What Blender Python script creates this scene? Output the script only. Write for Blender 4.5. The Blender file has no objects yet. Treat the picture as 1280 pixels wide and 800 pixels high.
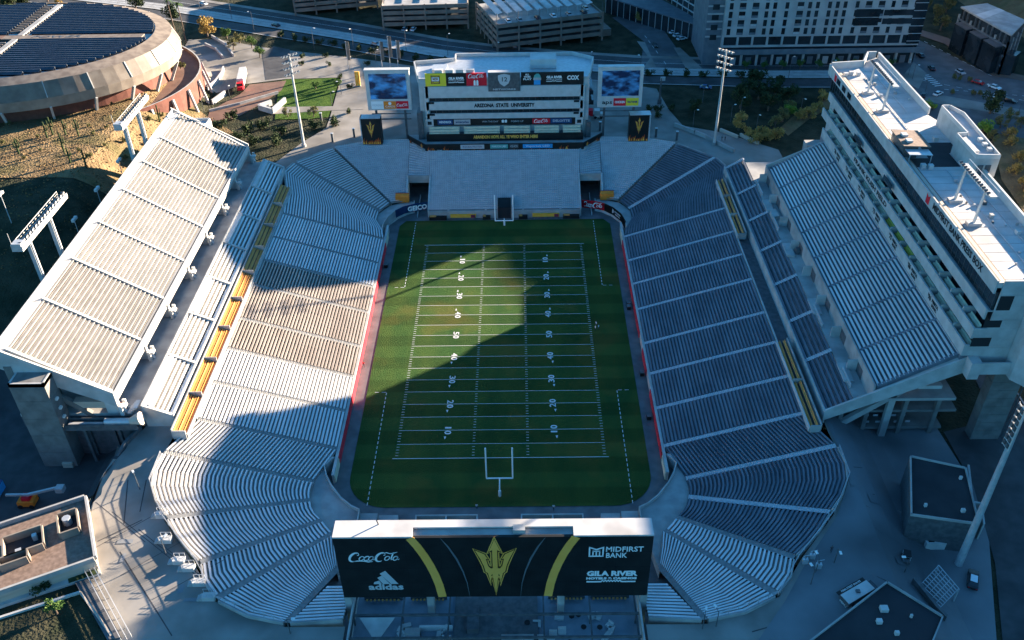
import bpy, bmesh, math, random
from mathutils import Matrix, Vector
from mathutils.geometry import tessellate_polygon
from math import radians as RAD, sin, cos, pi, hypot, atan2

# ------------------------------------------------------------------ camera, sky, sun, exposure
S = bpy.context.scene
COL = S.collection
cam_d = bpy.data.cameras.new("camera"); cam = bpy.data.objects.new("camera", cam_d); COL.objects.link(cam)
cam_d.sensor_width = 36; cam_d.lens = 31.54; cam_d.clip_start = 1; cam_d.clip_end = 6000
CR, CU, CF = [[0.9998874507968083, 0.001834367856233957, -0.01489029326871455], [0.010871011642197812, 0.5954181680295425, 0.803342409117195], [-0.010339576632314777, 0.8034138661206387, -0.5953312127548437]]
cam.matrix_world = Matrix(((CR[0], CU[0], -CF[0], (5.038, -190.142, 145.742)[0]), (CR[1], CU[1], -CF[1], (5.038, -190.142, 145.742)[1]),
                           (CR[2], CU[2], -CF[2], (5.038, -190.142, 145.742)[2]), (0, 0, 0, 1)))
S.camera = cam

SUN_AZ, SUN_EL = RAD(35.0), RAD(11.0)          # azimuth from +X (west) towards +Y (south), elevation
W = bpy.data.worlds.new("World"); S.world = W; W.use_nodes = True
nt = W.node_tree
sky = nt.nodes.new("ShaderNodeTexSky"); sky.sky_type = 'NISHITA'; sky.sun_disc = False
sky.sun_elevation = SUN_EL; sky.sun_rotation = pi / 2 - SUN_AZ
sky.ozone_density = 5.0; sky.air_density = 1.0; sky.dust_density = 0.3
bg = nt.nodes["Background"]; bg.inputs["Strength"].default_value = 0.056
tint = nt.nodes.new("ShaderNodeMix"); tint.data_type = 'RGBA'; tint.blend_type = 'MULTIPLY'; tint.inputs["Factor"].default_value = 1.0
tint.inputs["B"].default_value = (.56, 1.01, 1.03, 1)       # the cool grade of the photograph, the same over the whole sky
nt.links.new(sky.outputs[0], tint.inputs["A"]); nt.links.new(tint.outputs["Result"], bg.inputs["Color"])
sun_d = bpy.data.lights.new("sun", 'SUN'); sun_d.energy = 5.0; sun_d.angle = RAD(0.5); sun_d.color = (1.0, 0.82, 0.62)
sun = bpy.data.objects.new("sun", sun_d); COL.objects.link(sun)
sd = Vector((cos(SUN_EL) * cos(SUN_AZ), cos(SUN_EL) * sin(SUN_AZ), sin(SUN_EL)))
sun.rotation_euler = sd.to_track_quat('Z', 'Y').to_euler()
S.view_settings.view_transform = 'Standard'; S.view_settings.look = 'None'
S.view_settings.exposure = 2.75; S.view_settings.gamma = 1.0
S.render.engine = 'CYCLES'
S.cycles.max_bounces = 4; S.cycles.diffuse_bounces = 2; S.cycles.glossy_bounces = 2; S.cycles.transmission_bounces = 2
rnd = random.Random(7)

# ------------------------------------------------------------------ materials
M = {}
def mat(name, c1, c2=None, scale=0.5, rough=0.8, metal=0.0, emit=None, strength=0.0, detail=4, scale2=None, c3=None, spec=0.3, stretch=None, bump=0.0, bscale=6.0, bands=None):
    m = bpy.data.materials.new(name); m.use_nodes = True
    t = m.node_tree; b = t.nodes["Principled BSDF"]
    b.inputs["Roughness"].default_value = rough; b.inputs["Metallic"].default_value = metal
    b.inputs["Specular IOR Level"].default_value = spec
    c1 = tuple(c1) + (1,)
    if c2 is None:
        b.inputs["Base Color"].default_value = c1
    else:
        g = t.nodes.new("ShaderNodeNewGeometry")
        src = g.outputs["Position"]
        if stretch:
            mp = t.nodes.new("ShaderNodeMapping"); mp.inputs["Scale"].default_value = stretch
            t.links.new(src, mp.inputs["Vector"]); src = mp.outputs[0]
        n = t.nodes.new("ShaderNodeTexNoise"); n.inputs["Scale"].default_value = scale; n.inputs["Detail"].default_value = detail
        t.links.new(src, n.inputs["Vector"])
        r = t.nodes.new("ShaderNodeValToRGB")
        r.color_ramp.elements[0].position = 0.36; r.color_ramp.elements[1].position = 0.64
        r.color_ramp.elements[0].color = c1; r.color_ramp.elements[1].color = tuple(c2) + (1,)
        t.links.new(n.outputs["Fac"], r.inputs["Fac"]); out = r.outputs["Color"]
        if c3 is not None:
            n2 = t.nodes.new("ShaderNodeTexNoise"); n2.inputs["Scale"].default_value = scale2; n2.inputs["Detail"].default_value = 3
            t.links.new(g.outputs["Position"], n2.inputs["Vector"])
            r2 = t.nodes.new("ShaderNodeValToRGB"); r2.color_ramp.elements[0].position = 0.52; r2.color_ramp.elements[1].position = 0.66
            t.links.new(n2.outputs["Fac"], r2.inputs["Fac"])
            x = t.nodes.new("ShaderNodeMix"); x.data_type = 'RGBA'
            t.links.new(r2.outputs["Color"], x.inputs["Factor"]); t.links.new(out, x.inputs["A"]); x.inputs["B"].default_value = tuple(c3) + (1,)
            out = x.outputs["Result"]
        if bands:                                          # mown bands across the field
            sp = t.nodes.new("ShaderNodeSeparateXYZ"); t.links.new(g.outputs["Position"], sp.inputs[0])
            w = t.nodes.new("ShaderNodeMath"); w.operation = 'MULTIPLY'; w.inputs[1].default_value = 2 * pi / bands; t.links.new(sp.outputs["Y"], w.inputs[0])
            sn = t.nodes.new("ShaderNodeMath"); sn.operation = 'SINE'; t.links.new(w.outputs[0], sn.inputs[0])
            mr = t.nodes.new("ShaderNodeMapRange"); mr.inputs["From Min"].default_value = -.25; mr.inputs["From Max"].default_value = .25; mr.inputs["To Min"].default_value = .86; mr.inputs["To Max"].default_value = 1.12
            t.links.new(sn.outputs[0], mr.inputs["Value"])
            x2 = t.nodes.new("ShaderNodeMix"); x2.data_type = 'RGBA'; x2.blend_type = 'MULTIPLY'; x2.inputs["Factor"].default_value = 1
            t.links.new(out, x2.inputs["A"]); t.links.new(mr.outputs[0], x2.inputs["B"]); out = x2.outputs["Result"]
        if bump:                                           # blades and tufts catch a low sun
            nb = t.nodes.new("ShaderNodeTexNoise"); nb.inputs["Scale"].default_value = bscale; nb.inputs["Detail"].default_value = 2
            t.links.new(g.outputs["Position"], nb.inputs["Vector"])
            bp = t.nodes.new("ShaderNodeBump"); bp.inputs["Strength"].default_value = 1; bp.inputs["Distance"].default_value = bump
            t.links.new(nb.outputs["Fac"], bp.inputs["Height"]); t.links.new(bp.outputs[0], b.inputs["Normal"])
        t.links.new(out, b.inputs["Base Color"])
        if emit == 'self':
            t.links.new(out, b.inputs["Emission Color"]); b.inputs["Emission Strength"].default_value = strength
    if emit not in (None, 'self'):
        b.inputs["Emission Color"].default_value = tuple(emit) + (1,); b.inputs["Emission Strength"].default_value = strength
    M[name] = m
    return m
mat('concrete', (.30, .295, .285), (.40, .39, .37), .35, c3=(.25, .245, .24), scale2=.12)
mat('pale_concrete', (.36, .355, .34), (.46, .455, .44), .4)
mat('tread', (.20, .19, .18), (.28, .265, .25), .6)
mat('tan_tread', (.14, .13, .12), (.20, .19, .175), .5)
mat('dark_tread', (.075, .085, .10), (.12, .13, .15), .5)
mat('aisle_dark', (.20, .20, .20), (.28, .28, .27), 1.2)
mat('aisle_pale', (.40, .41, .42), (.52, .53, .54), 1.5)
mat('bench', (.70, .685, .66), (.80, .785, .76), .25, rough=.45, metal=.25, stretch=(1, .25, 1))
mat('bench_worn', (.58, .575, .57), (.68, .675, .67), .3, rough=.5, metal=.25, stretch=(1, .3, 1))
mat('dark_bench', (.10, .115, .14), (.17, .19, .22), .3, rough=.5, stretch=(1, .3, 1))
mat('gold_seat', (.56, .25, .07), (.64, .30, .09), .8, rough=.5)
mat('cream_seat', (.55, .52, .38), (.66, .62, .46), .8, rough=.6)
mat('yellow_seat', (.60, .52, .10), (.68, .58, .12), .8)
mat('shaded_concrete', (.13, .125, .12), (.19, .185, .175), .4)  # brownish concrete, the shade on towers and under decks put into its tone
mat('fine_chair', (.42, .44, .46), (.50, .52, .54), .5, rough=.5)
mat('post_paint', (.85, .85, .83))
mat('white_paint', (.46, .45, .43), (.54, .53, .51), .5, rough=.5)
mat('line_paint', (.60, .60, .58), (.68, .68, .66), 1.5)
mat('roof_white', (.46, .44, .42), (.56, .54, .52), .25, c3=(.36, .345, .33), scale2=.1)
mat('bench_deck', (.31, .30, .28), (.39, .375, .355), .3, rough=.5, stretch=(1, .3, 1))
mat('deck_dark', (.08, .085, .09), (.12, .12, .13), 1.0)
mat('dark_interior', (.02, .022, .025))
mat('glass', (.012, .016, .02), (.03, .038, .045), .15, rough=.12, spec=.6)
mat('steel', (.42, .43, .44), (.50, .51, .52), 1.0, rough=.4, metal=.3)
mat('dark_steel', (.07, .075, .08), (.11, .115, .12), 1.0, rough=.5)
mat('lamp_face', (.75, .75, .72), rough=.2)
mat('black_panel', (.008, .009, .009), (.015, .016, .016), .3, rough=.55)
mat('black_paint', (.015, .015, .017))
mat('gold_paint', (.95, .40, .07), (.97, .44, .09), .3, rough=.5)
mat('white_print', (.80, .80, .78)); mat('grey_print', (.50, .50, .50)); mat('dim_print', (.12, .13, .14))
mat('red_pad', (.62, .02, .035), (.70, .03, .05), .6, rough=.5)
mat('red_sign', (.68, .015, .03)); mat('blue_sign', (.03, .30, .62)); mat('navy_sign', (.02, .06, .16)); mat('teal_sign', (.10, .35, .32))
mat('orange_pad', (.75, .19, .02), (.82, .24, .03), .6); mat('amber', (.78, .36, .04), (.82, .42, .06), .6); mat('maroon', (.25, .03, .05))
mat('yellow_sign', (.80, .60, .04)); mat('brown_sign', (.25, .10, .04)); mat('flame', (.75, .26, .03), (.90, .55, .10), 1.2); mat('flame_red', (.45, .07, .02), (.6, .12, .02), 1.0)
mat('asphalt', (.05, .05, .053), (.075, .074, .076), .3, c3=(.04, .04, .042), scale2=.08)
mat('road', (.09, .09, .095), (.13, .13, .135), .25, c3=(.075, .075, .08), scale2=.06)
mat('track', (.10, .10, .105), (.15, .15, .155), .3)
mat('paving', (.18, .165, .145), (.28, .26, .235), .12, c3=(.14, .13, .115), scale2=.045, detail=6)
mat('turf', (.040, .108, .032), (.082, .142, .036), .12, detail=8, rough=.95, c3=(.130, .140, .038), scale2=.06, stretch=(1, .35, 1), spec=.05, bump=1.4, bscale=4, bands=9.144)
mat('lawn', (.04, .085, .018), (.07, .12, .025), .3, rough=.95, spec=.05, bump=.5, bscale=4)
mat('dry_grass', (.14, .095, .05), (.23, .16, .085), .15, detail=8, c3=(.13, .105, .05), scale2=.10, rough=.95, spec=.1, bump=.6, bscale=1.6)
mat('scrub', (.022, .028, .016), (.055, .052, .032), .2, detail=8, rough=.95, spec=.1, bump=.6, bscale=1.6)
mat('brick', (.12, .045, .033), (.17, .065, .047), .5); mat('brick_floor', (.14, .08, .06), (.19, .11, .08), .3)
mat('dark_tan', (.13, .105, .085), (.19, .16, .13), .3, rough=.6)
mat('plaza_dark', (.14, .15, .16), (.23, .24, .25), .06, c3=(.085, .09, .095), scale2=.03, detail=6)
mat('tan_metal', (.42, .36, .29), (.50, .43, .35), .3, rough=.6, stretch=(.3, .3, 3))
mat('solar', (.010, .014, .022), (.022, .028, .042), .4, rough=.15, spec=.6)
mat('roof_tan', (.14, .11, .09), (.22, .18, .145), .4)
mat('bench_cream', (.26, .25, .235), (.33, .315, .295), .3, rough=.5, stretch=(1, .3, 1))
mat('bench_tan', (.36, .305, .26), (.46, .40, .345), .3, rough=.55, stretch=(1, .3, 1))
mat('brown_tread', (.10, .085, .075), (.15, .13, .115), .5)
mat('tan_panel', (.19, .155, .125), (.27, .225, .18), .25)
mat('patio_floor', (.16, .20, .24), (.22, .26, .30), .4)
mat('gravel', (.16, .11, .085), (.25, .175, .135), 1.2, detail=8)
mat('black_roof', (.022, .024, .028), (.035, .037, .042), .2, c3=(.03, .03, .035), scale2=.1)

# ------------------------------------------------------------------ object helpers
WM = {}                                                   # world matrix of every object built
def link(o, parent=None, world=None):
    COL.objects.link(o); w = world or Matrix.Identity(4)
    WM[o.name] = w
    if parent is not None:
        o.parent = parent; o.matrix_basis = WM[parent.name].inverted() @ w
    else:
        o.matrix_basis = w
    return o
def tag(o, label=None, cat=None, group=None, kind=None):
    if label: o["label"] = label
    if cat: o["category"] = cat
    if group: o["group"] = group
    if kind: o["kind"] = kind
    return o
def thing(name, label, cat, loc=(0, 0, 0), group=None, rz=0.0):
    o = bpy.data.objects.new(name, None); o.empty_display_size = .5
    link(o, None, Matrix.Translation(Vector(loc)) @ Matrix.Rotation(rz, 4, 'Z'))
    return tag(o, label, cat, group)
def me_obj(name, me, m, parent=None):
    """links a mesh whose vertices are in world coordinates; its origin goes to the foot of its bounding box"""
    vs = [v.co for v in me.vertices]
    if not vs: return None
    c = Vector(((min(v.x for v in vs) + max(v.x for v in vs)) / 2, (min(v.y for v in vs) + max(v.y for v in vs)) / 2, min(v.z for v in vs)))
    me.transform(Matrix.Translation(-c))
    for mm in (m if isinstance(m, (list, tuple)) else [m]): me.materials.append(M[mm])
    return link(bpy.data.objects.new(name, me), parent, Matrix.Translation(c))
def shared(name, src, off, parent):
    """another object with the mesh of src, moved by off"""
    o = bpy.data.objects.new(name, src.data)
    return link(o, parent, Matrix.Translation(Vector(off)) @ WM[src.name])
class MB:
    def __init__(s): s.v = []; s.f = []; s.mi = []; s.cur = 0
    def quad(s, *p):
        n = len(s.v); s.v += [tuple(q) for q in p]; s.f.append(tuple(range(n, n + len(p)))); s.mi.append(s.cur); return s
    def hexa(s, b, t):                                     # bottom loop and top loop, both counter-clockwise from above
        n = len(s.v); k = len(b); s.v += [tuple(q) for q in b] + [tuple(q) for q in t]
        fs = [tuple(n + i for i in reversed(range(k))), tuple(n + k + i for i in range(k))]
        fs += [(n + i, n + (i + 1) % k, n + k + (i + 1) % k, n + k + i) for i in range(k)]
        s.f += fs; s.mi += [s.cur] * len(fs); return s
    def box(s, x0, x1, y0, y1, z0, z1):
        if x0 > x1: x0, x1 = x1, x0
        if y0 > y1: y0, y1 = y1, y0
        b = [(x0, y0), (x1, y0), (x1, y1), (x0, y1)]
        return s.hexa([q + (z0,) for q in b], [q + (z1,) for q in b])
    def prism(s, pts, z0, z1):
        a = sum(pts[i][0] * pts[(i + 1) % len(pts)][1] - pts[(i + 1) % len(pts)][0] * pts[i][1] for i in range(len(pts)))
        if a < 0: pts = list(reversed(pts))
        return s.hexa([(q[0], q[1], z0) for q in pts], [(q[0], q[1], z1) for q in pts])
    def bar(s, a, b, w, h=None, up=(0, 0, 1)):
        a = Vector(a); b = Vector(b); d = (b - a).normalized(); h = h or w; u = Vector(up)
        if abs(d.dot(u)) > .98: u = Vector((0, 1, 0))
        x = d.cross(u).normalized(); u = x.cross(d)
        o = [(-w / 2, -h / 2), (w / 2, -h / 2), (w / 2, h / 2), (-w / 2, h / 2)]
        return s.hexa([a + x * p + u * q for p, q in o], [b + x * p + u * q for p, q in o])
    def tube(s, a, b, r0, r1=None, k=8):
        a = Vector(a); b = Vector(b); d = (b - a).normalized(); u = Vector((1, 0, 0)) if abs(d.x) < .9 else Vector((0, 1, 0))
        x = d.cross(u).normalized(); y = d.cross(x); r1 = r0 if r1 is None else r1
        c = [(cos(2 * pi * i / k), sin(2 * pi * i / k)) for i in range(k)]
        return s.hexa([a + (x * p + y * q) * r0 for p, q in c], [b + (x * p + y * q) * r1 for p, q in c])
    def build(s, name, m, parent=None):
        me = bpy.data.meshes.new(name); me.from_pydata(s.v, [], s.f)
        if isinstance(m, (list, tuple)):
            for i, f in enumerate(me.polygons): f.material_index = s.mi[i]
        bm = bmesh.new(); bm.from_mesh(me); bmesh.ops.recalc_face_normals(bm, faces=bm.faces); bm.to_mesh(me); bm.free()
        return me_obj(name, me, m, parent)
def children(o): return list(o.children)
def copy_tree(o, parent=None, loc=None, rz=0.0, label=None):
    c = o.copy(); COL.objects.link(c)
    if parent is not None: c.parent = parent
    else:
        w = Matrix.Translation(Vector(loc)) @ Matrix.Rotation(rz, 4, 'Z'); c.matrix_basis = w; WM[c.name] = w
        if label: c["label"] = label
    for ch in children(o): copy_tree(ch, c)
    return c
class Frame:                                               # a plane in the scene: origin, right, up -> normal
    def __init__(s, o, x, y): s.o = Vector(o); s.x = Vector(x).normalized(); s.y = Vector(y).normalized(); s.n = s.x.cross(s.y)
    def p(s, a, b, d=0): return s.o + s.x * a + s.y * b + s.n * d
    def m(s, a, b, d=0):
        q = s.p(a, b, d)
        return Matrix(((s.x.x, s.y.x, s.n.x, q.x), (s.x.y, s.y.y, s.n.y, q.y), (s.x.z, s.y.z, s.n.z, q.z), (0, 0, 0, 1)))
def plates(name, fr, polys, d0, d1, m, parent=None):
    """flat outlines (lists of (a, b), each may be concave) raised from depth d0 to d1 in frame fr"""
    bm = bmesh.new()
    for P in polys:
        ar = sum(P[i][0] * P[(i + 1) % len(P)][1] - P[(i + 1) % len(P)][0] * P[i][1] for i in range(len(P)))
        if ar < 0: P = list(reversed(P))
        bot = [bm.verts.new(fr.p(a, b, d0)) for a, b in P]; top = [bm.verts.new(fr.p(a, b, d1)) for a, b in P]
        if len(P) > 4:
            for tri in tessellate_polygon([[Vector((a, b, 0)) for a, b in P]]): bm.faces.new([top[q] for q in tri])
        else: bm.faces.new(top)
        for i in range(len(P)): bm.faces.new((bot[i], bot[(i + 1) % len(P)], top[(i + 1) % len(P)], top[i]))
    bmesh.ops.recalc_face_normals(bm, faces=bm.faces)
    me = bpy.data.meshes.new(name); bm.to_mesh(me); bm.free()
    return me_obj(name, me, m, parent)
def rect(a0, b0, a1, b1): return [(a0, b0), (a1, b0), (a1, b1), (a0, b1)]
def ribbon(pts, w):
    """outline of a stroke of width w (number or list) along pts"""
    L, Rr = [], []
    for i, q in enumerate(pts):
        a = pts[max(i - 1, 0)]; b = pts[min(i + 1, len(pts) - 1)]; dx, dy = b[0] - a[0], b[1] - a[1]; l = hypot(dx, dy) or 1
        ww = w[i] if isinstance(w, (list, tuple)) else w
        L.append((q[0] - dy / l * ww / 2, q[1] + dx / l * ww / 2)); Rr.append((q[0] + dy / l * ww / 2, q[1] - dx / l * ww / 2))
    return [[L[i], Rr[i], Rr[i + 1], L[i + 1]] for i in range(len(pts) - 1)]
def text(s, fr, a, b, size, m, parent, align='CENTER', bold=0.0, d=.03, sx=1.0, shear=0.0, space=1.0, width=None):
    cu = bpy.data.curves.new("lettering", 'FONT'); cu.body = s; cu.size = size; cu.align_x = align; cu.align_y = 'CENTER'
    cu.offset = bold; cu.extrude = .02; cu.shear = shear; cu.space_character = space; cu.resolution_u = 2
    o = bpy.data.objects.new("lettering", cu)
    me = bpy.data.meshes.new_from_object(o)
    bpy.data.objects.remove(o); bpy.data.curves.remove(cu)
    if width:
        xs = [v.co.x for v in me.vertices]; sx = width / max(max(xs) - min(xs), .01)
    me.transform(Matrix.Diagonal((sx, 1, 1, 1)))
    me.transform(fr.m(a, b, d))
    return me_obj("lettering", me, m, parent)
# ------------------------------------------------------------------ ground
def sm(t): t = max(0.0, min(1.0, t)); return t * t * (3 - 2 * t)
def g(x, y):
    h = 11.0
    h -= 6.0 * sm((x - 70.5) / 14) * sm((45 - y) / 55) * sm((205 - x) / 60)
    h += 11.5 * sm((-110 - x) / 20) * sm((y + 8) / 45) * sm((172 - y) / 40)
    h -= 8.0 * sm((-81.5 - x) / 4) * sm((-18 - y) / 16) * sm((y + 76) / 5) * sm((x + 150) / 20)
    return h
BOWL = [(70.5, -50), (71, -56), (70.3, -63.5), (65, -73), (56, -83.6), (50.2, -91.6), (36.5, -97), (26, -97), (26, -112), (-26, -112), (-26, -97)]
BOWL += [(-36.5, -97), (-50.2, -91.6), (-56, -83.6), (-65, -73), (-70.3, -63.5), (-71, -56), (-70.5, -50), (-70.5, 60), (-71.5, 73), (-67, 80), (-58, 90), (-47, 94.5), (-34, 96), (-27, 92), (27, 92), (34, 96), (47, 94.5), (58, 90), (67, 80), (71.5, 73), (70.5, 60)]
def sheet(name, outline, dz, m, holes=(), cell=4.0, kind='structure', fz=None, parent=None):
    """a sheet laid over the ground, dz above it"""
    bm = bmesh.new()
    for loop in [outline] + list(holes):
        vs = [bm.verts.new((q[0], q[1], 0)) for q in loop]
        for i in range(len(vs)): bm.edges.new((vs[i], vs[(i + 1) % len(vs)]))
    bmesh.ops.triangle_fill(bm, use_beauty=True, edges=bm.edges[:])
    xs = [q[0] for q in outline]; ys = [q[1] for q in outline]
    def cuts(a, b):
        k = math.ceil(a / cell)
        while k * cell < b:
            if abs(k * cell) < 240: yield k * cell
            k += 1
    for c in cuts(min(xs), max(xs)): bmesh.ops.bisect_plane(bm, geom=bm.verts[:] + bm.edges[:] + bm.faces[:], plane_co=(c, 0, 0), plane_no=(1, 0, 0))
    for c in cuts(min(ys), max(ys)): bmesh.ops.bisect_plane(bm, geom=bm.verts[:] + bm.edges[:] + bm.faces[:], plane_co=(0, c, 0), plane_no=(0, 1, 0))
    for v in bm.verts: v.co.z = (fz or g)(v.co.x, v.co.y) + dz
    bmesh.ops.recalc_face_normals(bm, faces=bm.faces)
    if sum(f.normal.z for f in bm.faces) < 0: bmesh.ops.reverse_faces(bm, faces=bm.faces)
    me = bpy.data.meshes.new(name); bm.to_mesh(me); bm.free()
    return tag(me_obj(name, me, m, parent), kind=kind) if kind else me_obj(name, me, m, parent)
BIG = 2600
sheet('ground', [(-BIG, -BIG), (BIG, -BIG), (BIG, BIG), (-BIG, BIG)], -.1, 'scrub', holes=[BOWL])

# ------------------------------------------------------------------ playing field
flat = lambda x, y: 0.0
def arc(cx, cy, r, a0, a1, n): return [(cx + r * cos(RAD(a0 + (a1 - a0) * i / n)), cy + r * sin(RAD(a0 + (a1 - a0) * i / n))) for i in range(n + 1)]
fb = MB(); fb.quad((-46, -97.5, -.12), (46, -97.5, -.12), (46, 92, -.12), (-46, 92, -.12))
tag(fb.build('field_apron', 'track'), kind='structure')
TURF = arc(-24.3, -51.3, 8.9, 180, 270, 8) + arc(24.3, -51.3, 8.9, 270, 360, 8) + [(33.6, 57.5), (31.6, 60.6), (-31.6, 60.6), (-33.4, 57.5)]
sheet('field', TURF, 0, 'turf', fz=flat, cell=1e9)
mk = MB(); yd = .9144; HW = 26.667 * yd
def ln(x0, y0, x1, y1, w=.13):
    dx, dy = x1 - x0, y1 - y0; l = hypot(dx, dy); nx, ny = -dy / l * w / 2, dx / l * w / 2
    mk.quad((x0 + nx, y0 + ny, .012), (x0 - nx, y0 - ny, .012), (x1 - nx, y1 - ny, .012), (x1 + nx, y1 + ny, .012))
for k in range(-50, 51, 5):
    e = HW + .1 if abs(k) == 50 else HW - .45
    ln(-e, k * yd, e, k * yd, .16 if abs(k) == 50 else .11)
for k in range(-49, 50):
    if k % 5:
        for s in (-1, 1):
            ln(s * (HW - .45), k * yd, s * (HW - 1.15), k * yd, .12); ln(s * 6.5, k * yd, s * 5.9, k * yd, .12)
for s in (-1, 1):
    for e in (-1, 1):
        ln(-.4, e * 47 * yd, .4, e * 47 * yd, .12)
        y = 25.2 * yd
        while y < 60:                                      # dashed limit lines beside the team areas
            ln(s * 28.4, e * y, s * 28.4, e * (y + .9), .16); y += 1.55
        for q in range(2): ln(s * (28.6 + q * 1.7), e * 25 * yd, s * (29.6 + q * 1.7), e * 25 * yd, .14)
tag(mk.build('field_markings', 'line_paint'), kind='structure')
for k in range(-40, 41, 10):                               # yard numbers, one each side of every line
    for s in (-1, 1):
        fr = Frame((s * 12.5, k * yd, .014), (0, s * 1.0, 0), (-s * 1.0, 0, 0))
        n = str(50 - abs(k)); r = []
        o = text(n[0], fr, -.8, 0, 2.15, 'line_paint', None, bold=.02, d=0, width=.5 if n[0] == '1' else 1.25); r.append(o)
        o = text(n[1], fr, .8, 0, 2.15, 'line_paint', None, bold=.05, d=0, width=1.25); r.append(o)
        if k:
            e = -1 if k < 0 else 1
            t = MB(); x = s * 12.5 + s * .5; y = k * yd + e * 2.6
            t.quad((x - .28, y - e * .5, .014), (x + .28, y - e * .5, .014), (x, y + e * .5, .014)); r.append(t.build('direction_mark', 'line_paint'))
        for o in r:
            o.name = 'yard_number'; tag(o, kind='structure'); WM[o.name] = o.matrix_basis.copy()

def goalpost(e, label):
    t = thing('goal_post', label, 'goal post', (0, e * 57.2, 0))
    h = 3.05; y = e * 54.9
    MB().tube((0, e * 57.2, 0), (0, e * 57.0, 2.2), .15, .15).tube((0, e * 57.0, 2.15), (0, e * 56.2, h), .14).tube((0, e * 56.3, h), (0, y, h), .13).build('gooseneck', 'post_paint', t)
    MB().tube((-2.9, y, h), (2.9, y, h), .17).build('crossbar', 'post_paint', t)
    for s in (-1, 1): MB().tube((s * 2.82, y, h), (s * 2.82, y, h + 9.1), .17).build('upright', 'post_paint', t)
    MB().tube((0, e * 57.2, 0), (0, e * 57.2, 1.7), .3).build('base_pad', 'white_print', t)
goalpost(-1, 'white goal post at the end of the field in front of the giant black board')
goalpost(1, 'white goal post at the far end of the field below the university building')

# ------------------------------------------------------------------ stands
def lerp(a, b, t): return tuple(a[i] + (b[i] - a[i]) * t for i in range(len(a)))
def pol(B, T, s): return [lerp(B[i], T[i], s) for i in range(len(B))]
def section(parent, B, T, zb, zt, n, bm='bench', tm='tread', bw=.48, bh=.40, th=.16, fine=False, back=True, skirt=True, name='seating_section', nose=0.0):
    """stepped seating between the front edge B and the rear edge T (plan polylines); one bench per step as sub-parts"""
    dz = (zt - zb) / n; k = len(B); st = MB()
    for i in range(n):
        a, b = pol(B, T, i / n), pol(B, T, (i + 1) / n); z = zb + i * dz
        for j in range(k - 1):
            st.quad(a[j] + (z,), a[j + 1] + (z,), b[j + 1] + (z,), b[j] + (z,))
            st.quad(a[j] + (z - dz,), a[j + 1] + (z - dz,), a[j + 1] + (z,), a[j] + (z,))
        if skirt:
            for j in (0, k - 1): st.quad(a[j] + (z - 1.2,), a[j] + (z,), b[j] + (z,), b[j] + (z - 1.2,))
    sec = st.build(name, tm, parent)
    par = k == 2 and abs(hypot(B[1][0] - B[0][0], B[1][1] - B[0][1]) - hypot(T[1][0] - T[0][0], T[1][1] - T[0][1])) < .05
    first = None; jm = MB()
    for i in range(n):
        z = zb + i * dz + bh
        s0, s1 = (i + .5 - bw / 2) / n, (i + .5 + bw / 2) / n
        if first is not None:
            dx, dy = (T[0][0] - B[0][0]) / n * i, (T[0][1] - B[0][1]) / n * i
            shared('bench_row', first, (dx, dy, i * dz), sec); continue
        mb = jm if fine else MB(); a, b = pol(B, T, s0), pol(B, T, s1)
        for j in range(k - 1):
            q = [a[j], a[j + 1], b[j + 1], b[j]]
            mb.prism(q, z - (.07 if fine else th), z)
            if fine:                                      # single chairs: backs with gaps between them
                L = hypot(a[j + 1][0] - a[j][0], a[j + 1][1] - a[j][1]); c = max(1, int(L / .62))
                for u in range(c):
                    p0, p1 = lerp(b[j], b[j + 1], (u + .06) / c), lerp(b[j], b[j + 1], (u + .94) / c)
                    mb.quad(p0 + (z,), p1 + (z,), p1 + (z + .44,), p0 + (z + .44,))
        for j in (range(k) if k > 2 else (0, .33, .66, 1)):
            c0 = a[j] if isinstance(j, int) and k > 2 else lerp(a[0], a[1], j); c1 = b[j] if isinstance(j, int) and k > 2 else lerp(b[0], b[1], j)
            if not fine: mb.bar(lerp(c0, c1, .5) + (z - .4,), lerp(c0, c1, .5) + (z - .07,), .12)
        if not fine:
            o = mb.build('bench_row', bm, sec)
            if par: first = o
    if fine: tag(jm.build('chair_rows', bm, sec), kind='stuff')
    return sec
def aisle(parent, b0, b1, t0, t1, zb, zt, n, m):
    """a stair of 2n half steps between two seating sections"""
    st = MB(); n2 = n * 2; dz = (zt - zb) / n2
    for i in range(n2):
        z = zb + (i + 1) * dz + .03
        p = [lerp(b0, t0, i / n2), lerp(b1, t1, i / n2), lerp(b1, t1, (i + 1) / n2), lerp(b0, t0, (i + 1) / n2)]
        st.quad(*[q + (z,) for q in p]); st.quad(p[0] + (z - dz - .2,), p[1] + (z - dz - .2,), p[1] + (z,), p[0] + (z,))
    return st.build('aisle_stair', m, parent)
SEAMS = [45.2, 31.8, 19.6, 7.4, -7.6, -19.8, -32.4, -45.0]
NR = 37
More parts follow.
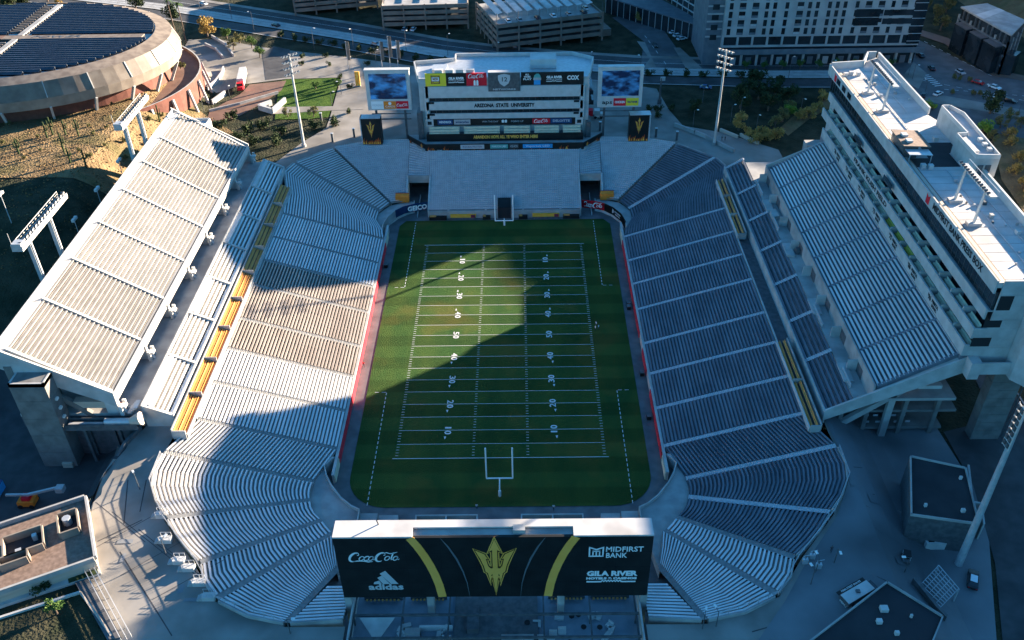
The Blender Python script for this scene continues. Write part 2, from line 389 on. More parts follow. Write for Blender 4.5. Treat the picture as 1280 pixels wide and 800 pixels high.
def side_stand(s, label, bm, tm, am, aw):
    t = thing('lower_stand', label, 'grandstand', (s * 51, 0, 0), 'stands along the sidelines')
    h = aw / 2
    for i in range(7):
        y0, y1 = SEAMS[i + 1] + h, SEAMS[i] - h
        brown = s < 0 and i in (2, 3, 4)
        section(t, [(s * 36.8, y0), (s * 36.8, y1)], [(s * 66.2, y0), (s * 66.2, y1)], 2.5, 12, NR, 'bench_tan' if brown else bm, 'brown_tread' if brown else tm, bw=.46 if brown else .62)
    for y in SEAMS: aisle(t, (s * 36.8, y - h), (s * 36.8, y + h), (s * 66.2, y - h), (s * 66.2, y + h), 2.5, 12, NR, am)
    y0 = -45 - h
    section(t, [(s * 36.8, y0), (s * 40.2, -54.4)], [(s * 66.2, y0), (s * 70.5, -54.4)], 2.5, 12, NR, bm, tm)
    aisle(t, (s * 40.2, -55.6), (s * 40.2, -54.4), (s * 70.5, -55.6), (s * 70.5, -54.4), 2.5, 12, NR, am)
    w = MB(); w.box(s * 36.3, s * 36.75, -53, 54, -.1, 2.3); w.box(s * 36.2, s * 36.85, -53, 54, 2.32, 2.5)
    w.build('front_wall', 'pale_concrete', t)
    pads = [(-46.5, -41), (-40.8, -32), (-31.6, -25), (-17.6, -9), (-2, 8), (8.3, 19.7), (19.9, 32), (32.3, 44)] if s > 0 else [(-47, -38), (-37.8, -28), (-27.8, -16), (-15.8, -4), (-3.8, 8), (8.2, 20), (20.2, 32), (32.2, 44)]
    for a, b in pads: MB().box(s * 36.05, s * 36.28, a, b, .05, 2.05).build('wall_pad', 'red_pad', t)
    for a, b in ((-52.9, -47.4), (44.4, 50.5)): MB().box(s * 36.05, s * 36.28, a, b, .05, 2.0).build('wall_pad', 'cream_seat', t)
    MB().box(s * 66.72, s * 70.0, -46, 61, 9.5, 11.3).build('walkway', 'deck_dark', t)
    MB().box(s * 66.3, s * 66.7, -45, 60, 9, 12.3).build('rear_wall', 'pale_concrete', t)
    return t
side_stand(-1, 'long lower stand with pale benches and dark aisles, partly in sun', 'bench_worn', 'tread', 'aisle_dark', 1.1)
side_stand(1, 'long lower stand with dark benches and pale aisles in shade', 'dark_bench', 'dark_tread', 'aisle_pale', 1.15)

def corner(s, e, label, bm, tm, am):
    """curved stand between a side stand and an end; s = side, e = end"""
    t = thing('corner_stand', label, 'grandstand', (s * 56, e * 72, 0), 'curved stands at the corners of the bowl')
    m = lambda P: [(s * x, y) for x, y in P]
    if e < 0:
        secs = [([(40.2, -55.7), (40.3, -56.8), (40.35, -57.9), (40.25, -59), (40.0, -60)], [(70.5, -55.7), (70.8, -60.2), (69.9, -64.5), (67.7, -68.6), (64.6, -72.4)], 2.8, 12, NR),
                ([(39.6, -61.2), (39.1, -62.8), (38.2, -64.3), (36.8, -65.8)], [(63.8, -73.4), (61.3, -76.8), (58.4, -80.0), (55.2, -83)], 3.0, 11.8, 32),
                ([(36.0, -66.8), (35.1, -68.0), (33.9, -69.4)], [(54.4, -84), (53.0, -87.6), (50.2, -90.9)], 3.2, 11.6, 30),
                ([(33.0, -70.2), (32.4, -74), (31.5, -78)], [(49.2, -91.9), (43.4, -94.9), (36.8, -96.4)], 3.4, 11.5, 32),
                ([(31.2, -86.3), (26.6, -86.3)], [(35.6, -96.4), (26.6, -95.8)], 8.0, 11.4, 11)]
        ais = [((40.0, -60), (39.6, -61.2), (64.6, -72.4), (63.8, -73.4), 2.9, 11.9), ((36.8, -65.8), (36.0, -66.8), (55.2, -83), (54.4, -84), 3.1, 11.7),
               ((33.9, -69.4), (33.0, -70.2), (50.2, -90.9), (49.2, -91.9), 3.3, 11.6), ((31.5, -78), (31.0, -79.6), (36.8, -96.4), (35.6, -96.5), 3.4, 11.5)]
    else:
        secs = [([(36.8, 45.8), (37.6, 50), (40.4, 56.5), (40.2, 61.6)], [(66.2, 45.8), (68.0, 59.5), (71.4, 73), (69.6, 78.4)], 2.7, 12, NR),
                ([(39.6, 62.6), (37.4, 66.8)], [(68.8, 79.4), (58.6, 89.3)], 3.0, 12, 32)]
        ais = [((40.2, 61.6), (39.6, 62.6), (69.6, 78.4), (68.8, 79.4), 2.9, 12)]
    dk = s > 0 and e < 0
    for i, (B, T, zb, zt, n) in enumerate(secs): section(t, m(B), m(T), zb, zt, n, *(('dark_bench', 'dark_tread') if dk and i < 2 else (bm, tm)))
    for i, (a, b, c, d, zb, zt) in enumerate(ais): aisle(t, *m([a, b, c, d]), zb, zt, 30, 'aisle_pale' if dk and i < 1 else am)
    # rim wall behind the last row
    rim = MB()
    for B, T, zb, zt, n in secs:
        P = m(T)
        for i in range(len(P) - 1):
            a, b = P[i], P[i + 1]; dx, dy = b[0] - a[0], b[1] - a[1]; l = hypot(dx, dy); nx, ny = dy / l * .3, -dx / l * .3
            if nx * a[0] + ny * a[1] < 0: nx, ny = -nx, -ny
            rim.prism([a, b, (b[0] + nx, b[1] + ny), (a[0] + nx, a[1] + ny)], 8.5, zt + .35)
    rim.build('rim_wall', 'concrete', t)
    return t
corner(-1, -1, 'curved corner stand half in sun beside the Coca-Cola end of the giant board', 'bench_worn', 'tread', 'aisle_dark')
cr = corner(1, -1, 'curved corner stand in shade beside the MidFirst Bank end of the giant board', 'bench_worn', 'tread', 'aisle_dark')
corner(-1, 1, 'curved corner stand above the blue GEICO banner at the far end', 'bench_worn', 'tread', 'aisle_dark')
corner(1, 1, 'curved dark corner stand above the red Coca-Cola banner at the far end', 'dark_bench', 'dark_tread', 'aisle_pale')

t = thing('end_stand', 'fine grey stand with rows of chairs below the university building', 'grandstand', (0, 75, 0))
section(t, [(-24.2, 62.6), (-12, 62.6), (12, 62.6), (24.2, 62.6)], [(-25.2, 87), (-12, 87), (12, 87), (25.2, 87)], 2.5, 11.4, 30, 'fine_chair', 'tread', fine=True)
for s in (-1, 1):
    section(t, [(s * 24.9, 76.2), (s * 31.9, 76.2)], [(s * 25.2, 87.2), (s * 32.6, 93.5)], 7.0, 11.4, 14, 'fine_chair', 'tread', fine=True)
    section(t, [(s * 32, 68.6), (s * 34, 68.2), (s * 36.8, 67.4)], [(s * 32.7, 95), (s * 46, 94.6), (s * 58, 90)], 3.0, 12, 32, 'fine_chair', 'tread', fine=True)
    for q in (24.5, 32.0):
        MB().hexa([(s * q - .25, 62.8 if q < 30 else 68.6, 0), (s * q + .25, 62.8 if q < 30 else 68.6, 0), (s * q + .25, 76.4, 0), (s * q - .25, 76.4, 0)],
                  [(s * q - .25, 62.8 if q < 30 else 68.6, 3.0 if q < 30 else 3.6), (s * q + .25, 62.8 if q < 30 else 68.6, 3.0 if q < 30 else 3.6), (s * q + .25, 76.4, 8.3), (s * q - .25, 76.4, 8.3)]).build('tunnel_wall', 'pale_concrete', t)
    MB().box(s * 24.7, s * 31.8, 76.0, 76.4, 5.6, 8.2).build('tunnel_lintel', 'concrete', t)
    MB().box(s * 24.7, s * 31.8, 84, 84.3, 0, 6.8).build('tunnel_back', 'dark_interior', t)
    MB().hexa([(s * 28.2 - .12, 62.8, 0), (s * 28.2 + .12, 62.8, 0), (s * 28.2 + .12, 76, 0), (s * 28.2 - .12, 76, 0)], [(s * 28.2 - .12, 62.8, .8), (s * 28.2 + .12, 62.8, .8), (s * 28.2 + .12, 76, 1.2), (s * 28.2 - .12, 76, 1.2)]).build('tunnel_rail', 'steel', t)
MB().box(-24.4, 24.4, 62.1, 62.5, -.1, 2.6).build('front_wall', 'concrete', t)
for x in (-18, -6, 6, 18):
    aisle(t, (x - .35, 62.55), (x + .35, 62.55), (x - .35, 87), (x + .35, 87), 2.65, 11.55, 30, 'pale_concrete')

# walkways behind the field corners, with their curved walls
def corner_walk(s, e, label):
    t = thing('corner_walkway', label, 'walkway', (s * 38, e * 60, 0), 'curved walkways at the field corners')
    if e < 0:
        inn = [(38.9, -50.5), (37.9, -53.4), (36.2, -56.6), (33.7, -60), (31.2, -62.3), (29.3, -63.4), (29.3, -66.4)]
        out = [(41.2, -50.5), (41.4, -53.4), (41.0, -58), (39.8, -62), (36.6, -66.5), (33.6, -70), (31.4, -79)]
    else:
        inn = [(38.2, 50.8), (38.0, 54.5), (36.9, 58.5), (34.6, 62.3), (31.9, 64.9), (29.6, 66), (29.6, 68.6)]
        out = [(40.6, 50.8), (40.9, 54.5), (40.8, 60), (39.6, 63.4), (37.2, 67), (33, 68.9), (30.5, 69.5)]
    f = MB(); w = MB(); o = MB()
    for i in range(len(inn) - 1):
        a, b, c, d = [(s * q[0], q[1]) for q in (inn[i], inn[i + 1], out[i + 1], out[i])]
        f.prism([a, b, c, d], -.1, 2.2)
        n = (Vector(d) - Vector(a)).normalized() * .28
        w.prism([a, b, (b[0] - n.x, b[1] - n.y), (a[0] - n.x, a[1] - n.y)], -.1, 3.1)
    if e < 0: MB().prism([(s * 36.9, -47.6), (s * 40.8, -47.6), (s * 41.6, -50.4), (s * 38.8, -50.4)], -.1, 2.7).build('portal_block', 'pale_concrete', t)
    f.build('walkway_floor', 'concrete', t); w.build('curved_wall', 'pale_concrete', t)
    return t, inn
corner_walk(-1, -1, 'curved concrete walkway around the near field corner at the sunlit side')
corner_walk(1, -1, 'curved concrete walkway around the near field corner at the shaded side')
tl, inn = corner_walk(-1, 1, 'curved concrete walkway carrying the blue GEICO banner')
tr, inn = corner_walk(1, 1, 'curved concrete walkway carrying the red Coca-Cola banner')

# loge rows of gold seats
def loge(s, y0, y1, nsec, label, rows, x0, x1, z0, z1):
    t = thing('loge_box', label, 'seating block', (s * x0, (y0 + y1) / 2, z0), 'gold seated loges')
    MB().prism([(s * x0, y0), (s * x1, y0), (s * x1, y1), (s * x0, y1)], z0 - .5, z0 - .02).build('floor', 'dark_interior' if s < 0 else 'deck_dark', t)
    MB().box(s * (x0 - .25), s * (x0 - .02), y0, y1, z0 - .6, z0 + .75).build('parapet', 'white_paint' if s > 0 else 'concrete', t)
    L = (y1 - y0) / nsec
    for i in range(nsec):
        a, b = y0 + i * L + .25, y0 + (i + 1) * L - .25
        for r in range(rows):
            x = x0 + (r + .15) * (x1 - x0) / rows; z = z0 + (z1 - z0) * r / rows; w = (x1 - x0) / rows * (.68 if s < 0 else .42)
            MB().box(s * (x - .02), s * (x + (x1 - x0) / rows - .03), a, b, z - .3, z + .02).build('step', 'deck_dark', t)
            q = MB(); q.box(s * x, s * (x + w), a, b, z + .32, z + .42); q.box(s * (x + w - .1), s * (x + w), a, b, z + .42, z + .8)
            q.build('seat_row', 'gold_seat', t)
        if i: MB().box(s * x0, s * x1, a - .36, a - .14, z0, z1 + .6).build('partition', 'concrete', t)
    MB().box(s * x0, s * x1, y0 - .3, y0, z0 - .6, z1 + .5).build('end_wall', 'concrete', t)
    MB().box(s * x1, s * (x1 + .3), y0, y1, z0 - .5, z1 + .7).build('rear_wall', 'concrete', t)
loge(-1, -50.5, 61, 9, 'long band of gold seats running the length of the sunlit stand', 3, 66.9, 69.8, 12.2, 13.4)
loge(1, 28, 61.5, 3, 'gold seated box with white parapet at the far end of the shaded stand', 2, 66.6, 68.7, 12.4, 13.2)
loge(1, -50.5, -20.5, 2, 'gold seated box with white parapet at the near end of the shaded stand', 2, 66.2, 68.3, 12.4, 13.2)

# mid tiers between loge rows and concourse
LMID = [71.5, 54, 37.8, 21.5, 4.6, -11.5, -28, -45.8]
t = thing('middle_tier', 'middle tier of pale bench blocks between gold seats and the upper deck', 'grandstand', (-74, 10, 11), 'middle tiers')
for i in range(7):
    y0, y1 = LMID[i + 1] + .35, LMID[i] - .35; wide = i % 2 == 1
    section(t, [(-71.2, y0), (-71.2, y1)], [(-76.6 if wide else -75.6, y0), (-76.6 if wide else -75.6, y1)], 13.6, 16.6 if wide else 16.1, 6 if wide else 5, 'bench', 'tan_tread', bw=.6)
    if not wide: MB().box(-75.6, -76.9, y0, y1, 13, 16.75).build('platform', 'white_paint', t)
    MB().box(-76.9, -77.2, y0 - .3, y1 + .3, 11, 17.2).build('rear_wall', 'pale_concrete', t)
for y in LMID:
    MB().hexa([(-77.1, y - .32, 11), (-70.9, y - .32, 11), (-70.9, y + .32, 11), (-77.1, y + .32, 11)], [(-77.1, y - .32, 17.15), (-70.9, y - .32, 14.3), (-70.9, y + .32, 14.3), (-77.1, y + .32, 17.15)]).build('side_wall', 'pale_concrete', t)
MB().box(-70.75, -71.15, -46, 71.5, 11, 14.4).build('front_wall', 'pale_concrete', t)
RMID = [68, 50.5, 34.5, 18.4, 2.0, -13.8, -29, -46.5]
t = thing('middle_tier', 'middle tier of dark bench blocks with pale aisles below the concourse in shade', 'grandstand', (73, 10, 11), 'middle tiers')
for i in range(7):
    y0, y1 = RMID[i + 1] + .6, RMID[i] - .6
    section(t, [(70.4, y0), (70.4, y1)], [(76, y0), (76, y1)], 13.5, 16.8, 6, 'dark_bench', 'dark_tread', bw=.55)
    aisle(t, (70.4, y1), (70.4, y1 + 1.2), (76, y1), (76, y1 + 1.2), 13.5, 16.8, 6, 'aisle_pale')
MB().box(70.0, 70.35, -47, 68, 11, 14.3).build('front_wall', 'pale_concrete', t)
# ------------------------------------------------------------------ upper decks
LU = [74.3, 56, 40.3, 23.9, 6.6, -10.4, -27, -45.6]
RU = [54.8, 42, 29.4, 16.9, 4.4, -8.6, -21.2, -33.5, -46.0]
def deck_body(t, s, prof, y0, y1, m):
    """a slab of profile prof (x, z) running from y0 to y1"""
    P = [(s * x, z) for x, z in prof]
    b = MB(); n = len(P)
    b.quad(*[(x, y0, z) for x, z in P]); b.quad(*[(x, y1, z) for x, z in reversed(P)])
    for i in range(n):
        a, c = P[i], P[(i + 1) % n]
        b.quad((a[0], y0, a[1]), (c[0], y0, c[1]), (c[0], y1, c[1]), (a[0], y1, a[1]))
    return b.build('deck_slab', m, t)
t = thing('upper_deck', 'sunlit upper deck of seven pale bench sections on the hillside', 'grandstand', (-93, 14, 11), 'upper decks')
X0, X1, Z0, Z1, N = 82.6, 101.6, 20.0, 32.2, 22
for i in range(7):
    y0, y1 = LU[i + 1] + .3, LU[i] - .3
    tan = i in (1, 5, 6)
    section(t, [(-X0, y0), (-X0, y1)], [(-X1, y0), (-X1, y1)], Z0, Z1, N, 'bench_cream' if tan else 'bench_deck', 'tan_tread', bw=.6 if tan else .74, bh=.42, th=.22, skirt=False)
for i, y in enumerate(LU):
    y += (.55 if i == 7 else -.55 if i == 0 else 0)
    MB().hexa([(-X1, y - .34, Z1 - .9), (-X0, y - .34, Z0 - .9), (-X0, y + .34, Z0 - .9), (-X1, y + .34, Z1 - .9)],
              [(-X1, y - .34, Z1 + .5), (-X0, y - .34, Z0 + .5), (-X0, y + .34, Z0 + .5), (-X1, y + .34, Z1 + .5)]).build('seam_beam', 'pale_concrete', t)
ya, yb = LU[-1] - .25, LU[0] + .25
deck_body(t, -1, [(82.3, 17.6), (83.2, 17.4), (104, 28.2), (104, 31.6), (101.5, 31.4), (82.7, 19.4), (82.3, 19.4)], ya, yb, 'concrete')
MB().box(-101.6, -103.3, ya, yb, 31.6, 32.2).build('top_walkway', 'white_paint', t)
MB().box(-103.3, -103.6, ya, yb, 28, 33.3).build('rear_parapet', 'white_paint', t)
MB().box(-82.0, -82.35, ya, yb, 18.9, 20.5).build('front_parapet', 'white_paint', t)
for y in (ya - .2, yb + .2):
    MB().hexa([(-104, y - .2, 28), (-82, y - .2, 17), (-82, y + .2, 17), (-104, y + .2, 28)], [(-104, y - .2, 33.6), (-82, y - .2, 20.9), (-82, y + .2, 20.9), (-104, y + .2, 33.6)]).build('end_beam', 'pale_concrete', t)
for y in LU:                                               # raking piers under the front edge and rear columns
    MB().box(-81.9, -84.8, y - .35, y + .35, 15, 19.4).box(-80.9, -81.6, y - 1.4, y - .9, 15, 17.6).box(-80.9, -81.6, y + .9, y + 1.4, 15, 17.6).build('pier_wall', 'white_paint', t)
    q = MB(); q.box(-82.4, -83.6, y - .5, y + .5, 15, 18.2); q.hexa([(-84.5, y - .4, 15), (-80.6, y - .4, 15), (-80.6, y + .4, 15), (-84.5, y + .4, 15)], [(-83.5, y - .4, 18.4), (-82.4, y - .4, 18.4), (-82.4, y + .4, 18.4), (-83.5, y + .4, 18.4)])
    q.box(-80.2, -81.4, y - 1.1, y + .4, 16.9, 17.3); q.build('pier', 'white_paint', t)
    MB().box(-101.2, -102.8, y - .8, y + .8, 0 if y < 0 else 9, 28.5).build('column', 'shaded_concrete', t)
    MB().bar((-84, y, 10), (-101.5, y, 27), .9, 1.2).build('raker', 'shaded_concrete', t)
t = thing('concourse', 'open concourse slab with brown inner wall under the sunlit upper deck', 'concourse', (-84, 14, 11))
MB().box(-77.25, -104, -46, 74, 14.2, 14.95).build('floor', 'concrete', t)
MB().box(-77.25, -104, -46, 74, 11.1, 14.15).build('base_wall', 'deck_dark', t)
MB().box(-89, -89.3, -44, 73, 14.95, 20.5).build('inner_wall', 'brick_floor', t)
for y in (64, 48, 31, 14, -2, -19): MB().box(-88.4, -88.98, y - 2, y + 2, 15, 17.4).build('shutter', 'tan_metal', t)

t = thing('upper_deck', 'shaded upper deck of eight pale bench sections below the press box', 'grandstand', (88, 5, 11), 'upper decks')
X0, X1, Z0, Z1, N = 80.2, 96.4, 20.0, 29.4, 20
for i in range(8):
    y0, y1 = RU[i + 1] + .3, RU[i] - .3
    section(t, [(X0, y0), (X0, y1)], [(X1, y0), (X1, y1)], Z0, Z1, N, 'bench', 'dark_tread', bw=.66, bh=.42, th=.1, skirt=False)
for i, y in enumerate(RU):
    y += (.55 if i == 8 else -.55 if i == 0 else 0)
    MB().hexa([(X0, y - .34, Z0 - .9), (X1, y - .34, Z1 - .9), (X1, y + .34, Z1 - .9), (X0, y + .34, Z0 - .9)],
              [(X0, y - .34, Z0 + .28), (X1, y - .34, Z1 + .28), (X1, y + .34, Z1 + .28), (X0, y + .34, Z0 + .28)]).build('seam_beam', 'dark_bench', t)
ya, yb = RU[-1] - .25, RU[0] + .25
deck_body(t, 1, [(79.8, 16.8), (80.6, 16.7), (97.5, 26), (97.5, 28.9), (96.4, 28.7), (80.2, 19.3), (79.8, 19.3)], ya, yb, 'concrete')
MB().box(79.4, 79.75, ya, yb, 16.6, 20.9).build('front_parapet', 'concrete', t)
MB().hexa([(70.2, ya - .6, 11.6), (98.2, ya - .6, 25.4), (98.2, ya - .1, 25.4), (70.2, ya - .1, 11.6)], [(70.2, ya - .6, 14.4), (98.2, ya - .6, 29.6), (98.2, ya - .1, 29.6), (70.2, ya - .1, 14.4)]).build('end_beam', 'pale_concrete', t)
MB().hexa([(79.4, yb + .1, 16.4), (98.2, yb + .1, 26), (98.2, yb + .5, 26), (79.4, yb + .5, 16.4)], [(79.4, yb + .1, 21), (98.2, yb + .1, 29.8), (98.2, yb + .5, 29.8), (79.4, yb + .5, 21)]).build('end_beam', 'pale_concrete', t)
for i in range(8):                                         # stair openings (vomitories) under the front of the deck
    y = (RU[i] + RU[i + 1]) / 2 + 2.5
    MB().box(77.2, 79.6, RU[i] - 2.6, RU[i] - 2.3, 16.6, 19.5).build('stair_wall', 'pale_concrete', t)
    MB().box(79.32, 79.38, RU[i] - 6, RU[i] - 2.8, 16.7, 19.2).build('doorway', 'deck_dark', t)
for y in (RU[-1] + 1.2, RU[6], RU[4], RU[2], RU[0] - 1):
    MB().box(84, 85.4, y - .5, y + .5, g(84, y) - 1, 19).build('column', 'concrete', t)
    MB().bar((74, y, 8), (96, y, 26.5), 1.0, 1.3).build('raker', 'concrete', t)
t = thing('concourse', 'pale concourse slab in shade between middle tier and upper deck', 'concourse', (80, 5, 8))
MB().box(76.05, 98, -45.6, 66, 15.9, 16.6).build('floor', 'concrete', t)
MB().prism([(76.2, 30), (76.2, 34), (78, 35), (78.3, 31)], 16.6, 17.6).build('kerb', 'pale_concrete', t)
for y in (38, 14, -12, -37): MB().prism([(75.6, y - 3), (77.6, y - 3.4), (77.9, y + 3.2), (75.7, y + 3)], 16.6, 17.1).build('landing', 'pale_concrete', t)
for a, b in ((44, 52), (24, 30), (-20, -12), (-42, -36)): MB().box(76.3, 76.5, a, b, 16.6, 17.7).build('rail', 'steel', t)
for y in (12, 14.5): MB().box(78.2, 79.2, y, y + 1.2, 16.6, 18.2).build('vending_cart', 'white_paint' if y > 13 else 'deck_dark', t)
# floors below the deck, seen from the open end
for z, x1 in ((11.2, 100), (6.2, 98)): MB().box(72, x1, -44, 60, z, z + .6).build('lower_floor', 'shaded_concrete', t)
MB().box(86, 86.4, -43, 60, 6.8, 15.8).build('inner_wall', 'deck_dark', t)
for x in (74.5, 80, 88, 95): MB().box(x, x + .9, -44.4, -43.5, g(x, -44) - 1, 15.8).build('column', 'shaded_concrete', t)
for k, (x, z) in enumerate(((80.5, 10), (82.5, 10), (86.5, 10), (88.5, 10), (81, 8.1), (83.4, 8.1), (87.5, 8.1), (90, 8.1))): MB().box(x, x + 1, -43.45, -43.3, z - .5, z).build('lamp', 'steel', t)
for y in (-42.6, -40.6): MB().box(91, 96, y, y + 1.2, 16.6, 17.5).build('counter', 'white_paint', t)

# ------------------------------------------------------------------ press box
t = thing('press_box', 'long pale press box building above the shaded stand with white flat roof', 'building', (106, 10, 5))
YA, YB = -46.5, 66.0
rr = random.Random(31)
ROOF = [(97.3, YA), (113, YA), (114, -2), (114, 4), (117.6, 4), (117.6, 24), (115.5, 28), (113.6, 34), (113.6, 76), (110.5, 76), (107, 68.5), (97.3, 67.4)]
MB().prism([(99.2, YA), (113, YA), (114, -2), (114, 4), (117.6, 4), (117.6, 24), (115.5, 28), (113.6, 34), (113.6, 76), (110.5, 76), (107, 68.5), (99.2, 67)], 24, 45.7).build('wall', 'pale_concrete', t)
MB().prism([(97.3, YA), (113, YA), (114, -2), (114, 4), (117.6, 4), (117.6, 24), (115.5, 28), (113.6, 34), (113.6, 76), (110.5, 76), (107, 68.5), (97.3, 67.4)], 45.74, 46.0).build('roof', 'roof_white', t)
def wall_run(name, P, w, z0, z1, m, parent):
    b = MB()
    for i in range(len(P) - 1):
        a, c = Vector(P[i]), Vector(P[i + 1]); d = (c - a).normalized(); n = Vector((-d.y, d.x)) * w
        b.prism([tuple(a), tuple(c), tuple(c + n), tuple(a + n)], z0, z1)
    return b.build(name, m, parent)
wall_run('parapet', [(113.6, 34.4), (113.6, 75.6)], -.5, 46, 47.9, 'white_paint', t)
wall_run('parapet', [(113.2, 76.2), (110.5, 76.2), (107, 68.9), (97.4, 67.7)], .5, 46, 48.0, 'white_paint', t)
wall_run('parapet', [(112.6, YA), (113.6, -2.3), (113.6, 4)], .5, 46, 47.9, 'white_paint', t)
MB().box(97.3, 112.4, YA, YA + .45, 46, 47.0).build('parapet', 'white_paint', t)
MB().box(96.9, 97.28, YA - .2, 67.8, 44.5, 47.5).build('fascia', 'pale_concrete', t)     # top band carrying the name
MB().box(97.9, 98.2, YA + .2, 66, 40.3, 44.48).build('curtain_glass', 'glass', t)
for i in range(57): MB().box(97.84, 97.89, -46 + i * 2, -45.92 + i * 2, 40.3, 44.45).build('mullion', 'dark_steel', t)
MB().box(97.3, 99.1, YA, 63.5, 40.0, 40.25).build('ledge', 'pale_concrete', t)
MB().box(96.9, 97.28, YA, 63.5, 38.2, 40.6).build('fascia', 'pale_concrete', t)
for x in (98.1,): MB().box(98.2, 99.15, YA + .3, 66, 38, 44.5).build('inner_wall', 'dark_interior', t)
lv = [(95.6, 96.0, 33.6, 36.1, 34.2), (94.9, 95.3, 29.2, 32.0, 29.9)]
for k, (xa, xb, za, zb, zf) in enumerate(lv):
    y1 = 62.5 - k * 5
    MB().box(xa, xb, YA, y1, za, zb).build('balcony_front', 'pale_concrete', t)
    MB().box(xb, 99.15, YA, y1, zf - .4, zf).build('balcony_floor', 'deck_dark', t)
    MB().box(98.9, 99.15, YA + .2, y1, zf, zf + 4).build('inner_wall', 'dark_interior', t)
    MB().box(xa, 99.6, YA - .32, YA - .02, za, zb).build('balcony_return', 'pale_concrete', t)
    nb = 17 - k; L = (y1 - YA) / nb
    for i in range(nb):
        a = YA + i * L
        if i: MB().box(xb, 98.9, a - .2, a + .2, zf, zf + 2.6).build('partition', 'pale_concrete', t)
        m = 'yellow_seat' if k == 1 and 5 <= i <= 7 else 'cream_seat'
        q = MB(); q.box(xb + .9, xb + 1.5, a + .8, a + L - .8, zf + 1.3, zf + 1.45); q.box(xb + 1.45, xb + 1.6, a + .8, a + L - .8, zf + 1.4, zf + 2.0); q.box(xb + .9, xb + 1.6, a + .8, a + L - .8, zf, zf + 1.25)
        q.build('seat_row', m, t)
MB().box(95, 97.5, YA, 58, 27.5, 29.2).build('base_band', 'dark_bench', t)
# near end: panelled wall with openings, stair tower and its column
for z0, z1 in ((44.2, 47.5), (38.2, 44.15), (36.1, 38.15), (31.2, 36.05), (25.2, 31.15)): MB().box(98.3, 112, YA - .3, YA - .02, z0, z1).build('wall_panel', 'pale_concrete', t)
for x0, x1, z0, z1 in ((98.5, 101.2, 40.6, 44.0), (97.2, 100.6, 36.4, 38.1), (96, 99.8, 31.6, 33.8)): MB().box(x0, x1, YA - .36, YA - .31, z0, z1).build('opening', 'dark_interior', t)
MB().box(96.6, 104.5, YA - 2.6, YA - .35, 26.0, 26.5).box(96.6, 104.5, YA - 2.6, YA - 2.3, 26.5, 29.0).box(96.2, 98.4, YA - 2.9, YA - .4, 25, 29.2).build('balcony_front', 'pale_concrete', t)
MB().prism([(104.4, YA - .4), (104.4, YA - 3.6), (106.4, YA - 6), (113, YA - 6), (113, YA - .4)], 25.5, 47.0).build('stair_tower', 'pale_concrete', t)
MB().box(107.2, 110, YA - 6.06, YA - 6.02, 28, 30).build('opening', 'dark_interior', t)
MB().box(104.38, 104.42, YA - 3.3, YA - 1.0, 40.5, 42.5).build('opening', 'dark_interior', t)
q = MB()
for k in range(10): q.box(103.8 + .0, 110, -46.4, -43.6, 3.2 + k * 2.3, 3.2 + k * 2.3 + 2.22)
q.build('column', 'shaded_concrete', t)
for x in (110.4, 111.2): MB().tube((x, -45.6, 3), (x, -45.6, 26), .16).build('pipe', 'dark_steel', t)
for y in (-20, 10, 40, 62): MB().box(104, 110, y - 1.5, y + 1.5, 2, 24).build('column', 'concrete', t)
MB().box(93, 112, 62, 66, 4, 24).build('wall', 'concrete', t)
# penthouse and plant on the roof
PHP = [(110.5, -.9), (116, -1.3), (117.3, 22.7), (115.5, 27.5), (113.2, 27.5), (113.2, 11), (110.6, 11)]
MB().prism(PHP, 46.02, 50.6).build('penthouse_wall', 'pale_concrete', t)
MB().prism([(110.8, -.6), (115.7, -1), (117, 22.5), (115.3, 27.2), (113.5, 27.2), (113.5, 10.7), (110.9, 10.7)], 50.62, 50.75).build('penthouse_roof', 'roof_white', t)
wall_run('penthouse_parapet', PHP + [PHP[0]], .3, 50.6, 51.6, 'white_paint', t)
for a, b in ((111.4, 112.0), (113.2, 113.8)): MB().box(a, b + .7, -1.35, -1.2, 46.1, 49).build('louvre', 'dark_steel', t)
for i in range(3): MB().box(114.6, 115.6, 2 + i * 2.6, 3.2 + i * 2.6, 50.78, 51.5).build('roof_unit', 'white_paint', t)
MB().box(111.4, 112.6, 2, 8, 50.78, 51.0).build('roof_hatch', 'white_paint', t)
MB().prism([(99.4, 4), (110.3, 4), (110.3, 11.2), (113, 11.2), (113, 17), (104.8, 17), (104.4, 8.5), (99.4, 8.5)], 46.02, 46.1).build('dark_roof_patch', 'black_roof', t)
MB().box(98.6, 99.4, YA + 1, 64, 46.02, 46.35).build('walk_strip', 'tan_metal', t)
MB().box(99.3, 99.9, YA + 1, 64, 46.02, 46.12).build('walk_strip', 'gravel', t)
for k in range(34):                                       # membrane laps, cable runs and small vents
    y = -44 + k * 3.3
    if not (3.5 < y < 17.4): MB().box(99.9, 112.6, y, y + .14, 46.005, 46.03).build('roof_seam', 'concrete', t)
for x, ya_, yb_ in ((106.3, -44, 2), (109.8, -40, -6), (105.2, 20, 60), (108.7, 36, 66)): MB().tube((x, ya_, 46.15), (x, yb_, 46.15), .09, .09, 6).build('roof_pipe', 'steel', t)
for k in range(26):
    x, y = rr.uniform(104, 112), rr.choice((rr.uniform(-44, 1), rr.uniform(36, 66))); q = rr.uniform(.3, .8)
    MB().box(x, x + q, y, y + q * rr.uniform(.6, 1.6), 46.03, 46.2 + q * .8).build('roof_vent', rr.choice(('steel', 'concrete', 'dark_steel', 'white_paint')), t)
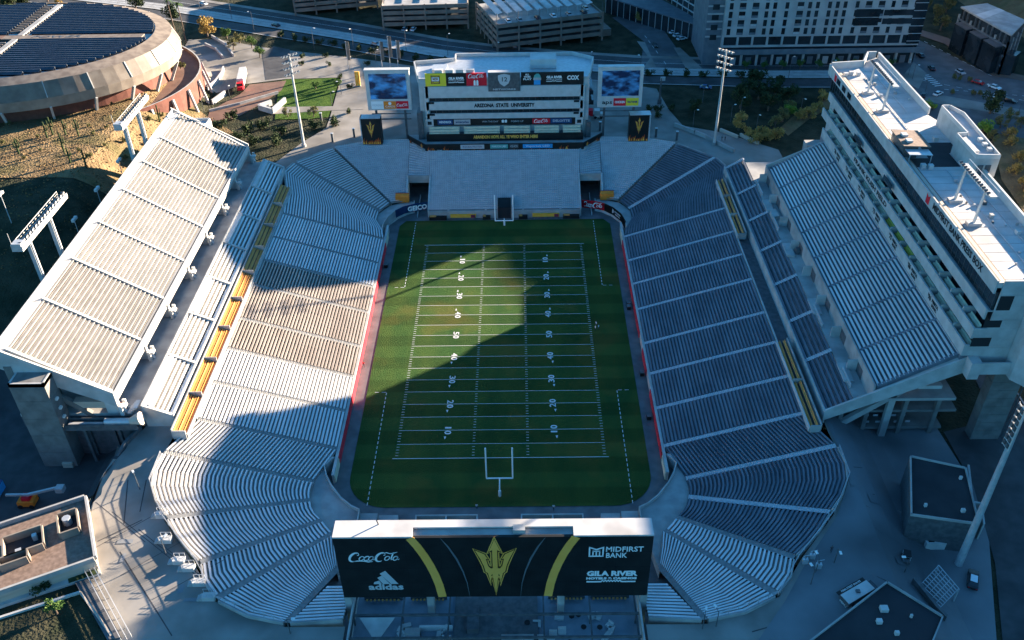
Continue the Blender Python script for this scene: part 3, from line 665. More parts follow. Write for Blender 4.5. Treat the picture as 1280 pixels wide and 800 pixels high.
# pavilion on the roof edge
MB().box(97.9, 101.4, 8.8, 17.2, 46.05, 49.2).build('pavilion_wall', 'dark_steel', t)
MB().hexa([(97.6, 8.4, 49.25), (104.2, 8.4, 49.0), (104.2, 17.6, 49.0), (97.6, 17.6, 49.25)], [(97.6, 8.4, 49.5), (104.2, 8.4, 49.2), (104.2, 17.6, 49.2), (97.6, 17.6, 49.5)]).build('pavilion_roof', 'gravel', t)
for y in (10.2, 13.6): MB().box(99, 100.4, y, y + 1.6, 49.4, 49.9).build('skylight', 'white_paint', t)
MB().hexa([(98, 5.2, 48.6), (103.6, 5.2, 48.4), (103.6, 8.3, 48.4), (98, 8.3, 48.6)], [(98, 5.2, 48.75), (103.6, 5.2, 48.55), (103.6, 8.3, 48.55), (98, 8.3, 48.75)]).build('awning', 'steel', t)
for x, y in ((98.2, 5.4), (103.4, 5.4)): MB().box(x, x + .15, y, y + .15, 46, 48.5).build('awning_post', 'steel', t)
for x, y in ((99.4, 61), (101.2, 62), (103.2, 61.5), (109, 17.6), (110, -2), (100.6, 3), (102.2, 2.6)):
    MB().box(x, x + 1.1, y, y + 1.1, 46.05, 47.1).build('roof_unit', 'white_paint', t)
MB().box(104.6, 106.2, 18.4, 20, 46.02, 46.5).build('roof_unit', 'dark_steel', t)
FRP = Frame((96.88, 0, 46), (0, -1, 0), (0, 0, 1))
text('MIDFIRST BANK PRESS BOX', FRP, 27.5, 0, 2.0, 'black_paint', t, bold=.06, width=26)
plates('emblem', FRP, [[(10.6, -1.1), (12.4, -1.1), (12.4, 1.1), (11.5, .5), (10.6, 1.1)]], .01, .05, 'red_sign', t)
plates('emblem', FRP, [[(-61.5, -1.1), (-59.7, -1.1), (-59.7, 1.1), (-60.6, .5), (-61.5, 1.1)]], .01, .05, 'red_sign', t)
for i in range(3): MB().box(96.8, 96.87, 56 - i * 5, 59 - i * 5, 45.1, 46.6).build('fascia_window', 'glass', t)
for i in range(2): MB().box(96.1, 96.18, 30 - i * 24, 36 - i * 24, 38.7, 40.1).build('fascia_window', 'glass', t)
FL = Frame((94.88, 0, 30.6), (0, -1, 0), (0, 0, 1))
for y, n_ in ((42, "'70"), (31, "'71"), (20, "'72"), (8, "'73"), (-4.5, "'75"), (-17.5, "'86"), (-30, "'96")):
    text(n_, FL, -y - 1.6, .3, 1.6, 'black_paint', t, bold=.06, width=1.7)
    text('FIESTA', FL, -y + 1.5, .45, .9, 'black_paint', t, bold=.05, width=3.4)
    text('BOWL', FL, -y + 1.5, -.55, .9, 'black_paint', t, bold=.05, width=2.6)
text('FRANK KUSH FIELD', Frame((95.58, 0, 34.9), (0, -1, 0), (0, 0, 1)), -18, 0, 1.6, 'black_paint', t, bold=.05, width=26)

def roof_tower(y0, y1, label, dy0, dy1):
    t = thing('floodlight_gantry', label, 'floodlight', (102, (y0 + y1) / 2, 46), 'floodlight gantries on the press box roof')
    for y in (y0, y1):
        MB().tube((102.2, y, 46.02), (102.6, y, 54.4), .34, .26).build('leg', 'white_paint', t)
        MB().box(100.8, 103.8, y - .8, y + .8, 46.02, 46.7).build('footing', 'pale_concrete', t)
    a, b = min(y0, y1) + dy0, max(y0, y1) + dy1
    MB().box(101.9, 103.4, a, b, 54.3, 54.7).build('platform', 'white_paint', t)
    r = MB(); r.bar((103.5, a, 55.7), (103.5, b, 55.7), .1)
    n = int((b - a) / 2)
    for i in range(n + 1): r.bar((103.5, a + (b - a) * i / n, 54.7), (103.5, a + (b - a) * i / n, 55.7), .08)
    r.build('railing', 'steel', t)
    n = int((b - a) / 1.15)
    for i in range(n):
        y = a + (i + .5) * (b - a) / n
        h = MB().tube((101.9, y, 55.4), (101.2, y, 55.1), .22, .42, 8).build('floodlamp', 'dark_steel', t)
        MB().tube((101.19, y, 55.095), (101.16, y, 55.08), .38, .38, 8).build('lens', 'lamp_face', h)
roof_tower(36.2, 48.6, 'white two legged floodlight gantry at the far end of the press box roof', -4, 1)
roof_tower(-23, -12.8, 'white two legged floodlight gantry in the middle of the press box roof', -3.5, 1.5)

# ------------------------------------------------------------------ giant board at the near end
BY, BX, BZ0, BZ1 = -93.5, 26.3, 14.4, 30.0
t = thing('video_board', 'giant black board with gold trident seen from behind at the near end', 'scoreboard', (0, BY, 8))
MB().box(-BX, BX, BY, BY + .5, BZ0, BZ1 - .02).build('rear_panel', 'black_panel', t)
MB().box(-BX, BX, BY + .52, BY + 3.0, BZ0, BZ1 - .3).build('frame', 'dark_steel', t)
MB().box(-BX, BX, BY + 3.02, BY + 3.4, BZ0 + .5, BZ1 - .5).build('screen', 'black_panel', t)
tp = MB(); tp.box(-BX, -13.2, BY - .05, BY + 3.5, BZ1, BZ1 + .35); tp.box(13.2, BX, BY - .05, BY + 3.5, BZ1, BZ1 + .35); tp.box(-13.2, 13.2, BY + 1.9, BY + 3.5, BZ1, BZ1 + .35)
tp.build('top_cover', 'roof_white', t)
MB().box(-13.2, 13.2, BY + .3, BY + 1.9, BZ1 - .28, BZ1 - .1).build('top_gutter', 'concrete', t)
MB().box(3.3, 5.3, BY + .8, BY + 2.1, BZ1 - .1, BZ1 + .7).build('roof_hatch', 'pale_concrete', t)
MB().tube((-19, BY + 2.6, BZ1 + .35), (-19.2, BY + 2.6, BZ1 + 1.3), .12).build('camera_mast', 'dark_steel', t)
for x in (-26, -11.5, 11.5, 26): MB().box(x - .6, x + .6, BY + .8, BY + 2.6, 2, BZ0).build('support_column', 'concrete', t)
for q in range(1, 9): MB().box(-BX + q * 5.84 - .03, -BX + q * 5.84 + .03, BY - .03, BY - .005, BZ0, BZ1 - .1).build('panel_joint', 'black_paint', t)
for q in range(1, 4): MB().box(-BX, BX, BY - .03, BY - .005, BZ0 + q * 3.9 - .03, BZ0 + q * 3.9 + .03).build('panel_joint', 'black_paint', t)
FB = Frame((0, BY - .03, (BZ0 + BZ1) / 2), (1, 0, 0), (0, 0, 1))
# gold arcs and thin grey arcs
def mirror(P): return [(-a, b) for a, b in P]
arcG = [(-13.6, 7.75), (-12.6, 5.8), (-11.6, 3.4), (-10.8, 1), (-10.1, -1.6), (-9.55, -4.4), (-9.15, -7.75)]
arcS = [(-8.6, 7.7), (-7.4, 5.4), (-6.2, 2.4), (-5.3, -.8), (-4.7, -4), (-4.4, -7.7)]
for sg in (1, -1):
    f = (lambda P: P) if sg > 0 else mirror
    plates('gold_arc', FB, ribbon(f(arcG), 1.45), .0, .03, 'gold_paint', t)
    plates('thin_arc', FB, ribbon(f(arcS), [.06, .3, .35, .25, .14, .05]), .0, .03, 'dim_print', t)

# --- marks used on several signs
def stroke(pts, w): return ribbon(pts, w)
def cola(parent, fr, cx, cy, w, m, d0=.03):
    """the script wordmark as tapered pen strokes, w wide"""
    k = w / 11.2; cx = cx - .6 * k
    stroke = lambda pts, w: ribbon(pts, [v * 1.1 for v in w] if isinstance(w, (list, tuple)) else w * 1.1)
    def C(x, y, s=1.0):                                    # letter c
        P = [(x + s * (.62 * cos(a) + .10), y + s * (.62 * sin(a))) for a in [RAD(q) for q in range(35, 330, 22)]]
        return stroke([(p[0] + (p[1] - y) * .45, p[1]) for p in P], [.10 * s] + [.26 * s] * (len(P) - 2) + [.06 * s])
    def O(x, y, s=1.0):
        P = [(x + s * .52 * cos(RAD(q)), y + s * .60 * sin(RAD(q))) for q in range(0, 361, 24)]
        return stroke([(p[0] + (p[1] - y) * .45, p[1]) for p in P], [.22 * s if 5 < i < 11 else .17 * s for i in range(len(P))])
    def bigC(x, y):
        P = [(x + 1.15 * cos(RAD(q)) * .95, y + 1.3 * sin(RAD(q))) for q in range(62, 318, 16)]
        P = [(p[0] + (p[1] - y) * .48, p[1]) for p in P]
        n = len(P); out = stroke(P, [.08 + .42 * sin(pi * i / (n - 1)) ** .8 for i in range(n)])
        lp = [(x + .75 + .28 * cos(RAD(q)), y + .85 + .34 * sin(RAD(q))) for q in range(150, -150, -30)]
        return out + stroke(lp, .14)
    S_ = bigC(-4.0, .1) + O(-2.5, -.28) + C(-1.4, -.28) + O(-.35, -.28)
    S_ += stroke([(.25, .25), (.08, -.45), (.3, -.72), (.6, -.55)], [.2, .2, .14, .06])
    S_ += stroke([(.62, .2), (.98, .28)], .2)
    S_ += bigC(2.0, .1) + O(3.35, -.28)
    S_ += stroke([(5.05, 1.5), (4.75, .9), (4.25, -.3), (4.25, -.72), (4.6, -.6)], [.1, .3, .3, .18, .06])
    S_ += O(5.25, -.28) + stroke([(5.8, .25), (5.63, -.45), (5.85, -.72), (6.15, -.5)], [.2, .2, .14, .06])
    S_ += stroke([(-4.6, -1.25), (-3.6, -1.0), (-2.2, -1.05), (-1.0, -1.3), (.0, -1.2)], [.1, .26, .2, .26, .05])
    S_ += stroke([(2.75, 1.2), (3.4, 1.42), (4.2, 1.1), (5.0, 1.25), (5.9, 1.55)], [.06, .24, .18, .22, .05])
    return plates('script_logo', fr, [[(cx + a * k, cy + b * k * 1.18) for a, b in P] for P in S_], d0, d0 + .02, m, parent)
def trident(parent, fr, cx, cy, h, fill, edge, d0=.03):
    """the pitchfork emblem: three barbed prongs on a pointed shaft"""
    k = h / 10.0
    half = [(0, 210), (52, 117), (22, 132), (22, -6), (40, -8), (62, 12), (80, 68), (60, 62), (90, 100), (170, 130), (128, 66), (100, 12), (86, -34), (66, -44), (42, -128), (38, -60), (27, -52), (0, -205)]
    P = [(a_ * .0135, b_ * .0240) for a_, b_ in half]       # surveyed outline, 10 units high
    P2 = P + [(-a, b) for a, b in reversed(P[1:-1])]
    def grow(Q, r):
        out = []
        n = len(Q)
        ar = sum(Q[i][0] * Q[(i + 1) % n][1] - Q[(i + 1) % n][0] * Q[i][1] for i in range(n)); sg = 1 if ar < 0 else -1
        for i in range(n):
            a, b, c = Vector(Q[i - 1]), Vector(Q[i]), Vector(Q[(i + 1) % n])
            n1 = (b - a).normalized(); n2 = (c - b).normalized(); q = Vector((-n1.y - n2.y, n1.x + n2.x))
            q = q.normalized() if q.length > .05 else n1
            f = min(2.0, 1 / max(.35, abs(q.dot(Vector((-n1.y, n1.x))))))
            out.append(tuple(b + q * r * f * sg))
        return out
    def put(Q, d, m, nm): return plates(nm, fr, [[(cx + a * k, cy + b * k) for a, b in Q]], d, d + .02, m, parent)
    G = grow(P2, .2); G = G + [G[0]]
    plates('emblem_outline', fr, [[(cx + a * k, cy + b * k) for a, b in Q] for Q in ribbon(G, .13)], d0, d0 + .02, edge, parent)
    put(P2, d0 + .025, fill, 'emblem')
trident(t, FB, .2, .2, 14.2, 'gold_paint', 'gold_paint')
cola(t, FB, -19.8, 3.0, 8.2, 'white_print')
A0 = -18.6
bars = [[(-2.15, -1.6), (-.75, -1.6), (-1.15, -.7), (-2.0, -1.1)], [(-.55, -1.6), (.65, -1.6), (-.55, .55), (-1.35, 0)], [(.85, -1.6), (2.1, -1.6), (.15, 1.75), (-.85, 1.05)]]
plates('three_bar_logo', FB, [[(A0 + a, -2.4 + b * 1.05) for a, b in P] for P in bars], 0, .03, 'grey_print', t)
text('adidas', FB, A0 - .1, -4.95, 2.1, 'grey_print', t, bold=.07, width=6.0, d=.0)
sh = [[(13.9, 2.3), (14.35, 2.3), (14.35, 5.3), (13.9, 5.6)], [(18.0, 2.3), (18.45, 2.3), (18.45, 5.6), (18.0, 5.3)], [(13.9, 2.0), (18.45, 2.0), (18.45, 2.4), (13.9, 2.4)], [(14.3, 5.0), (16.2, 4.3), (16.2, 4.75), (14.3, 5.45)], [(16.2, 4.3), (18.1, 5.0), (18.1, 5.45), (16.2, 4.75)]]
sh += [rect(15.0, 2.4, 15.4, 4.0), rect(16.0, 2.4, 16.4, 4.0), rect(17.0, 2.4, 17.4, 4.0), rect(15.0, 3.8, 17.4, 4.15)]
sh = [[(15.8 + (a - 13.9) * .55, 2.7 + (b - 2.0) * .72) for a, b in P] for P in sh]
plates('bank_logo', FB, sh, 0, .03, 'white_print', t)
text('MIDFIRST', FB, 21.7, 4.5, 1.75, 'white_print', t, bold=.025, width=6.2, d=0)
text('BANK', FB, 20.4, 2.95, 1.75, 'white_print', t, bold=.025, width=3.5, d=0)
text('GILA RIVER', FB, 19.9, -1.8, 1.7, 'white_print', t, bold=.09, width=8.6, d=0)
text('HOTELS & CASINOS', FB, 19.9, -3.05, .72, 'white_print', t, bold=.045, width=8.6, d=0)
zz = [(13.8, -4.75), (16.8, -4.75)] + [(16.8 + .3 * i, -4.75 + (.35 if i % 2 else .05)) for i in range(1, 15)] + [(21.2, -4.75), (24, -4.75)]
zz = [(15.7 + (a - 13.8) * .82, b + .85) for a, b in zz]
plates('ridge_line', FB, ribbon(zz, .34), 0, .03, 'white_print', t)

# ------------------------------------------------------------------ university building at the far end
t = thing('university_building', 'wide pale stadium building lettered ARIZONA STATE UNIVERSITY', 'building', (0, 103, 11))
CY = 96.0; FC = Frame((0, CY - .02, 0), (1, 0, 0), (0, 0, 1))
MB().box(-28.4, 28.6, CY + .6, 113, 10, 33.0).build('wall', 'pale_concrete', t)
MB().prism([(-28.4, CY + .7), (28.6, CY + .7), (30.5, 112), (24, 116), (-17, 116), (-17, 112), (-30, 109)], 33.02, 33.3).build('roof', 'steel', t)
wall_run('roof_parapet', [(28.6, CY + .6), (31, 112), (24, 117), (-17, 117), (-17, 112.5), (-31, 110), (-28.6, CY + .6)], .4, 32, 34.4, 'white_paint', t)
for z0, z1 in ((26.7, 30.6), (22.4, 25.3), (19.2, 21.1)): MB().box(-26.2, 26.6, CY, CY + .55, z0, z1).build('facade_band', 'white_paint', t)
for z0, z1 in ((25.35, 26.65), (21.15, 22.35)):
    MB().box(-25, 25.4, CY + .3, CY + .5, z0, z1).build('window_strip', 'glass', t)
    for s in (-1, 1): MB().box(s * 24.4 - .9, s * 24.4 + .9, CY - .03, CY - .005, z0 - .75, z0).build('window_notch', 'glass', t)
    for i in range(1, 24): MB().box(-25 + i * 2.1 - .04, -25 + i * 2.1 + .04, CY + .24, CY + .29, z0, z1).build('mullion', 'dark_steel', t)
for s in (-1, 1): MB().box(s * 26.2 - .7 + .2, s * 26.2 + .7 + .2, CY, CY + .58, 19.2, 30.6).build('facade_pier', 'white_paint', t)
for s in (-1, 1): MB().box(s * 25.5 - 1.3, s * 25.5 + 1.3, CY - .1, CY + .5, 16.6, 19.15).build('side_panel', 'white_paint', t); MB().box(s * 25.5 - .7, s * 25.5 + .7, CY - .14, CY - .11, 17.2, 18.4).build('opening', 'dark_interior', t)
text('ARIZONA  STATE  UNIVERSITY', FC, .1, 23.85, 1.75, 'black_paint', t, bold=.09, width=20.5)
MB().box(-24.2, 24.2, CY + .1, CY + .5, 16.7, 19.1).build('sign_band', 'black_panel', t)
FS = Frame((0, CY + .08, 0), (1, 0, 0), (0, 0, 1))
for a, b, m, s, tm in ((-22.8, -17.6, 'navy_sign', 'HENDRICK', 'white_print'), (-17.2, -11.6, 'steel', 'enterprise', 'navy_sign'), (9.6, 15.6, 'red_sign', None, None), (15.8, 23, 'navy_sign', 'DELOITTE', 'grey_print')):
    plates('sign', FS, [rect(a, 17.1, b, 18.9)], .01, .06, m, t)
    if s: text(s, FS, (a + b) / 2, 18, 1.1, tm, t, bold=.03, width=(b - a) * .8, d=.08)
    else: cola(t, FS, (a + b) / 2, 18, 4.6, 'white_print', d0=.07)
for a in (-.5, .5): plates('mark', FS, [[(a - .35, 17.6), (a + .35, 17.6), (a + .45, 18.4), (a + .1, 18.7), (a - .45, 18.4)]], .01, .06, 'white_print', t)
text('WIN THE DAY', FS, -4.8, 18, .9, 'grey_print', t, width=5.5); text('FORKS UP', FS, 4.4, 18, .9, 'grey_print', t, width=4.2)
for i, (a, b) in enumerate(((-25.6, -15.4), (-13.8, -1.6), (-.2, 8.8), (10.2, 18.6), (20, 26))):
    for r in range(3):
        MB().box(a, b, CY - 2.3 + r * .8, CY - 1.9 + r * .8, 14.4 + r * .7, 15.2 + r * .7).build('suite_seats', 'cream_seat', t)
MB().box(-26.6, 26.8, CY - 2.6, CY + .55, 13.6, 14.2).build('balcony_floor', 'deck_dark', t)
MB().box(-26.6, 26.8, CY - 3.0, CY - 2.65, 12.4, 14.9).build('balcony_front', 'black_panel', t)
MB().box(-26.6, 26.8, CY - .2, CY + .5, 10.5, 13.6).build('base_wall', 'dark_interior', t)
text('ABANDON HOPE ALL YE WHO ENTER HERE', Frame((0, CY - 3.03, 0), (1, 0, 0), (0, 0, 1)), .4, 13.75, 1.5, 'gold_paint', t, bold=.09, width=22)
# roof edge boards
FR = Frame((0, CY + .4, 0), (1, 0, 0), (0, 0, 1))
for a, b, m in ((-26, -19.1, 'yellow_sign'), (-19.1, -12.3, 'black_panel'), (-12.3, -5.6, 'red_sign'), (5.8, 26.6, 'black_panel')):
    MB().box(a, b, CY + .42, CY + .9, 30.7, 35.0).build('roof_board', m, t)
MB().box(-5.1, 5.5, CY - .3, CY + 1.6, 28.9, 35.3).build('emblem_board', 'dark_steel', t)
MB().box(-5.1, 5.5, CY - .3, CY + 1.6, 35.32, 35.5).build('board_cap', 'roof_white', t)
for a in (-21.6, -18, -14.5, -11.0): MB().box(a - 1.3, a + 1.3, CY + 1.2, CY + 2.6, 33.4, 35.9).build('roof_unit', 'white_paint', t)
MB().box(9, 17.8, 104, 110, 33.4, 36.5).build('roof_plant', 'roof_white', t)
MB().box(-24, -19, 101, 106, 33.35, 34.6).build('roof_plant', 'steel', t)
plates('square_frame', FR, [rect(-24.1, 31.5, -21.1, 34.4)], .03, .05, 'brown_sign', t)
plates('square_inner', FR, [rect(-23.8, 32.5, -21.4, 33.8)], .06, .08, 'white_print', t)
text('MSR', FR, -22.6, 33.15, 1.2, 'brown_sign', t, bold=.04, width=1.9, d=.1); text('LAND', FR, -22.6, 32.0, .8, 'yellow_sign', t, bold=.03, width=2.2, d=.07); text('MIXER', FR, -22.6, 34.1, .5, 'yellow_sign', t, width=2.2, d=.07)
for c in (-15.7, 16.8):
    text('GILA RIVER', FR, c, 33.3, 1.1, 'white_print', t, bold=.06, width=5.2); plates('ridge_line', FR, ribbon([(c - 2.6, 31.9), (c - .8, 31.9), (c - .4, 32.1), (c, 31.9), (c + .4, 32.1), (c + .8, 31.9), (c + 2.6, 31.9)], .22), .03, .05, 'white_print', t)
    text('HOTELS & CASINOS', FR, c, 32.5, .5, 'grey_print', t, bold=.02, width=5.2)
cola(t, FR, -9, 34.0, 5.0, 'white_print')
for c in (-9.6, -8.7): plates('bottle', FR, [[(c - .33, 30.8), (c + .33, 30.8), (c + .33, 32.2), (c + .12, 32.7), (c - .12, 32.7), (c - .33, 32.2)]], .03, .06, 'white_print', t)
text('COX', FR, 23, 33.0, 2.0, 'white_print', t, bold=.09, width=4.0)
text('ALL', FR, 7.9, 34.3, .8, 'white_print', t, bold=.03, width=1.4); text('WORK', FR, 7.9, 33.5, .8, 'white_print', t, bold=.03, width=2.4); text('PLAY', FR, 7.9, 32.7, .8, 'white_print', t, bold=.03, width=2.8)
plates('can_top', FR, [[(10.0, 33.2), (12.4, 33.2), (12.2, 34.0), (11.6, 34.6), (10.9, 34.6), (10.2, 34.0)]], .03, .08, 'teal_sign', t); plates('can_band', FR, [rect(9.9, 32.4, 12.5, 33.2)], .03, .08, 'steel', t); plates('can_base', FR, [rect(10.1, 30.8, 12.3, 32.4)], .03, .08, 'blue_sign', t)
FE = Frame((0, CY - .32, 0), (1, 0, 0), (0, 0, 1))
plates('shield', FE, [[(-1.8, 34.4), (-.9, 34.7), (.2, 34.9), (1.3, 34.7), (2.2, 34.4), (2.2, 33), (1.6, 31.6), (.2, 30.6), (-1.2, 31.6), (-1.8, 33)]], .0, .04, 'grey_print', t)
text('12', FE, .2, 33.0, 2.0, 'dark_steel', t, bold=.05, width=1.8, d=.05)
text('NETWORKS', FE, .2, 29.6, .8, 'grey_print', t, bold=.02, width=7.5, d=.03)
for s in (-1, 1): MB().box(s * 28.6 - .9, s * 28.6 + .9, CY - 1, CY + 4, 10.5, 22 if s < 0 else 18).build('stair_wall', 'dark_steel', t)
MB().box(28.0, 30.2, 99, 112, 26, 27.5).build('window', 'glass', t); MB().box(28.0, 30.4, 99, 112, 22.4, 24).build('window', 'glass', t)

# terrace and ribbon boards in front of it
t = thing('terrace', 'pale terrace between the end stand and the university building', 'terrace', (0, 91, 10))
MB().prism([(-27.4, 87.6), (27.4, 87.6), (33.4, 95.4), (33.4, 99), (-33.4, 99), (-33.4, 95.4)], 10, 12.2).build('floor', 'concrete', t)
def ribbon_board(a, b, label, pats):
    a, b = Vector(a), Vector(b); L = (b - a).length
    t = thing('ribbon_board', label, 'sign', (a.x / 2 + b.x / 2, a.y / 2 + b.y / 2, 11), 'ribbon boards along the terrace edge')
    f = Frame((a.x, a.y, 11), (b.x - a.x, b.y - a.y, 0), (0, 0, 1))
    n = f.n
    MB().hexa([a + n * .0 + Vector((0, 0, 10.8)), b + Vector((0, 0, 10.8)), b - n * .4 + Vector((0, 0, 10.8)), a - n * .4 + Vector((0, 0, 10.8))],
              [a + Vector((0, 0, 13.8)), b + Vector((0, 0, 13.8)), b - n * .4 + Vector((0, 0, 13.8)), a - n * .4 + Vector((0, 0, 13.8))]).build('panel', 'black_panel', t)
    return t, f, L
def flames(parent, f, a0, a1, b, h, seed):
    r = random.Random(seed); big, small = [], []
    x = a0
    while x < a1:
        w = r.uniform(.5, 1.0); hh = h * r.uniform(.35, 1.0)
        big.append([(x, b), (x + w, b), (x + w * .8, b + hh * .45), (x + w * .9, b + hh), (x + w * .35, b + hh * .55), (x + w * .1, b + hh * .75)])
        small.append([(x + w * .2, b), (x + w * .85, b), (x + w * .65, b + hh * .35), (x + w * .7, b + hh * .6), (x + w * .35, b + hh * .3)])
        x += w * r.uniform(.8, 1.3)
    plates('flame_print', f, big, .01, .03, 'flame_red', parent); plates('flame_core', f, small, .035, .05, 'flame', parent)
V3 = lambda x, y: (x, y, 0)
t, f, L = ribbon_board(V3(-26.8, 87.5), V3(26.8, 87.5), 'long black ribbon board with printed flames and sponsor panels', 0)
for a, b, s, m, tm in ((12, 20, 'ROCKIN PROTEIN', 'grey_print', 'navy_sign'), (22, 28, 'MAROON LABS', 'teal_sign', 'white_print'), (28.5, 31.5, 'GO', 'dark_steel', 'grey_print'), (33, 43, 'Vaportek LED', 'blue_sign', 'white_print')):
    plates('sponsor_panel', f, [rect(a, 1.1, b, 2.6)], .01, .05, m, t); text(s, f, (a + b) / 2, 1.85, 1.0, tm, t, width=(b - a) * .8, d=.07)
for a0, a1, sd_ in ((.8, 9, 1), (12, 22, 2), (28, 42, 3), (44, 50, 4)): flames(t, f, a0, a1, -.2, 1.3 if 10 < a0 < 40 else 2.6, sd_)
plates('diamond', f, [[(4, -.2), (9, -.2), (2.2, 2.4)], [(44.5, -.2), (50, -.2), (50.5, 2.4)]], .055, .07, 'black_panel', t)
text('TEMPE', f, 4.9, .6, .7, 'white_print', t, width=1.8, d=.09); plates('star', f, [[(47.2, .5), (48.3, .5), (47.75, 1.7)]], .08, .1, 'gold_paint', t)
for s in (-1, 1):
    a, b = (V3(-33.4, 95.2), V3(-27, 87.7)) if s < 0 else (V3(27, 87.7), V3(33.4, 95.2))
    t, f, L = ribbon_board(a, b, 'angled black flame board at the GEICO side of the terrace' if s < 0 else 'angled black flame board at the Coca-Cola side of the terrace', 0)
    flames(t, f, .6, L - 2.5 if s < 0 else L - .6, -.2, 2.4, 11 + s); trident(t, f, L - 1.6 if s < 0 else 1.4, 1.4, 2.4, 'gold_paint', 'maroon')

def score(s, label):
    t = thing('score_screen', label, 'scoreboard', (s * 39, 98, 11), 'white framed screens beside the university building')
    y0 = 98.0; a, b = (-46.3, -31.4) if s < 0 else (31.6, 46.6)
    fr = Frame((0, y0, 0), (1, 0, 0), (0, 0, 1)); c = (a + b) / 2
    MB().box(a, b, y0, y0 + 1.6, 21.8, 35.6).build('cabinet', 'white_paint', t)
    MB().box(a - .1, b + .1, y0 - .1, y0 + 2.0, 35.62, 36.0).build('cap', 'white_paint', t)
    o = MB().box(a + 1.3, b - 1.2, y0 - .08, y0 - .02, 25.8, 34.6).build('screen', 'screen_blue', t)
    for k, m in enumerate(('white_print', 'orange_pad', 'red_sign') if s < 0 else ('white_paint', 'red_sign', 'yellow_sign')):
        w = (b - a - 2.2) / 3; x = a + 1.2 + k * w
        plates('sponsor_panel', fr, [rect(x, 22.3, x + w - .06, 25.0)], .0, .05, m, t)
        if s < 0:
            if k == 2: cola(t, fr, x + w / 2, 23.6, 3.6, 'white_print', d0=.06)
            elif k == 0: text('MORENO', fr, x + w / 2, 23.6, 1.0, 'grey_print', t, width=3.4, d=.07)
            else: text('CARDS', fr, x + w / 2, 23.1, .9, 'white_print', t, width=3.2, d=.07); plates('sun_mark', fr, [arc(x + w / 2, 24.2, .55, 0, 330, 11)], .06, .09, 'white_print', t)
        else: text(('aps', 'CHICKEN', 'SALT RIVER')[k], fr, x + w / 2, 23.6, (1.9, 1.1, .9)[k], ('black_paint', 'white_print', 'navy_sign')[k], t, bold=.04, width=3.4, d=.07)
    for x in (a + 2.5, b - 2.5): MB().box(x - .35, x + .35, y0 + .5, y0 + 1.3, 10.5, 21.78).build('post', 'dark_steel', t)
    MB().box(a + 1, b - .5, y0 + .3, y0 + .6, 18.2, 18.6).box(a + 1, b - .5, y0 + .3, y0 + .6, 20.2, 20.5).build('truss', 'dark_steel', t)
    return t
m = bpy.data.materials.new('screen_blue'); m.use_nodes = True; M['screen_blue'] = m
n_ = m.node_tree; b_ = n_.nodes["Principled BSDF"]; b_.inputs["Base Color"].default_value = (.005, .008, .02, 1); b_.inputs["Roughness"].default_value = .25
ge = n_.nodes.new("ShaderNodeNewGeometry"); nz = n_.nodes.new("ShaderNodeTexNoise"); nz.inputs["Scale"].default_value = .28; nz.inputs["Detail"].default_value = 5
mp = n_.nodes.new("ShaderNodeMapping"); mp.inputs["Scale"].default_value = (.8, 1, 1.6); n_.links.new(ge.outputs["Position"], mp.inputs["Vector"]); n_.links.new(mp.outputs[0], nz.inputs["Vector"])
rp = n_.nodes.new("ShaderNodeValToRGB"); rp.color_ramp.elements[0].position = .42; rp.color_ramp.elements[0].color = (.003, .012, .05, 1); rp.color_ramp.elements[1].position = .75; rp.color_ramp.elements[1].color = (.04, .30, .9, 1)
n_.links.new(nz.outputs["Fac"], rp.inputs["Fac"]); n_.links.new(rp.outputs["Color"], b_.inputs["Emission Color"]); b_.inputs["Emission Strength"].default_value = .10
score(-1, 'white framed video screen with orange and Coca-Cola panels beside the building'); score(1, 'white framed video screen with aps and yellow panels beside the building')

def trident_box(s, label):
    t = thing('trident_sign', label, 'sign', (s * 45.2, 92, 11), 'black trident boxes beside the end stand')
    a, b = (-48.6, -41.7) if s < 0 else (42.2, 48.8)
    MB().box(a, b, 92, 95.4, 12.0, 21.3).build('box', 'black_panel', t)
    MB().box(a - .05, a + .3 if s < 0 else a, 91.95, 95.5, 12, 21.5).build('edge', 'steel', t) if s < 0 else MB().box(b + .02, b + .5, 91.95, 95.5, 12, 21.5).build('edge', 'steel', t)
    MB().box(a, b, 92.1, 95.4, 21.32, 21.5).build('cap', 'steel', t)
    f = Frame(((a + b) / 2, 91.98, 12.6), (1, 0, 0), (0, 0, 1))
    flames(t, f, -3.3, 3.0, -.4, 2.8, 20 + s); trident(t, f, 0, 4.9, 6.0, 'flame', 'maroon', d0=.02)
trident_box(-1, 'black box sign with flaming trident below the screen with the orange panel'); trident_box(1, 'black box sign with flaming trident below the screen with the yellow panel')

# banners around the far field corners
def banner(s, pts, label, m0):
    t = thing('corner_banner', label, 'banner', (pts[0][0], pts[0][1], 1.5), 'banners on the far corner walls')
    b = MB()
    for i in range(len(pts) - 1):
        p, q = pts[i], pts[i + 1]; b.quad(p + (1.0,), q + (1.0,), q + (3.7,), p + (3.7,)); 
        n = Vector((q[1] - p[1], p[0] - q[0])).normalized() * .12
        b.prism([p, q, (q[0] - n.x, q[1] - n.y), (p[0] - n.x, p[1] - n.y)], 1.0, 3.7)
    b.build('banner_cloth', m0, t); return t
bl = [(-37.9, 52.3), (-36.8, 57.2), (-34.9, 61.0)]; bl2 = [(-34.9, 61.0), (-32.4, 63.6), (-28.8, 65.4), (-24.6, 66.2)]
t = banner(-1, bl2, 'curved blue GEICO banner on the far corner wall', 'navy_sign')
f = Frame((-28.5, 65.1, 2.35), (bl2[3][0] - bl2[1][0], bl2[3][1] - bl2[1][1], 0), (0, 0, 1)); text('GEICO', f, .2, 0, 2.3, 'white_print', t, bold=.1, width=6.4, d=.3)
t = banner(-1, bl, 'pale curved banner with photographs next to the blue banner', 'grey_print')
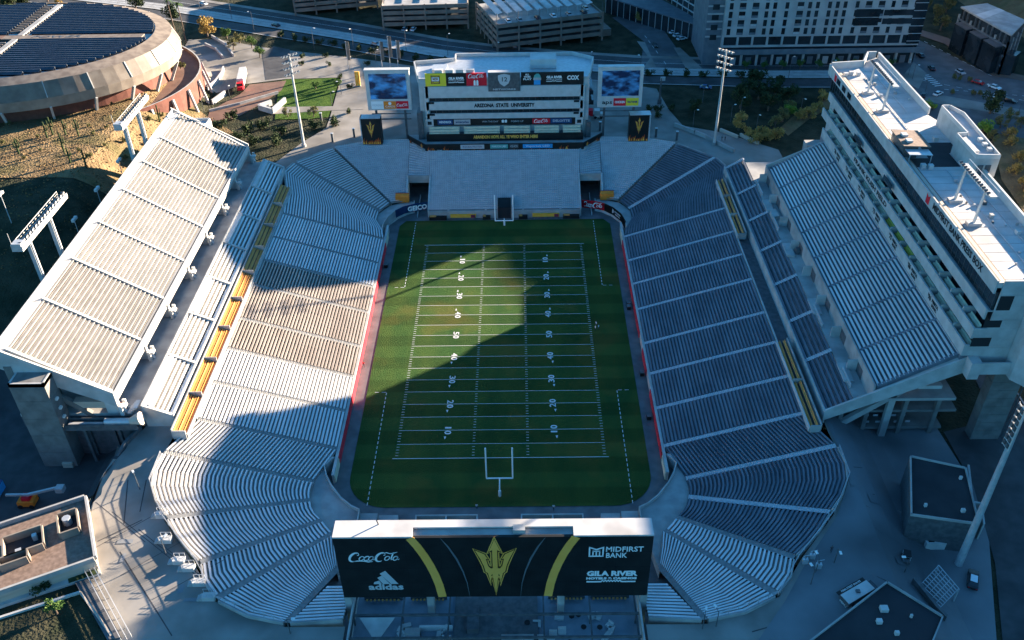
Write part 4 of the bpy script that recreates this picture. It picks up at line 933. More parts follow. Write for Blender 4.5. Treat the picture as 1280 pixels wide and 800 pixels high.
f = Frame((-36.0, 59.2, 2.4), (1.9, 3.8, 0), (0, 0, 1)); plates('photo_print', f, [rect(-1.6, -.9, -.7, .9), rect(.1, -.8, 1.1, .7)], .15, .17, 'maroon', t)
br_ = [(24.9, 66.4), (29, 65.6), (32.2, 64)]; br2 = [(32.2, 64), (34.8, 61.2), (36.9, 57.2), (37.8, 52.6)]
t = banner(1, br_, 'curved red Coca-Cola banner on the far corner wall', 'red_sign')
f = Frame((28.8, 65.6, 2.4), (br_[2][0] - br_[0][0], br_[2][1] - br_[0][1], 0), (0, 0, 1)); cola(t, f, -.1, 0, 6.4, 'white_print', d0=.32)
t = banner(1, br2, 'curved black sponsor banner next to the red banner', 'black_panel')
f = Frame((35.9, 59.2, 2.4), (2.1, -4, 0), (0, 0, 1)); text('SUN DEVIL', f, .4, .35, .7, 'white_print', t, width=3.4, d=.15); text('DENTAL', f, .4, -.5, .7, 'white_print', t, width=2.6, d=.15); plates('disc', f, [arc(-2.6, 0, .75, 0, 345, 23)], .12, .15, 'grey_print', t)
# ------------------------------------------------------------------ ground surfaces round the stadium
PLAZA = [(-64, -140), (-74, -90), (-74.5, -86), (-84, -67), (-80.2, -52), (-77.6, -46.5), (-77.6, 78), (-70, 97), (-64, 108), (-64, 116), (-66, 156), (-88, 155), (-104, 150), (-112, 141), (-122, 146), (-138, 172), (-141, 203),
         (-128, 203), (-106, 192), (-60, 176), (-20, 160), (40, 148), (58, 140), (60, 120), (63, 106), (76, 100), (92, 86), (92, 70), (98, 64), (98, -43), (99, -60), (96, -75), (88, -97), (84, -140)]
sheet('plaza', PLAZA, .05, 'paving', holes=[BOWL])
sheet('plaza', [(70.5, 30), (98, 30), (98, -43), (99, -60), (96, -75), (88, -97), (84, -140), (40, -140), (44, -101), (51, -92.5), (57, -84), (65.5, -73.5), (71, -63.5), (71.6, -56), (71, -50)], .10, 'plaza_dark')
sheet('lawn', [(-84, 116), (-90, 152), (-88, 154.5), (-66.5, 155.5), (-64.6, 117.5), (-72, 116)], .08, 'lawn')
sheet('path', [(-83.87, 127.16), (-63.46, 127.22), (-53.21, 129.12), (-52.51, 123.92), (-62.87, 123.53), (-86.06, 120.67)], .12, 'paving')
sheet('dirt_road', [(-110.16, 124.34), (-102.66, 139.99), (-101.22, 149.57), (-87.39, 153.22), (-87.26, 143.42), (-91.55, 131.90), (-97.64, 119.61), (-108.40, 113.63)], .09, 'brick_floor')
sheet('asphalt_lot', [(-103.76, 183.25), (-101.06, 192.84), (-93.25, 188.60), (-85.99, 157.39), (-95.95, 154.37)], .10, 'asphalt')
sheet('hillside', [(-400, 52), (-120, 50), (-105, 62), (-105, 80), (-96, 105), (-112, 122), (-124, 128), (-150, 118), (-190, 112), (-400, 130)], .06, 'dry_grass')  # cut back to the sunlit zone; darker scrub beyond deepens the deck's shade
sheet('hillside', [(166.39, 93.28), (175.65, 100.74), (183.04, 94.05), (164.76, 40.04), (153.41, 35.69), (156.39, 62.76)], .06, 'dry_grass')
sheet('hillside', [(96.58, 103.18), (107.36, 117.98), (124.51, 132.21), (123.83, 124.71), (108.06, 109.56), (97.78, 96.62)], .07, 'dry_grass')
def strip(name, P, a, b, dz, m, kind='structure'):
    L, Rr = [], []
    for i, q in enumerate(P):
        p0, p1 = P[max(i - 1, 0)], P[min(i + 1, len(P) - 1)]; dx, dy = p1[0] - p0[0], p1[1] - p0[1]; l = hypot(dx, dy); n = (-dy / l, dx / l)
        L.append((q[0] + n[0] * a, q[1] + n[1] * a)); Rr.append((q[0] + n[0] * b, q[1] + n[1] * b))
    return sheet(name, L + Rr[::-1], dz, m, kind=kind)
ST = [(-420, 330), (-257, 280), (-170, 249), (-117, 224), (-73, 203), (-32, 181), (-11, 173), (20, 164), (53, 156.5), (102, 151), (130, 150)]
strip('road', ST, 6, 16, .07, 'asphalt'); strip('pavement', ST, 16, 19, .17, 'paving'); strip('trackbed', ST, -2, 5.5, .15, 'pale_concrete'); strip('road', ST, -11, -3, .07, 'asphalt')
for o in (-.2, .7, 2.6, 3.5): strip('rail', ST, o, o + .15, .22, 'dark_steel')
strip('lane_line', ST, 10.9, 11.1, .09, 'line_paint')
strip('kerb', ST, 5.6, 5.95, .19, 'pale_concrete'); strip('kerb', ST, -11.6, -11.1, .19, 'pale_concrete')
sheet('road', [(130, 152), (128, 112), (146, 92), (164, 100), (230, 60), (420, 40), (420, 150), (300, 150), (215, 140), (189, 151), (176, 190), (150, 420), (139, 420), (166, 170)], .08, 'road')
sheet('pavement', [(164.84, 163.73), (165.54, 151.62), (156.68, 135.74), (153.07, 145.44)], .2, 'paving')
sheet('pavement', [(178.54, 194.47), (184.96, 184.29), (189.78, 148.23), (204.36, 139.58), (206.58, 144.34), (193.79, 153.96), (189.24, 191.01), (181.79, 201.53)], .2, 'brick_floor')
sheet('pavement', [(154.54, 128.15), (163.90, 129.34), (189.47, 113.90), (186.33, 107.09), (155.84, 123.64)], .2, 'paving')
sheet('road', [(48.32, 224.71), (61.90, 231.00), (69.75, 206.26), (74.12, 161.86), (54.00, 160.86), (59.27, 192.33)], .08, 'road')
sheet('pavement', [(56.18, 192.46), (59.50, 191.33), (60.63, 162.36), (54.86, 159.96), (59.14, 171.36)], .2, 'paving')
sheet('pavement', [(70.83, 184.03), (73.52, 183.92), (78.95, 159.93), (72.44, 159.31)], .2, 'paving')
sheet('access_road', [(99, -44), (99, -60), (95, -80), (88, -100), (84, -140), (98, -140), (101, -100), (108, -70), (120, -44), (122, 0), (116, 0), (112, -40)], .08, 'asphalt')
strip('kerb', [(122.4, 0), (120.4, -44), (108.4, -70), (101.4, -100), (98.4, -140)], -.2, .2, .25, 'concrete')
sheet('asphalt_yard', [(-79.5, -53), (-84, -68), (-97, -78), (-150, -78), (-150, -20), (-80, -20)], .07, 'asphalt')
# paving joints drawn as shallow grooves
def grooves(lines, w=.22):
    for a, b in lines: strip('paving_joint', [a, b], -w / 2, w / 2, .065, 'asphalt')
grooves([((-76.28, -77.90), (-69.45, -72.65)), ((-71.09, -80.42), (-55.66, -98.58)), ((-75.98, -61.99), (-72.72, -73.62)), ((-72.17, -62.03), (-70.61, -70.60)), ((72.19, -70.45), (85.91, -75.62)), ((68.45, -72.45), (76.61, -80.31)), ((43.89, -98.62), (54.24, -95.53))])

grooves([((-83.2, -65.8), (-67.0, -78.2)), ((-76.2, -70.5), (-60.6, -82.4)), ((-69.4, -75.0), (-54.5, -86.4)), ((-62.9, -79.4), (-48.7, -90.3)), ((-77.2, -80.4), (-66.6, -70.6)), ((-69.1, -85.9), (-58.5, -76.7)), ((-61.5, -91.2), (-50.9, -82.5)), ((73.1, -59.7), (85.3, -55.2)), ((75.1, -66.3), (84.9, -62.1)), ((77.0, -72.5), (84.5, -68.5)), ((78.8, -78.4), (84.1, -74.6)), ((52.4, -98.0), (60.1, -99.6)), ((58.3, -91.6), (66.3, -94.9)), ((64.6, -84.7), (72.7, -90.0))], .14)
rp_ = random.Random(17)
for k in range(12):                                        # repaired patches, drain covers and stains
    q = ((-71.09, -80.42), (-56.69, -92.92), (-79.33, -66.31), (75.09, -66.30), (66.14, -80.21), (72.13, -80.27), (44.06, -97.84))[k % 7]
    x, y = q[0] + rp_.uniform(-4, 4), q[1] + rp_.uniform(-4, 4); a, b = rp_.uniform(.3, 1.6), rp_.uniform(.3, 1.2)
    sheet('paving_patch', [(x - a, y - b), (x + a, y - b * .8), (x + a * .9, y + b), (x - a * .95, y + b * .9)], .13, 'plaza_dark')
# bollards, low walls and planters as things
def wall_thing(name, label, P, w, h, m, cat='wall', cap=None, group=None):
    t = thing(name, label, cat, (P[0][0], P[0][1], g(*P[0])), group)
    b = MB(); c = MB()
    for i in range(len(P) - 1):
        a, d = Vector(P[i]), Vector(P[i + 1]); u = (d - a).normalized(); n = Vector((-u.y, u.x)) * w / 2
        za, zd = g(*a), g(*d)
        q = [a - n, d - n, d + n, a + n]; zz = [za, zd, zd, za]
        b.hexa([tuple(p) + (z - .6,) for p, z in zip(q, zz)], [tuple(p) + (z + h,) for p, z in zip(q, zz)])
        n2 = n * 1.25; q = [a - n2, d - n2, d + n2, a + n2]
        c.hexa([tuple(p) + (z + h + .005,) for p, z in zip(q, zz)], [tuple(p) + (z + h + .1,) for p, z in zip(q, zz)])
    b.build('wall_body', m, t); c.build('coping', cap or m, t)
    return t
wall_thing('retaining_wall', 'short pale curved wall nearest the round arena ramp', [(-131.26, 195.05), (-125.06, 188.89), (-119.41, 179.14)], .5, 1.2, 'pale_concrete')
wall_thing('retaining_wall', 'pale curved wall below the golden tree', [(-131.23, 205.23), (-122.42, 194.69), (-115.44, 180.86)], .5, 1.2, 'pale_concrete')
wall_thing('retaining_wall', 'curved pale wall just left of the white truck', [(-114.87, 140.41), (-114.12, 149.21), (-114.31, 158.41), (-115.48, 165.39)], .5, 1.6, 'pale_concrete')
wall_thing('retaining_wall', 'short straight pale wall in front of the red truck cab', [(-110.58, 130.27), (-108.09, 139.39)], .6, 1.8, 'pale_concrete')
wall_thing('retaining_wall', 'bent pale wall beside the brick ramp of the arena', [(-120.43, 132.87), (-120.70, 156.94), (-126.64, 156.31)], .5, 1.6, 'pale_concrete')
wall_thing('retaining_wall', 'long low wall along the brown dirt road', [(-109.96, 123.61), (-100.18, 129.93), (-87.84, 140.27)], .4, .9, 'concrete')
wall_thing('planter_wall', 'angular pale planter wall at the corner of the lawn', [(-87.99, 129.52), (-91.84, 125.21), (-85.92, 121.38), (-83.28, 131.62)], .7, 1.9, 'white_paint', 'planter')
wall_thing('parapet_wall', 'long pale wall behind the sunlit terrace at the far shaded corner', [(59.93, 105.65), (68.78, 96.22), (76.62, 84.22)], .6, 1.3, 'concrete')
wall_thing('parapet_wall', 'yellowish low wall with planters beside the golden shrubs', [(75.20, 101.20), (80.15, 95.24)], .6, 1.0, 'tan_metal')
wall_thing('parapet_wall', 'yellowish low wall leading down to the shaded upper deck', [(81.35, 97.12), (86.15, 90.04)], .6, 1.0, 'tan_metal')
wall_thing('retaining_wall', 'tall dark wall between the sunlit plaza and the sunken yard', [(-78.2, -47), (-79.9, -52), (-83.9, -67.5)], .5, 1.0, 'dark_steel')
wall_thing('garden_wall', 'white diagonal garden wall in the bottom corner above the planting bed', [(-87.12, -94.96), (-81.16, -92.37), (-74.89, -89.72)], .35, .5, 'white_paint')
wall_thing('garden_wall', 'thin kerb wall beside the railing ramp at the bottom corner', [(-74.89, -89.72), (-70.95, -93.63), (-66.01, -98.65)], .35, .35, 'tan_metal')
sheet('planting_bed', [(-90.59, -96.55), (-81.08, -92.54), (-74.83, -89.89), (-70.89, -93.79), (-64.93, -99.75), (-70, -125), (-110, -125)], .10, 'scrub')

# ------------------------------------------------------------------ plants
def leaf_mat(name, a, b):
    mat(name, a, b, .6, rough=.8, detail=3, spec=.1)
leaf_mat('leaf_dark', (.025, .040, .018), (.05, .07, .03)); leaf_mat('leaf_green', (.05, .10, .025), (.09, .15, .04)); leaf_mat('leaf_gold', (.28, .18, .05), (.40, .28, .09)); leaf_mat('leaf_olive', (.10, .10, .04), (.18, .17, .07)); leaf_mat('leaf_bright', (.12, .22, .03), (.20, .32, .06))
mat('bark', (.10, .07, .05), (.16, .12, .09), 2.0)
def crown_mesh(seed, rx, rz, nclump, nleaf, size, flat=1.0):
    r = random.Random(seed); mb = MB()
    cl = []
    for i in range(nclump):
        a = r.uniform(0, 2 * pi); d = r.random() ** .5 * rx * .75; z = r.uniform(-.7, .75) * rz * (1 - .45 * (d / rx) ** 2)
        cl.append((d * cos(a), d * sin(a), z, r.uniform(.28, .5) * rx))
    for i in range(nleaf):
        cx, cy, cz, cr_ = cl[i % nclump]
        v = Vector((r.gauss(0, 1), r.gauss(0, 1), r.gauss(0, 1))).normalized() * cr_ * r.random() ** .33
        c = Vector((cx + v.x, cy + v.y, cz + v.z * flat)); s = size * r.uniform(.6, 1.3)
        u = Vector((r.gauss(0, 1), r.gauss(0, 1), r.gauss(0, .7))).normalized(); w = u.cross(Vector((r.gauss(0, 1), r.gauss(0, 1), r.gauss(0, 1)))).normalized()
        mb.quad(c - u * s, c - w * s * .6, c + u * s, c + w * s * .6)
    me = bpy.data.meshes.new('crown'); me.from_pydata(mb.v, [], mb.f); return me, cl
def tree_proto(name, cat, seed, h, rx, rz, trunk, leaf, nclump=9, nleaf=700, size=.32):
    """proto tree at the world origin, parked outside until its first copy takes its place"""
    o = bpy.data.objects.new(name, None); link(o); tag(o, 'x', cat)
    me, cl = crown_mesh(seed, rx, rz, nclump, nleaf, size); me.materials.append(M[leaf])
    cz = trunk + rz * .75
    c = bpy.data.objects.new('crown', me); link(c, o, Matrix.Translation((0, 0, cz)))
    tb = MB(); tb.tube((0, 0, -.3), (.1, .05, trunk), rx * .09 + .06, rx * .055 + .04, 7)
    for k in range(min(5, nclump)): tb.tube((.1, .05, trunk * .92), (cl[k][0], cl[k][1], cz + cl[k][2] * .6), rx * .045 + .03, .03, 5)
    w = bpy.data.meshes.new('trunk'); w.from_pydata(tb.v, [], tb.f); w.materials.append(M['bark'])
    link(bpy.data.objects.new('trunk', w), o)
    return o
def palm_proto():
    o = bpy.data.objects.new('palm_tree', None); link(o); tag(o, 'x', 'palm tree')
    tb = MB(); tb.tube((0, 0, -.3), (.2, .1, 9), .28, .2, 8); tb.tube((.2, .1, 9), (.1, .3, 17), .2, .16, 8)
    w = bpy.data.meshes.new('trunk'); w.from_pydata(tb.v, [], tb.f); w.materials.append(M['bark']); link(bpy.data.objects.new('trunk', w), o)
    r = random.Random(3)
    fb_ = MB()
    for k in range(26):
        a = r.uniform(0, 2 * pi); el = r.uniform(-.5, 1.1); p = Vector((.1, .3, 17)); d = Vector((cos(a) * cos(el), sin(a) * cos(el), sin(el))); s = Vector((-sin(a), cos(a), 0))
        for j in range(5):
            q = p + d * .55; wd = .28 * (1 - j / 5.5)
            fb_.quad(p - s * wd, p + s * wd, q + s * wd * .8, q - s * wd * .8); p = q; d = (d + Vector((0, 0, -.28))).normalized()
    me = bpy.data.meshes.new('crown'); me.from_pydata(fb_.v, [], fb_.f); me.materials.append(M['leaf_green']); link(bpy.data.objects.new('crown', me), o)
    return o
PROTO = {}
def protos():
    PROTO['gold'] = tree_proto('shade_tree', 'tree', 11, 8, 3.8, 3.2, 2.2, 'leaf_gold', 12, 1500, .30)
    PROTO['dark'] = tree_proto('evergreen_tree', 'tree', 12, 8, 3.6, 3.0, 1.8, 'leaf_dark', 11, 1200, .34)
    PROTO['green'] = tree_proto('leafy_tree', 'tree', 13, 5, 2.2, 1.9, 1.6, 'leaf_green', 9, 800, .24)
    PROTO['olive'] = tree_proto('desert_tree', 'tree', 14, 5, 2.4, 1.8, 1.3, 'leaf_olive', 9, 900, .22)
    PROTO['shrub'] = tree_proto('shrub', 'shrub', 15, 2, 1.6, .9, .4, 'leaf_olive', 7, 420, .2)
    PROTO['bright'] = tree_proto('shrub', 'shrub', 16, 2, 1.9, 1.1, .4, 'leaf_bright', 8, 600, .2)
    PROTO['goldshrub'] = tree_proto('shrub', 'shrub', 17, 2, 1.8, 1.1, .4, 'leaf_gold', 8, 500, .22)
    PROTO['darkshrub'] = tree_proto('shrub', 'shrub', 18, 2, 1.7, .9, .3, 'leaf_dark', 7, 420, .24)
    PROTO['palm'] = palm_proto()
protos(); USED = set()
def plant(kind, p, label, group=None, s=1.0, z=None):
    o = PROTO[kind]
    loc = (p[0], p[1], g(p[0], p[1]) if z is None else z)
    if kind in USED: o = copy_tree(o, None, loc, rnd.uniform(0, 6.28), label)
    else:
        USED.add(kind); o.matrix_basis = Matrix.Translation(loc) @ Matrix.Rotation(rnd.uniform(0, 6.28), 4, 'Z'); o['label'] = label
    o.scale = (s, s, s * rnd.uniform(.9, 1.1))
    if group: o['group'] = group
    elif 'group' in o: del o['group']
    return o
plant('gold', (-133.32, 206.35), 'large round golden tree above the curved walls', s=1.25)
for i, q in enumerate([(-124.09, 203.90), (-116.81, 197.47), (-110.07, 191.23), (-117.64, 189.57), (-103.92, 179.48)]):
    plant('olive' if i % 2 else 'green', q, 'bushy green tree in the bed right of the golden tree', 'trees right of the golden tree', s=1.1)
plant('palm', (-145.21, 200.65), 'taller slim palm at the right of a pair behind the arena', s=1.0); plant('palm', (-140.66, 198.44), 'slim palm nearest the golden tree', s=1.05)
for q, l in (((-239.65, 246.98), 'dark tree at the top corner behind the arena roof'), ((-235.00, 254.15), 'dark tree second from the top corner behind the arena'), ((-179.30, 246.67), 'dark round tree over the arena rim by the street'), ((-156.46, 229.16), 'dark round tree beside the palms'), ((-228.19, 261.41), 'dark tree by the street behind the arena roof')):
    plant('dark', q, l, s=1.2)
plant('gold', (-218.41, 252.14), 'small golden tree just behind the arena roof', s=.7)
plant('gold', (81.71, 101.66), 'golden tree beside the tall light pole at the far shaded corner', s=.85)
plant('dark', (68.95, 117.80), 'dark spreading tree right of the screen with the aps panel', s=.8)
for q in ((89.87, 131.86), (94.58, 128.67), (101.55, 132.99), (96.35, 141.00), (104.80, 125.34), (86.14, 120.83), (95.83, 118.36)): plant('dark', q, 'dark dense tree in the thicket beside the rail line', 'trees in the dark thicket', s=1.15)
for q in ((98.70, 108.49), (102.69, 116.71), (94.64, 103.24)): plant('olive', q, 'olive desert tree on the slope behind the shaded upper deck', 'desert trees on the slope', s=1.1)
plant('bright', (103.21, 115.28), 'bright green bush on the slope behind the shaded upper deck', s=1.6)
for q in ((85.75, 91.92), (88.75, 96.90), (90.63, 93.03), (84.65, 95.74), (105.23, 109.65), (112.74, 116.38), (118.39, 126.37), (108.77, 112.30), (93.93, 95.46)): plant('goldshrub', q, 'dry golden shrub along the slope behind the shaded upper deck', 'golden shrubs on the slope', s=1.5)
plant('dark', (173.93, 113.00), 'lone dark tree beside the road behind the press box', s=1.25)
plant('bright', (164.75, 97.17), 'bright green bush behind the press box penthouse', s=1.9)
plant('bright', (153.42, 118.63), 'low bright hedge plant behind the press box parapet notch', s=1.2); plant('bright', (155.18, 117.14), 'low bright hedge plant right beside the roof notch', s=1.0)
for q in ((170.11, 88.18), (168.25, 76.32), (162.73, 68.01), (160.46, 57.38), (172.84, 94.36), (158.72, 49.82), (168.24, 67.86)): plant('goldshrub', q, 'dry golden shrub on the sunlit slope behind the press box', 'golden shrubs behind the press box', s=1.4)
for q in ((172.38, 100.84), (177.97, 106.00), (179.20, 100.63), (164.81, 89.58)): plant('olive', q, 'olive tree in shade behind the press box', 'olive trees behind the press box', s=1.0)
plant('green', (-73.90, 143.75), 'small young tree at the top of the lawn', s=.7); plant('green', (-65.37, 145.06), 'small young tree at the far corner of the lawn', s=.8)
plant('olive', (-70.21, 118.02), 'small round tree at the lower edge of the lawn', s=.9); plant('olive', (-79.67, 118.32), 'second small tree at the lower edge of the lawn', s=.8)
for q in ((-84.45, 169.57), (-85.87, 178.78), (-73.13, 169.14), (-76.02, 178.40), (-57.20, 168.55), (-60.65, 144.90), (-57.36, 120.46), (-65.97, 154.97)): plant('darkshrub', q, 'small dark shrub in a paved opening of the south plaza', 'shrubs in the plaza paving', s=.9)
for q in ((53.18, 119.75), (56.09, 119.65), (61.04, 119.49), (55.27, 113.31)): plant('darkshrub', q, 'small dark shrub in the paving right of the screen with the aps panel', 'shrubs right of the screen', s=1.1)
for i in range(13): plant('darkshrub', ((-99.89, 203.93)[0] + i * 6.2, (-99.89, 203.93)[1] - i * 2.95), 'dark trackside shrub in the hedge row left of the building', 'shrubs of the trackside hedge', s=1.25)
for i in range(8): plant('darkshrub', (50 + i * 7, 154.5 - i * .75), 'dark trackside shrub right of the screens', 'shrubs of the trackside hedge right of the building', s=1.25)
for x in range(9): plant('green', (96 + x * 7.2, 158.3), 'small street tree in front of the tall apartment block', 'street trees before the tall block', s=.8)
for q in ((192.43, 215.01), (189.69, 201.19), (201.62, 225.86), (194.96, 229.64)): plant('olive', q, 'hazy olive tree between the tall block and the dark glass building', 'trees beside the dark glass building', s=1.5)
for q in ((174.12, 146.32), (175.92, 144.62), (178.31, 142.92), (167.42, 130.74), (174.78, 130.49), (177.10, 128.89)): plant('shrub', q, 'low pale shrub on the road median', 'shrubs on the road median', s=.9)
for q in ((57.47, 224.30), (60.38, 217.46), (64.44, 215.09)): plant('gold', q, 'golden tree at the corner behind the parking garage', 'golden trees behind the garage', s=.7)
plant('green', (-77.31, -94.07), 'leafy green bush in the bottom corner planting bed', s=.75)
plant('darkshrub', (-81.74, -89.31), 'dark spiky plant beside the tan ledge at the bottom corner', s=1.1)
for q in ((-125.18, 137.09), (-122.87, 139.45)): plant('shrub', q, 'small shrub on the brick ramp of the arena', 'shrubs on the brick ramp', s=1.3, z=22.0)
for q in ((-99.72, 116.14), (-91.35, 105.63), (-86.36, 108.83), (-79.45, 103.28), (-92.60, 99.12), (-86.20, 95.74), (-67.59, 108.25), (-60.61, 109.39), (-102.31, 109.33), (-79.21, 95.53)): plant('darkshrub', q, 'dark shrub on the shaded bank behind the sunlit stand', 'shrubs on the shaded bank', s=1.6)
r5 = random.Random(5)
for i in range(46): plant('shrub', (r5.uniform(-190, -118), r5.uniform(62, 112)), 'dry scrub bush on the sunlit hillside', 'scrub bushes on the hillside', s=r5.uniform(.45, .9))
# grass tufts over the dry hillside: one uncountable mass
tm = MB(); r6 = random.Random(6)
for i in range(5200):
    x, y = r6.uniform(-215, -106), r6.uniform(10, 118)
    if y > 118 + (x + 150) * .2: continue
    z = g(x, y); a = r6.uniform(0, pi); s = r6.uniform(.12, .4); h = r6.uniform(.15, .5)
    tm.quad((x - cos(a) * s, y - sin(a) * s, z), (x + cos(a) * s, y + sin(a) * s, z), (x + cos(a) * s * .6 + .1, y + sin(a) * s * .6, z + h), (x - cos(a) * s * .6, y - sin(a) * s * .6, z + h))
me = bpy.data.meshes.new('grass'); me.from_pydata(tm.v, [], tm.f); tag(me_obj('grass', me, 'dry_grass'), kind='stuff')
def cactus(p, h, i):
    t = thing('saguaro_cactus', 'dark upright saguaro cactus on the sunlit hillside', 'cactus', (p[0], p[1], g(*p)), 'saguaro cacti on the hillside')
    z = g(*p); MB().tube((p[0], p[1], z - .3), (p[0] + .15, p[1], z + h), .32, .24, 8).build('stem', 'leaf_dark', t)
    for s in ((1,) if i % 2 else (1, -1)):
        MB().tube((p[0], p[1], z + h * .45), (p[0] + s * .8, p[1] + .2, z + h * .5), .18, .18, 7).tube((p[0] + s * .8, p[1] + .2, z + h * .48), (p[0] + s * .85, p[1] + .2, z + h * .8), .18, .14, 7).build('arm', 'leaf_dark', t)
for i, q in enumerate([(-151.67, 66.31), (-147.60, 77.71), (-146.75, 80.08), (-142.50, 79.96), (-138.01, 79.22), (-138.04, 67.61), (-132.89, 59.76), (-127.51, 58.01), (-120.15, 101.87)]): cactus(q, 5.0 + (i % 3) * .6, i)

# ------------------------------------------------------------------ buildings
def garage(label, fl, fr_, depth, nlev, top, ncol, left=True, z0=11):
    """open parking decks: slabs with pale parapet bands, columns and dark interiors"""
    a, b = Vector(fl), Vector(fr_); u = (b - a).normalized(); n = Vector((-u.y, u.x)); L = (b - a).length
    if n.y < 0: n = -n
    t = thing('parking_garage', label, 'parking garage', (a.x, a.y, z0), 'parking garages behind the rail line')
    P = lambda s, d: tuple(a + u * s + n * d)
    dh = (top - z0) / nlev
    for k in range(nlev + 1):
        z = z0 + k * dh
        if k: MB().prism([P(0, 0), P(L, 0), P(L, depth), P(0, depth)], z - .35, z - .02).build('floor_slab', 'road' if k < nlev else 'concrete', t)
        if k:
            MB().prism([P(-.15, -.15), P(L + .15, -.15), P(L + .15, .15), P(-.15, .15)], z - .7, z + .95).build('parapet_band', 'garage_band', t)
            MB().prism([P(-.15, .16), P(.15, .16), P(.15, depth), P(-.15, depth)], z - .7, z + .95).build('parapet_band', 'garage_band', t)
            MB().prism([P(L - .15, .16), P(L + .15, .16), P(L + .15, depth), P(L - .15, depth)], z - .7, z + .95).build('parapet_band', 'garage_band', t)
    for i in range(ncol + 1):
        s = L * i / ncol
        MB().prism([P(s - .35, -.5), P(s + .35, -.5), P(s + .35, -.17), P(s - .35, -.17)], z0 - .5, top + 1.3).build('column', 'garage_band', t)
    for i in range(1, 6):
        d = depth * i / 5
        MB().prism([P(-.5, d - .35), P(-.17, d - .35), P(-.17, d + .35), P(-.5, d + .35)], z0 - .5, top + .9).build('column', 'garage_band', t)
    MB().prism([P(1, 9), P(L - 1, 9), P(L - 1, 9.3), P(1, 9.3)], z0, top - .6).build('inner_wall', 'dark_interior', t)
    return t, P, L
mat('garage_band', (.17, .135, .11), (.23, .185, .15), .3)
t, P, L = garage('brown parking garage with white solar canopies on its roof', (-3.7, 181.2), (41.2, 195.1), 32, 4, 22.0, 5)
G3 = t
for k in range(10):                                       # solar canopies
    for q in (0,):
        s = 1.5 + k * 4.5
        c = MB(); c.hexa([P(s, 6) + (25.0,), P(s + 2.6, 6) + (25.5,), P(s + 2.6, 29) + (25.5,), P(s, 29) + (25.0,)], [P(s, 6) + (25.15,), P(s + 2.6, 6) + (25.65,), P(s + 2.6, 29) + (25.65,), P(s, 29) + (25.15,)])
        c.build('canopy_panel', 'roof_white', t)
        for d in (9, 20, 27): MB().tube(P(s + 1.3, d) + (22,), P(s + 1.3, d) + (25.3,), .12).build('canopy_post', 'steel', t)
for k in range(6): MB().tube(P(L * k / 5, .6) + (22,), P(L * k / 5, .6) + (27.5,), .1).build('lamp_post', 'dark_steel', t)
MB().prism([P(L + .5, 4), P(L + 6, 4), P(L + 6, 26), P(L + .5, 26)], 11, 14.0).build('ramp', 'garage_band', t)
t, P, L = garage('wide brown parking garage in the middle at the top', (-55.3, 211.6), (-17.4, 213.2), 40, 4, 21.0, 4)
for k in range(5): MB().prism([P(3 + k * 8, 14), P(5.5 + k * 8, 14), P(5.5 + k * 8, 36), P(3 + k * 8, 36)], 24, 24.2).build('canopy_panel', 'roof_white', t)
t, P, L = garage('brown parking garage farthest left at the top', (-99.3, 233.6), (-62, 243), 40, 4, 18.5 + 2, 4)

# tall apartment block
mat('block_wall', (.32, .31, .305), (.40, .39, .38), .2); mat('block_band', (.10, .12, .14), (.14, .16, .18), .4)
t = thing('apartment_tower', 'tall pale apartment block with rows of dark windows at the top', 'building', (124, 190, 11))
HX0, HX1, HY, HD = 86.0, 164.5, 163.0, 34.0
MB().box(HX0, 128, HY + 1.0, HY + HD, 11, 56.5).box(128.01, HX1, HY + 1.0, HY + HD, 11, 66).build('wall', 'block_wall', t)
MB().box(HX0 + .2, HX1 - .2, HY + .5, HY + .98, 11, 56.9).build('glass_wall', 'glass', t)
MB().box(HX0 - 1, HX1 + 2, HY - 2.4, HY + .45, 16.2, 16.9).box(HX0 - 1, HX1 + 2, HY - 2.4, HY - 2.1, 16.9, 18.3).build('canopy', 'block_band', t)
for i in range(13): MB().box(HX0 + 2 + i * 6.2, HX0 + 2.9 + i * 6.2, HY - .4, HY + .45, 11, 16.15).build('storefront_pier', 'block_wall', t)
for i in range(12): MB().box(HX0 + 4.4 + i * 6.2, HX0 + 6.6 + i * 6.2, HY + .3, HY + .48, 11.2, 14.2).build('shop_door', 'block_band' if i % 3 else 'steel', t)
MB().box(HX0, HX1, HY, HY + .48, 18.4, 19.2).build('band', 'block_wall', t)
for i in range(14): MB().box(HX0 + i * 5.9, HX0 + .8 + i * 5.9, HY, HY + .48, 19.22, 22.6).build('pier', 'block_wall', t)
MB().box(HX0, HX1, HY, HY + .48, 22.62, 23.4).build('band', 'block_wall', t)
rw = random.Random(21); first = None; cols = []
x = HX0 + 1.5
while x < HX1 - 3:
    w = rw.choice((1.5, 1.5, 2.6)); cols.append((x, w)); x += w + rw.choice((1.5, 2.4, 3.2))
pan = MB(); zf = 23.4
for fl in range(10):
    z = zf + fl * 3.35
    pan.box(HX0, HX1, HY, HY + .48, z + 2.55, z + 3.35)
    px_ = HX0
    for ci, (cx, cw) in enumerate(cols):
        pan.box(px_, cx, HY + .004, HY + .476, z, z + 2.548); px_ = cx + cw
        if fl < 8:                                         # window panes that show in the picture
            if cw < 2: MB().box(cx + .03, cx + cw - .03, HY + .2, HY + .28, z + .02, z + 2.52).build('window', 'glass', t)
            else:
                wo = MB().box(cx + .03, cx + cw - .03, HY + .3, HY + .36, z + .02, z + 2.52).build('window', 'glass', t)
                MB().box(cx + .1, cx + cw - .1, HY + .02, HY + .06, z + .05, z + .95).build('balcony_rail', 'block_band' if (ci + fl) % 3 else 'steel', wo)
    pan.box(px_, HX1, HY + .004, HY + .476, z, z + 2.548)
pan.build('facade_panels', 'block_wall', t)
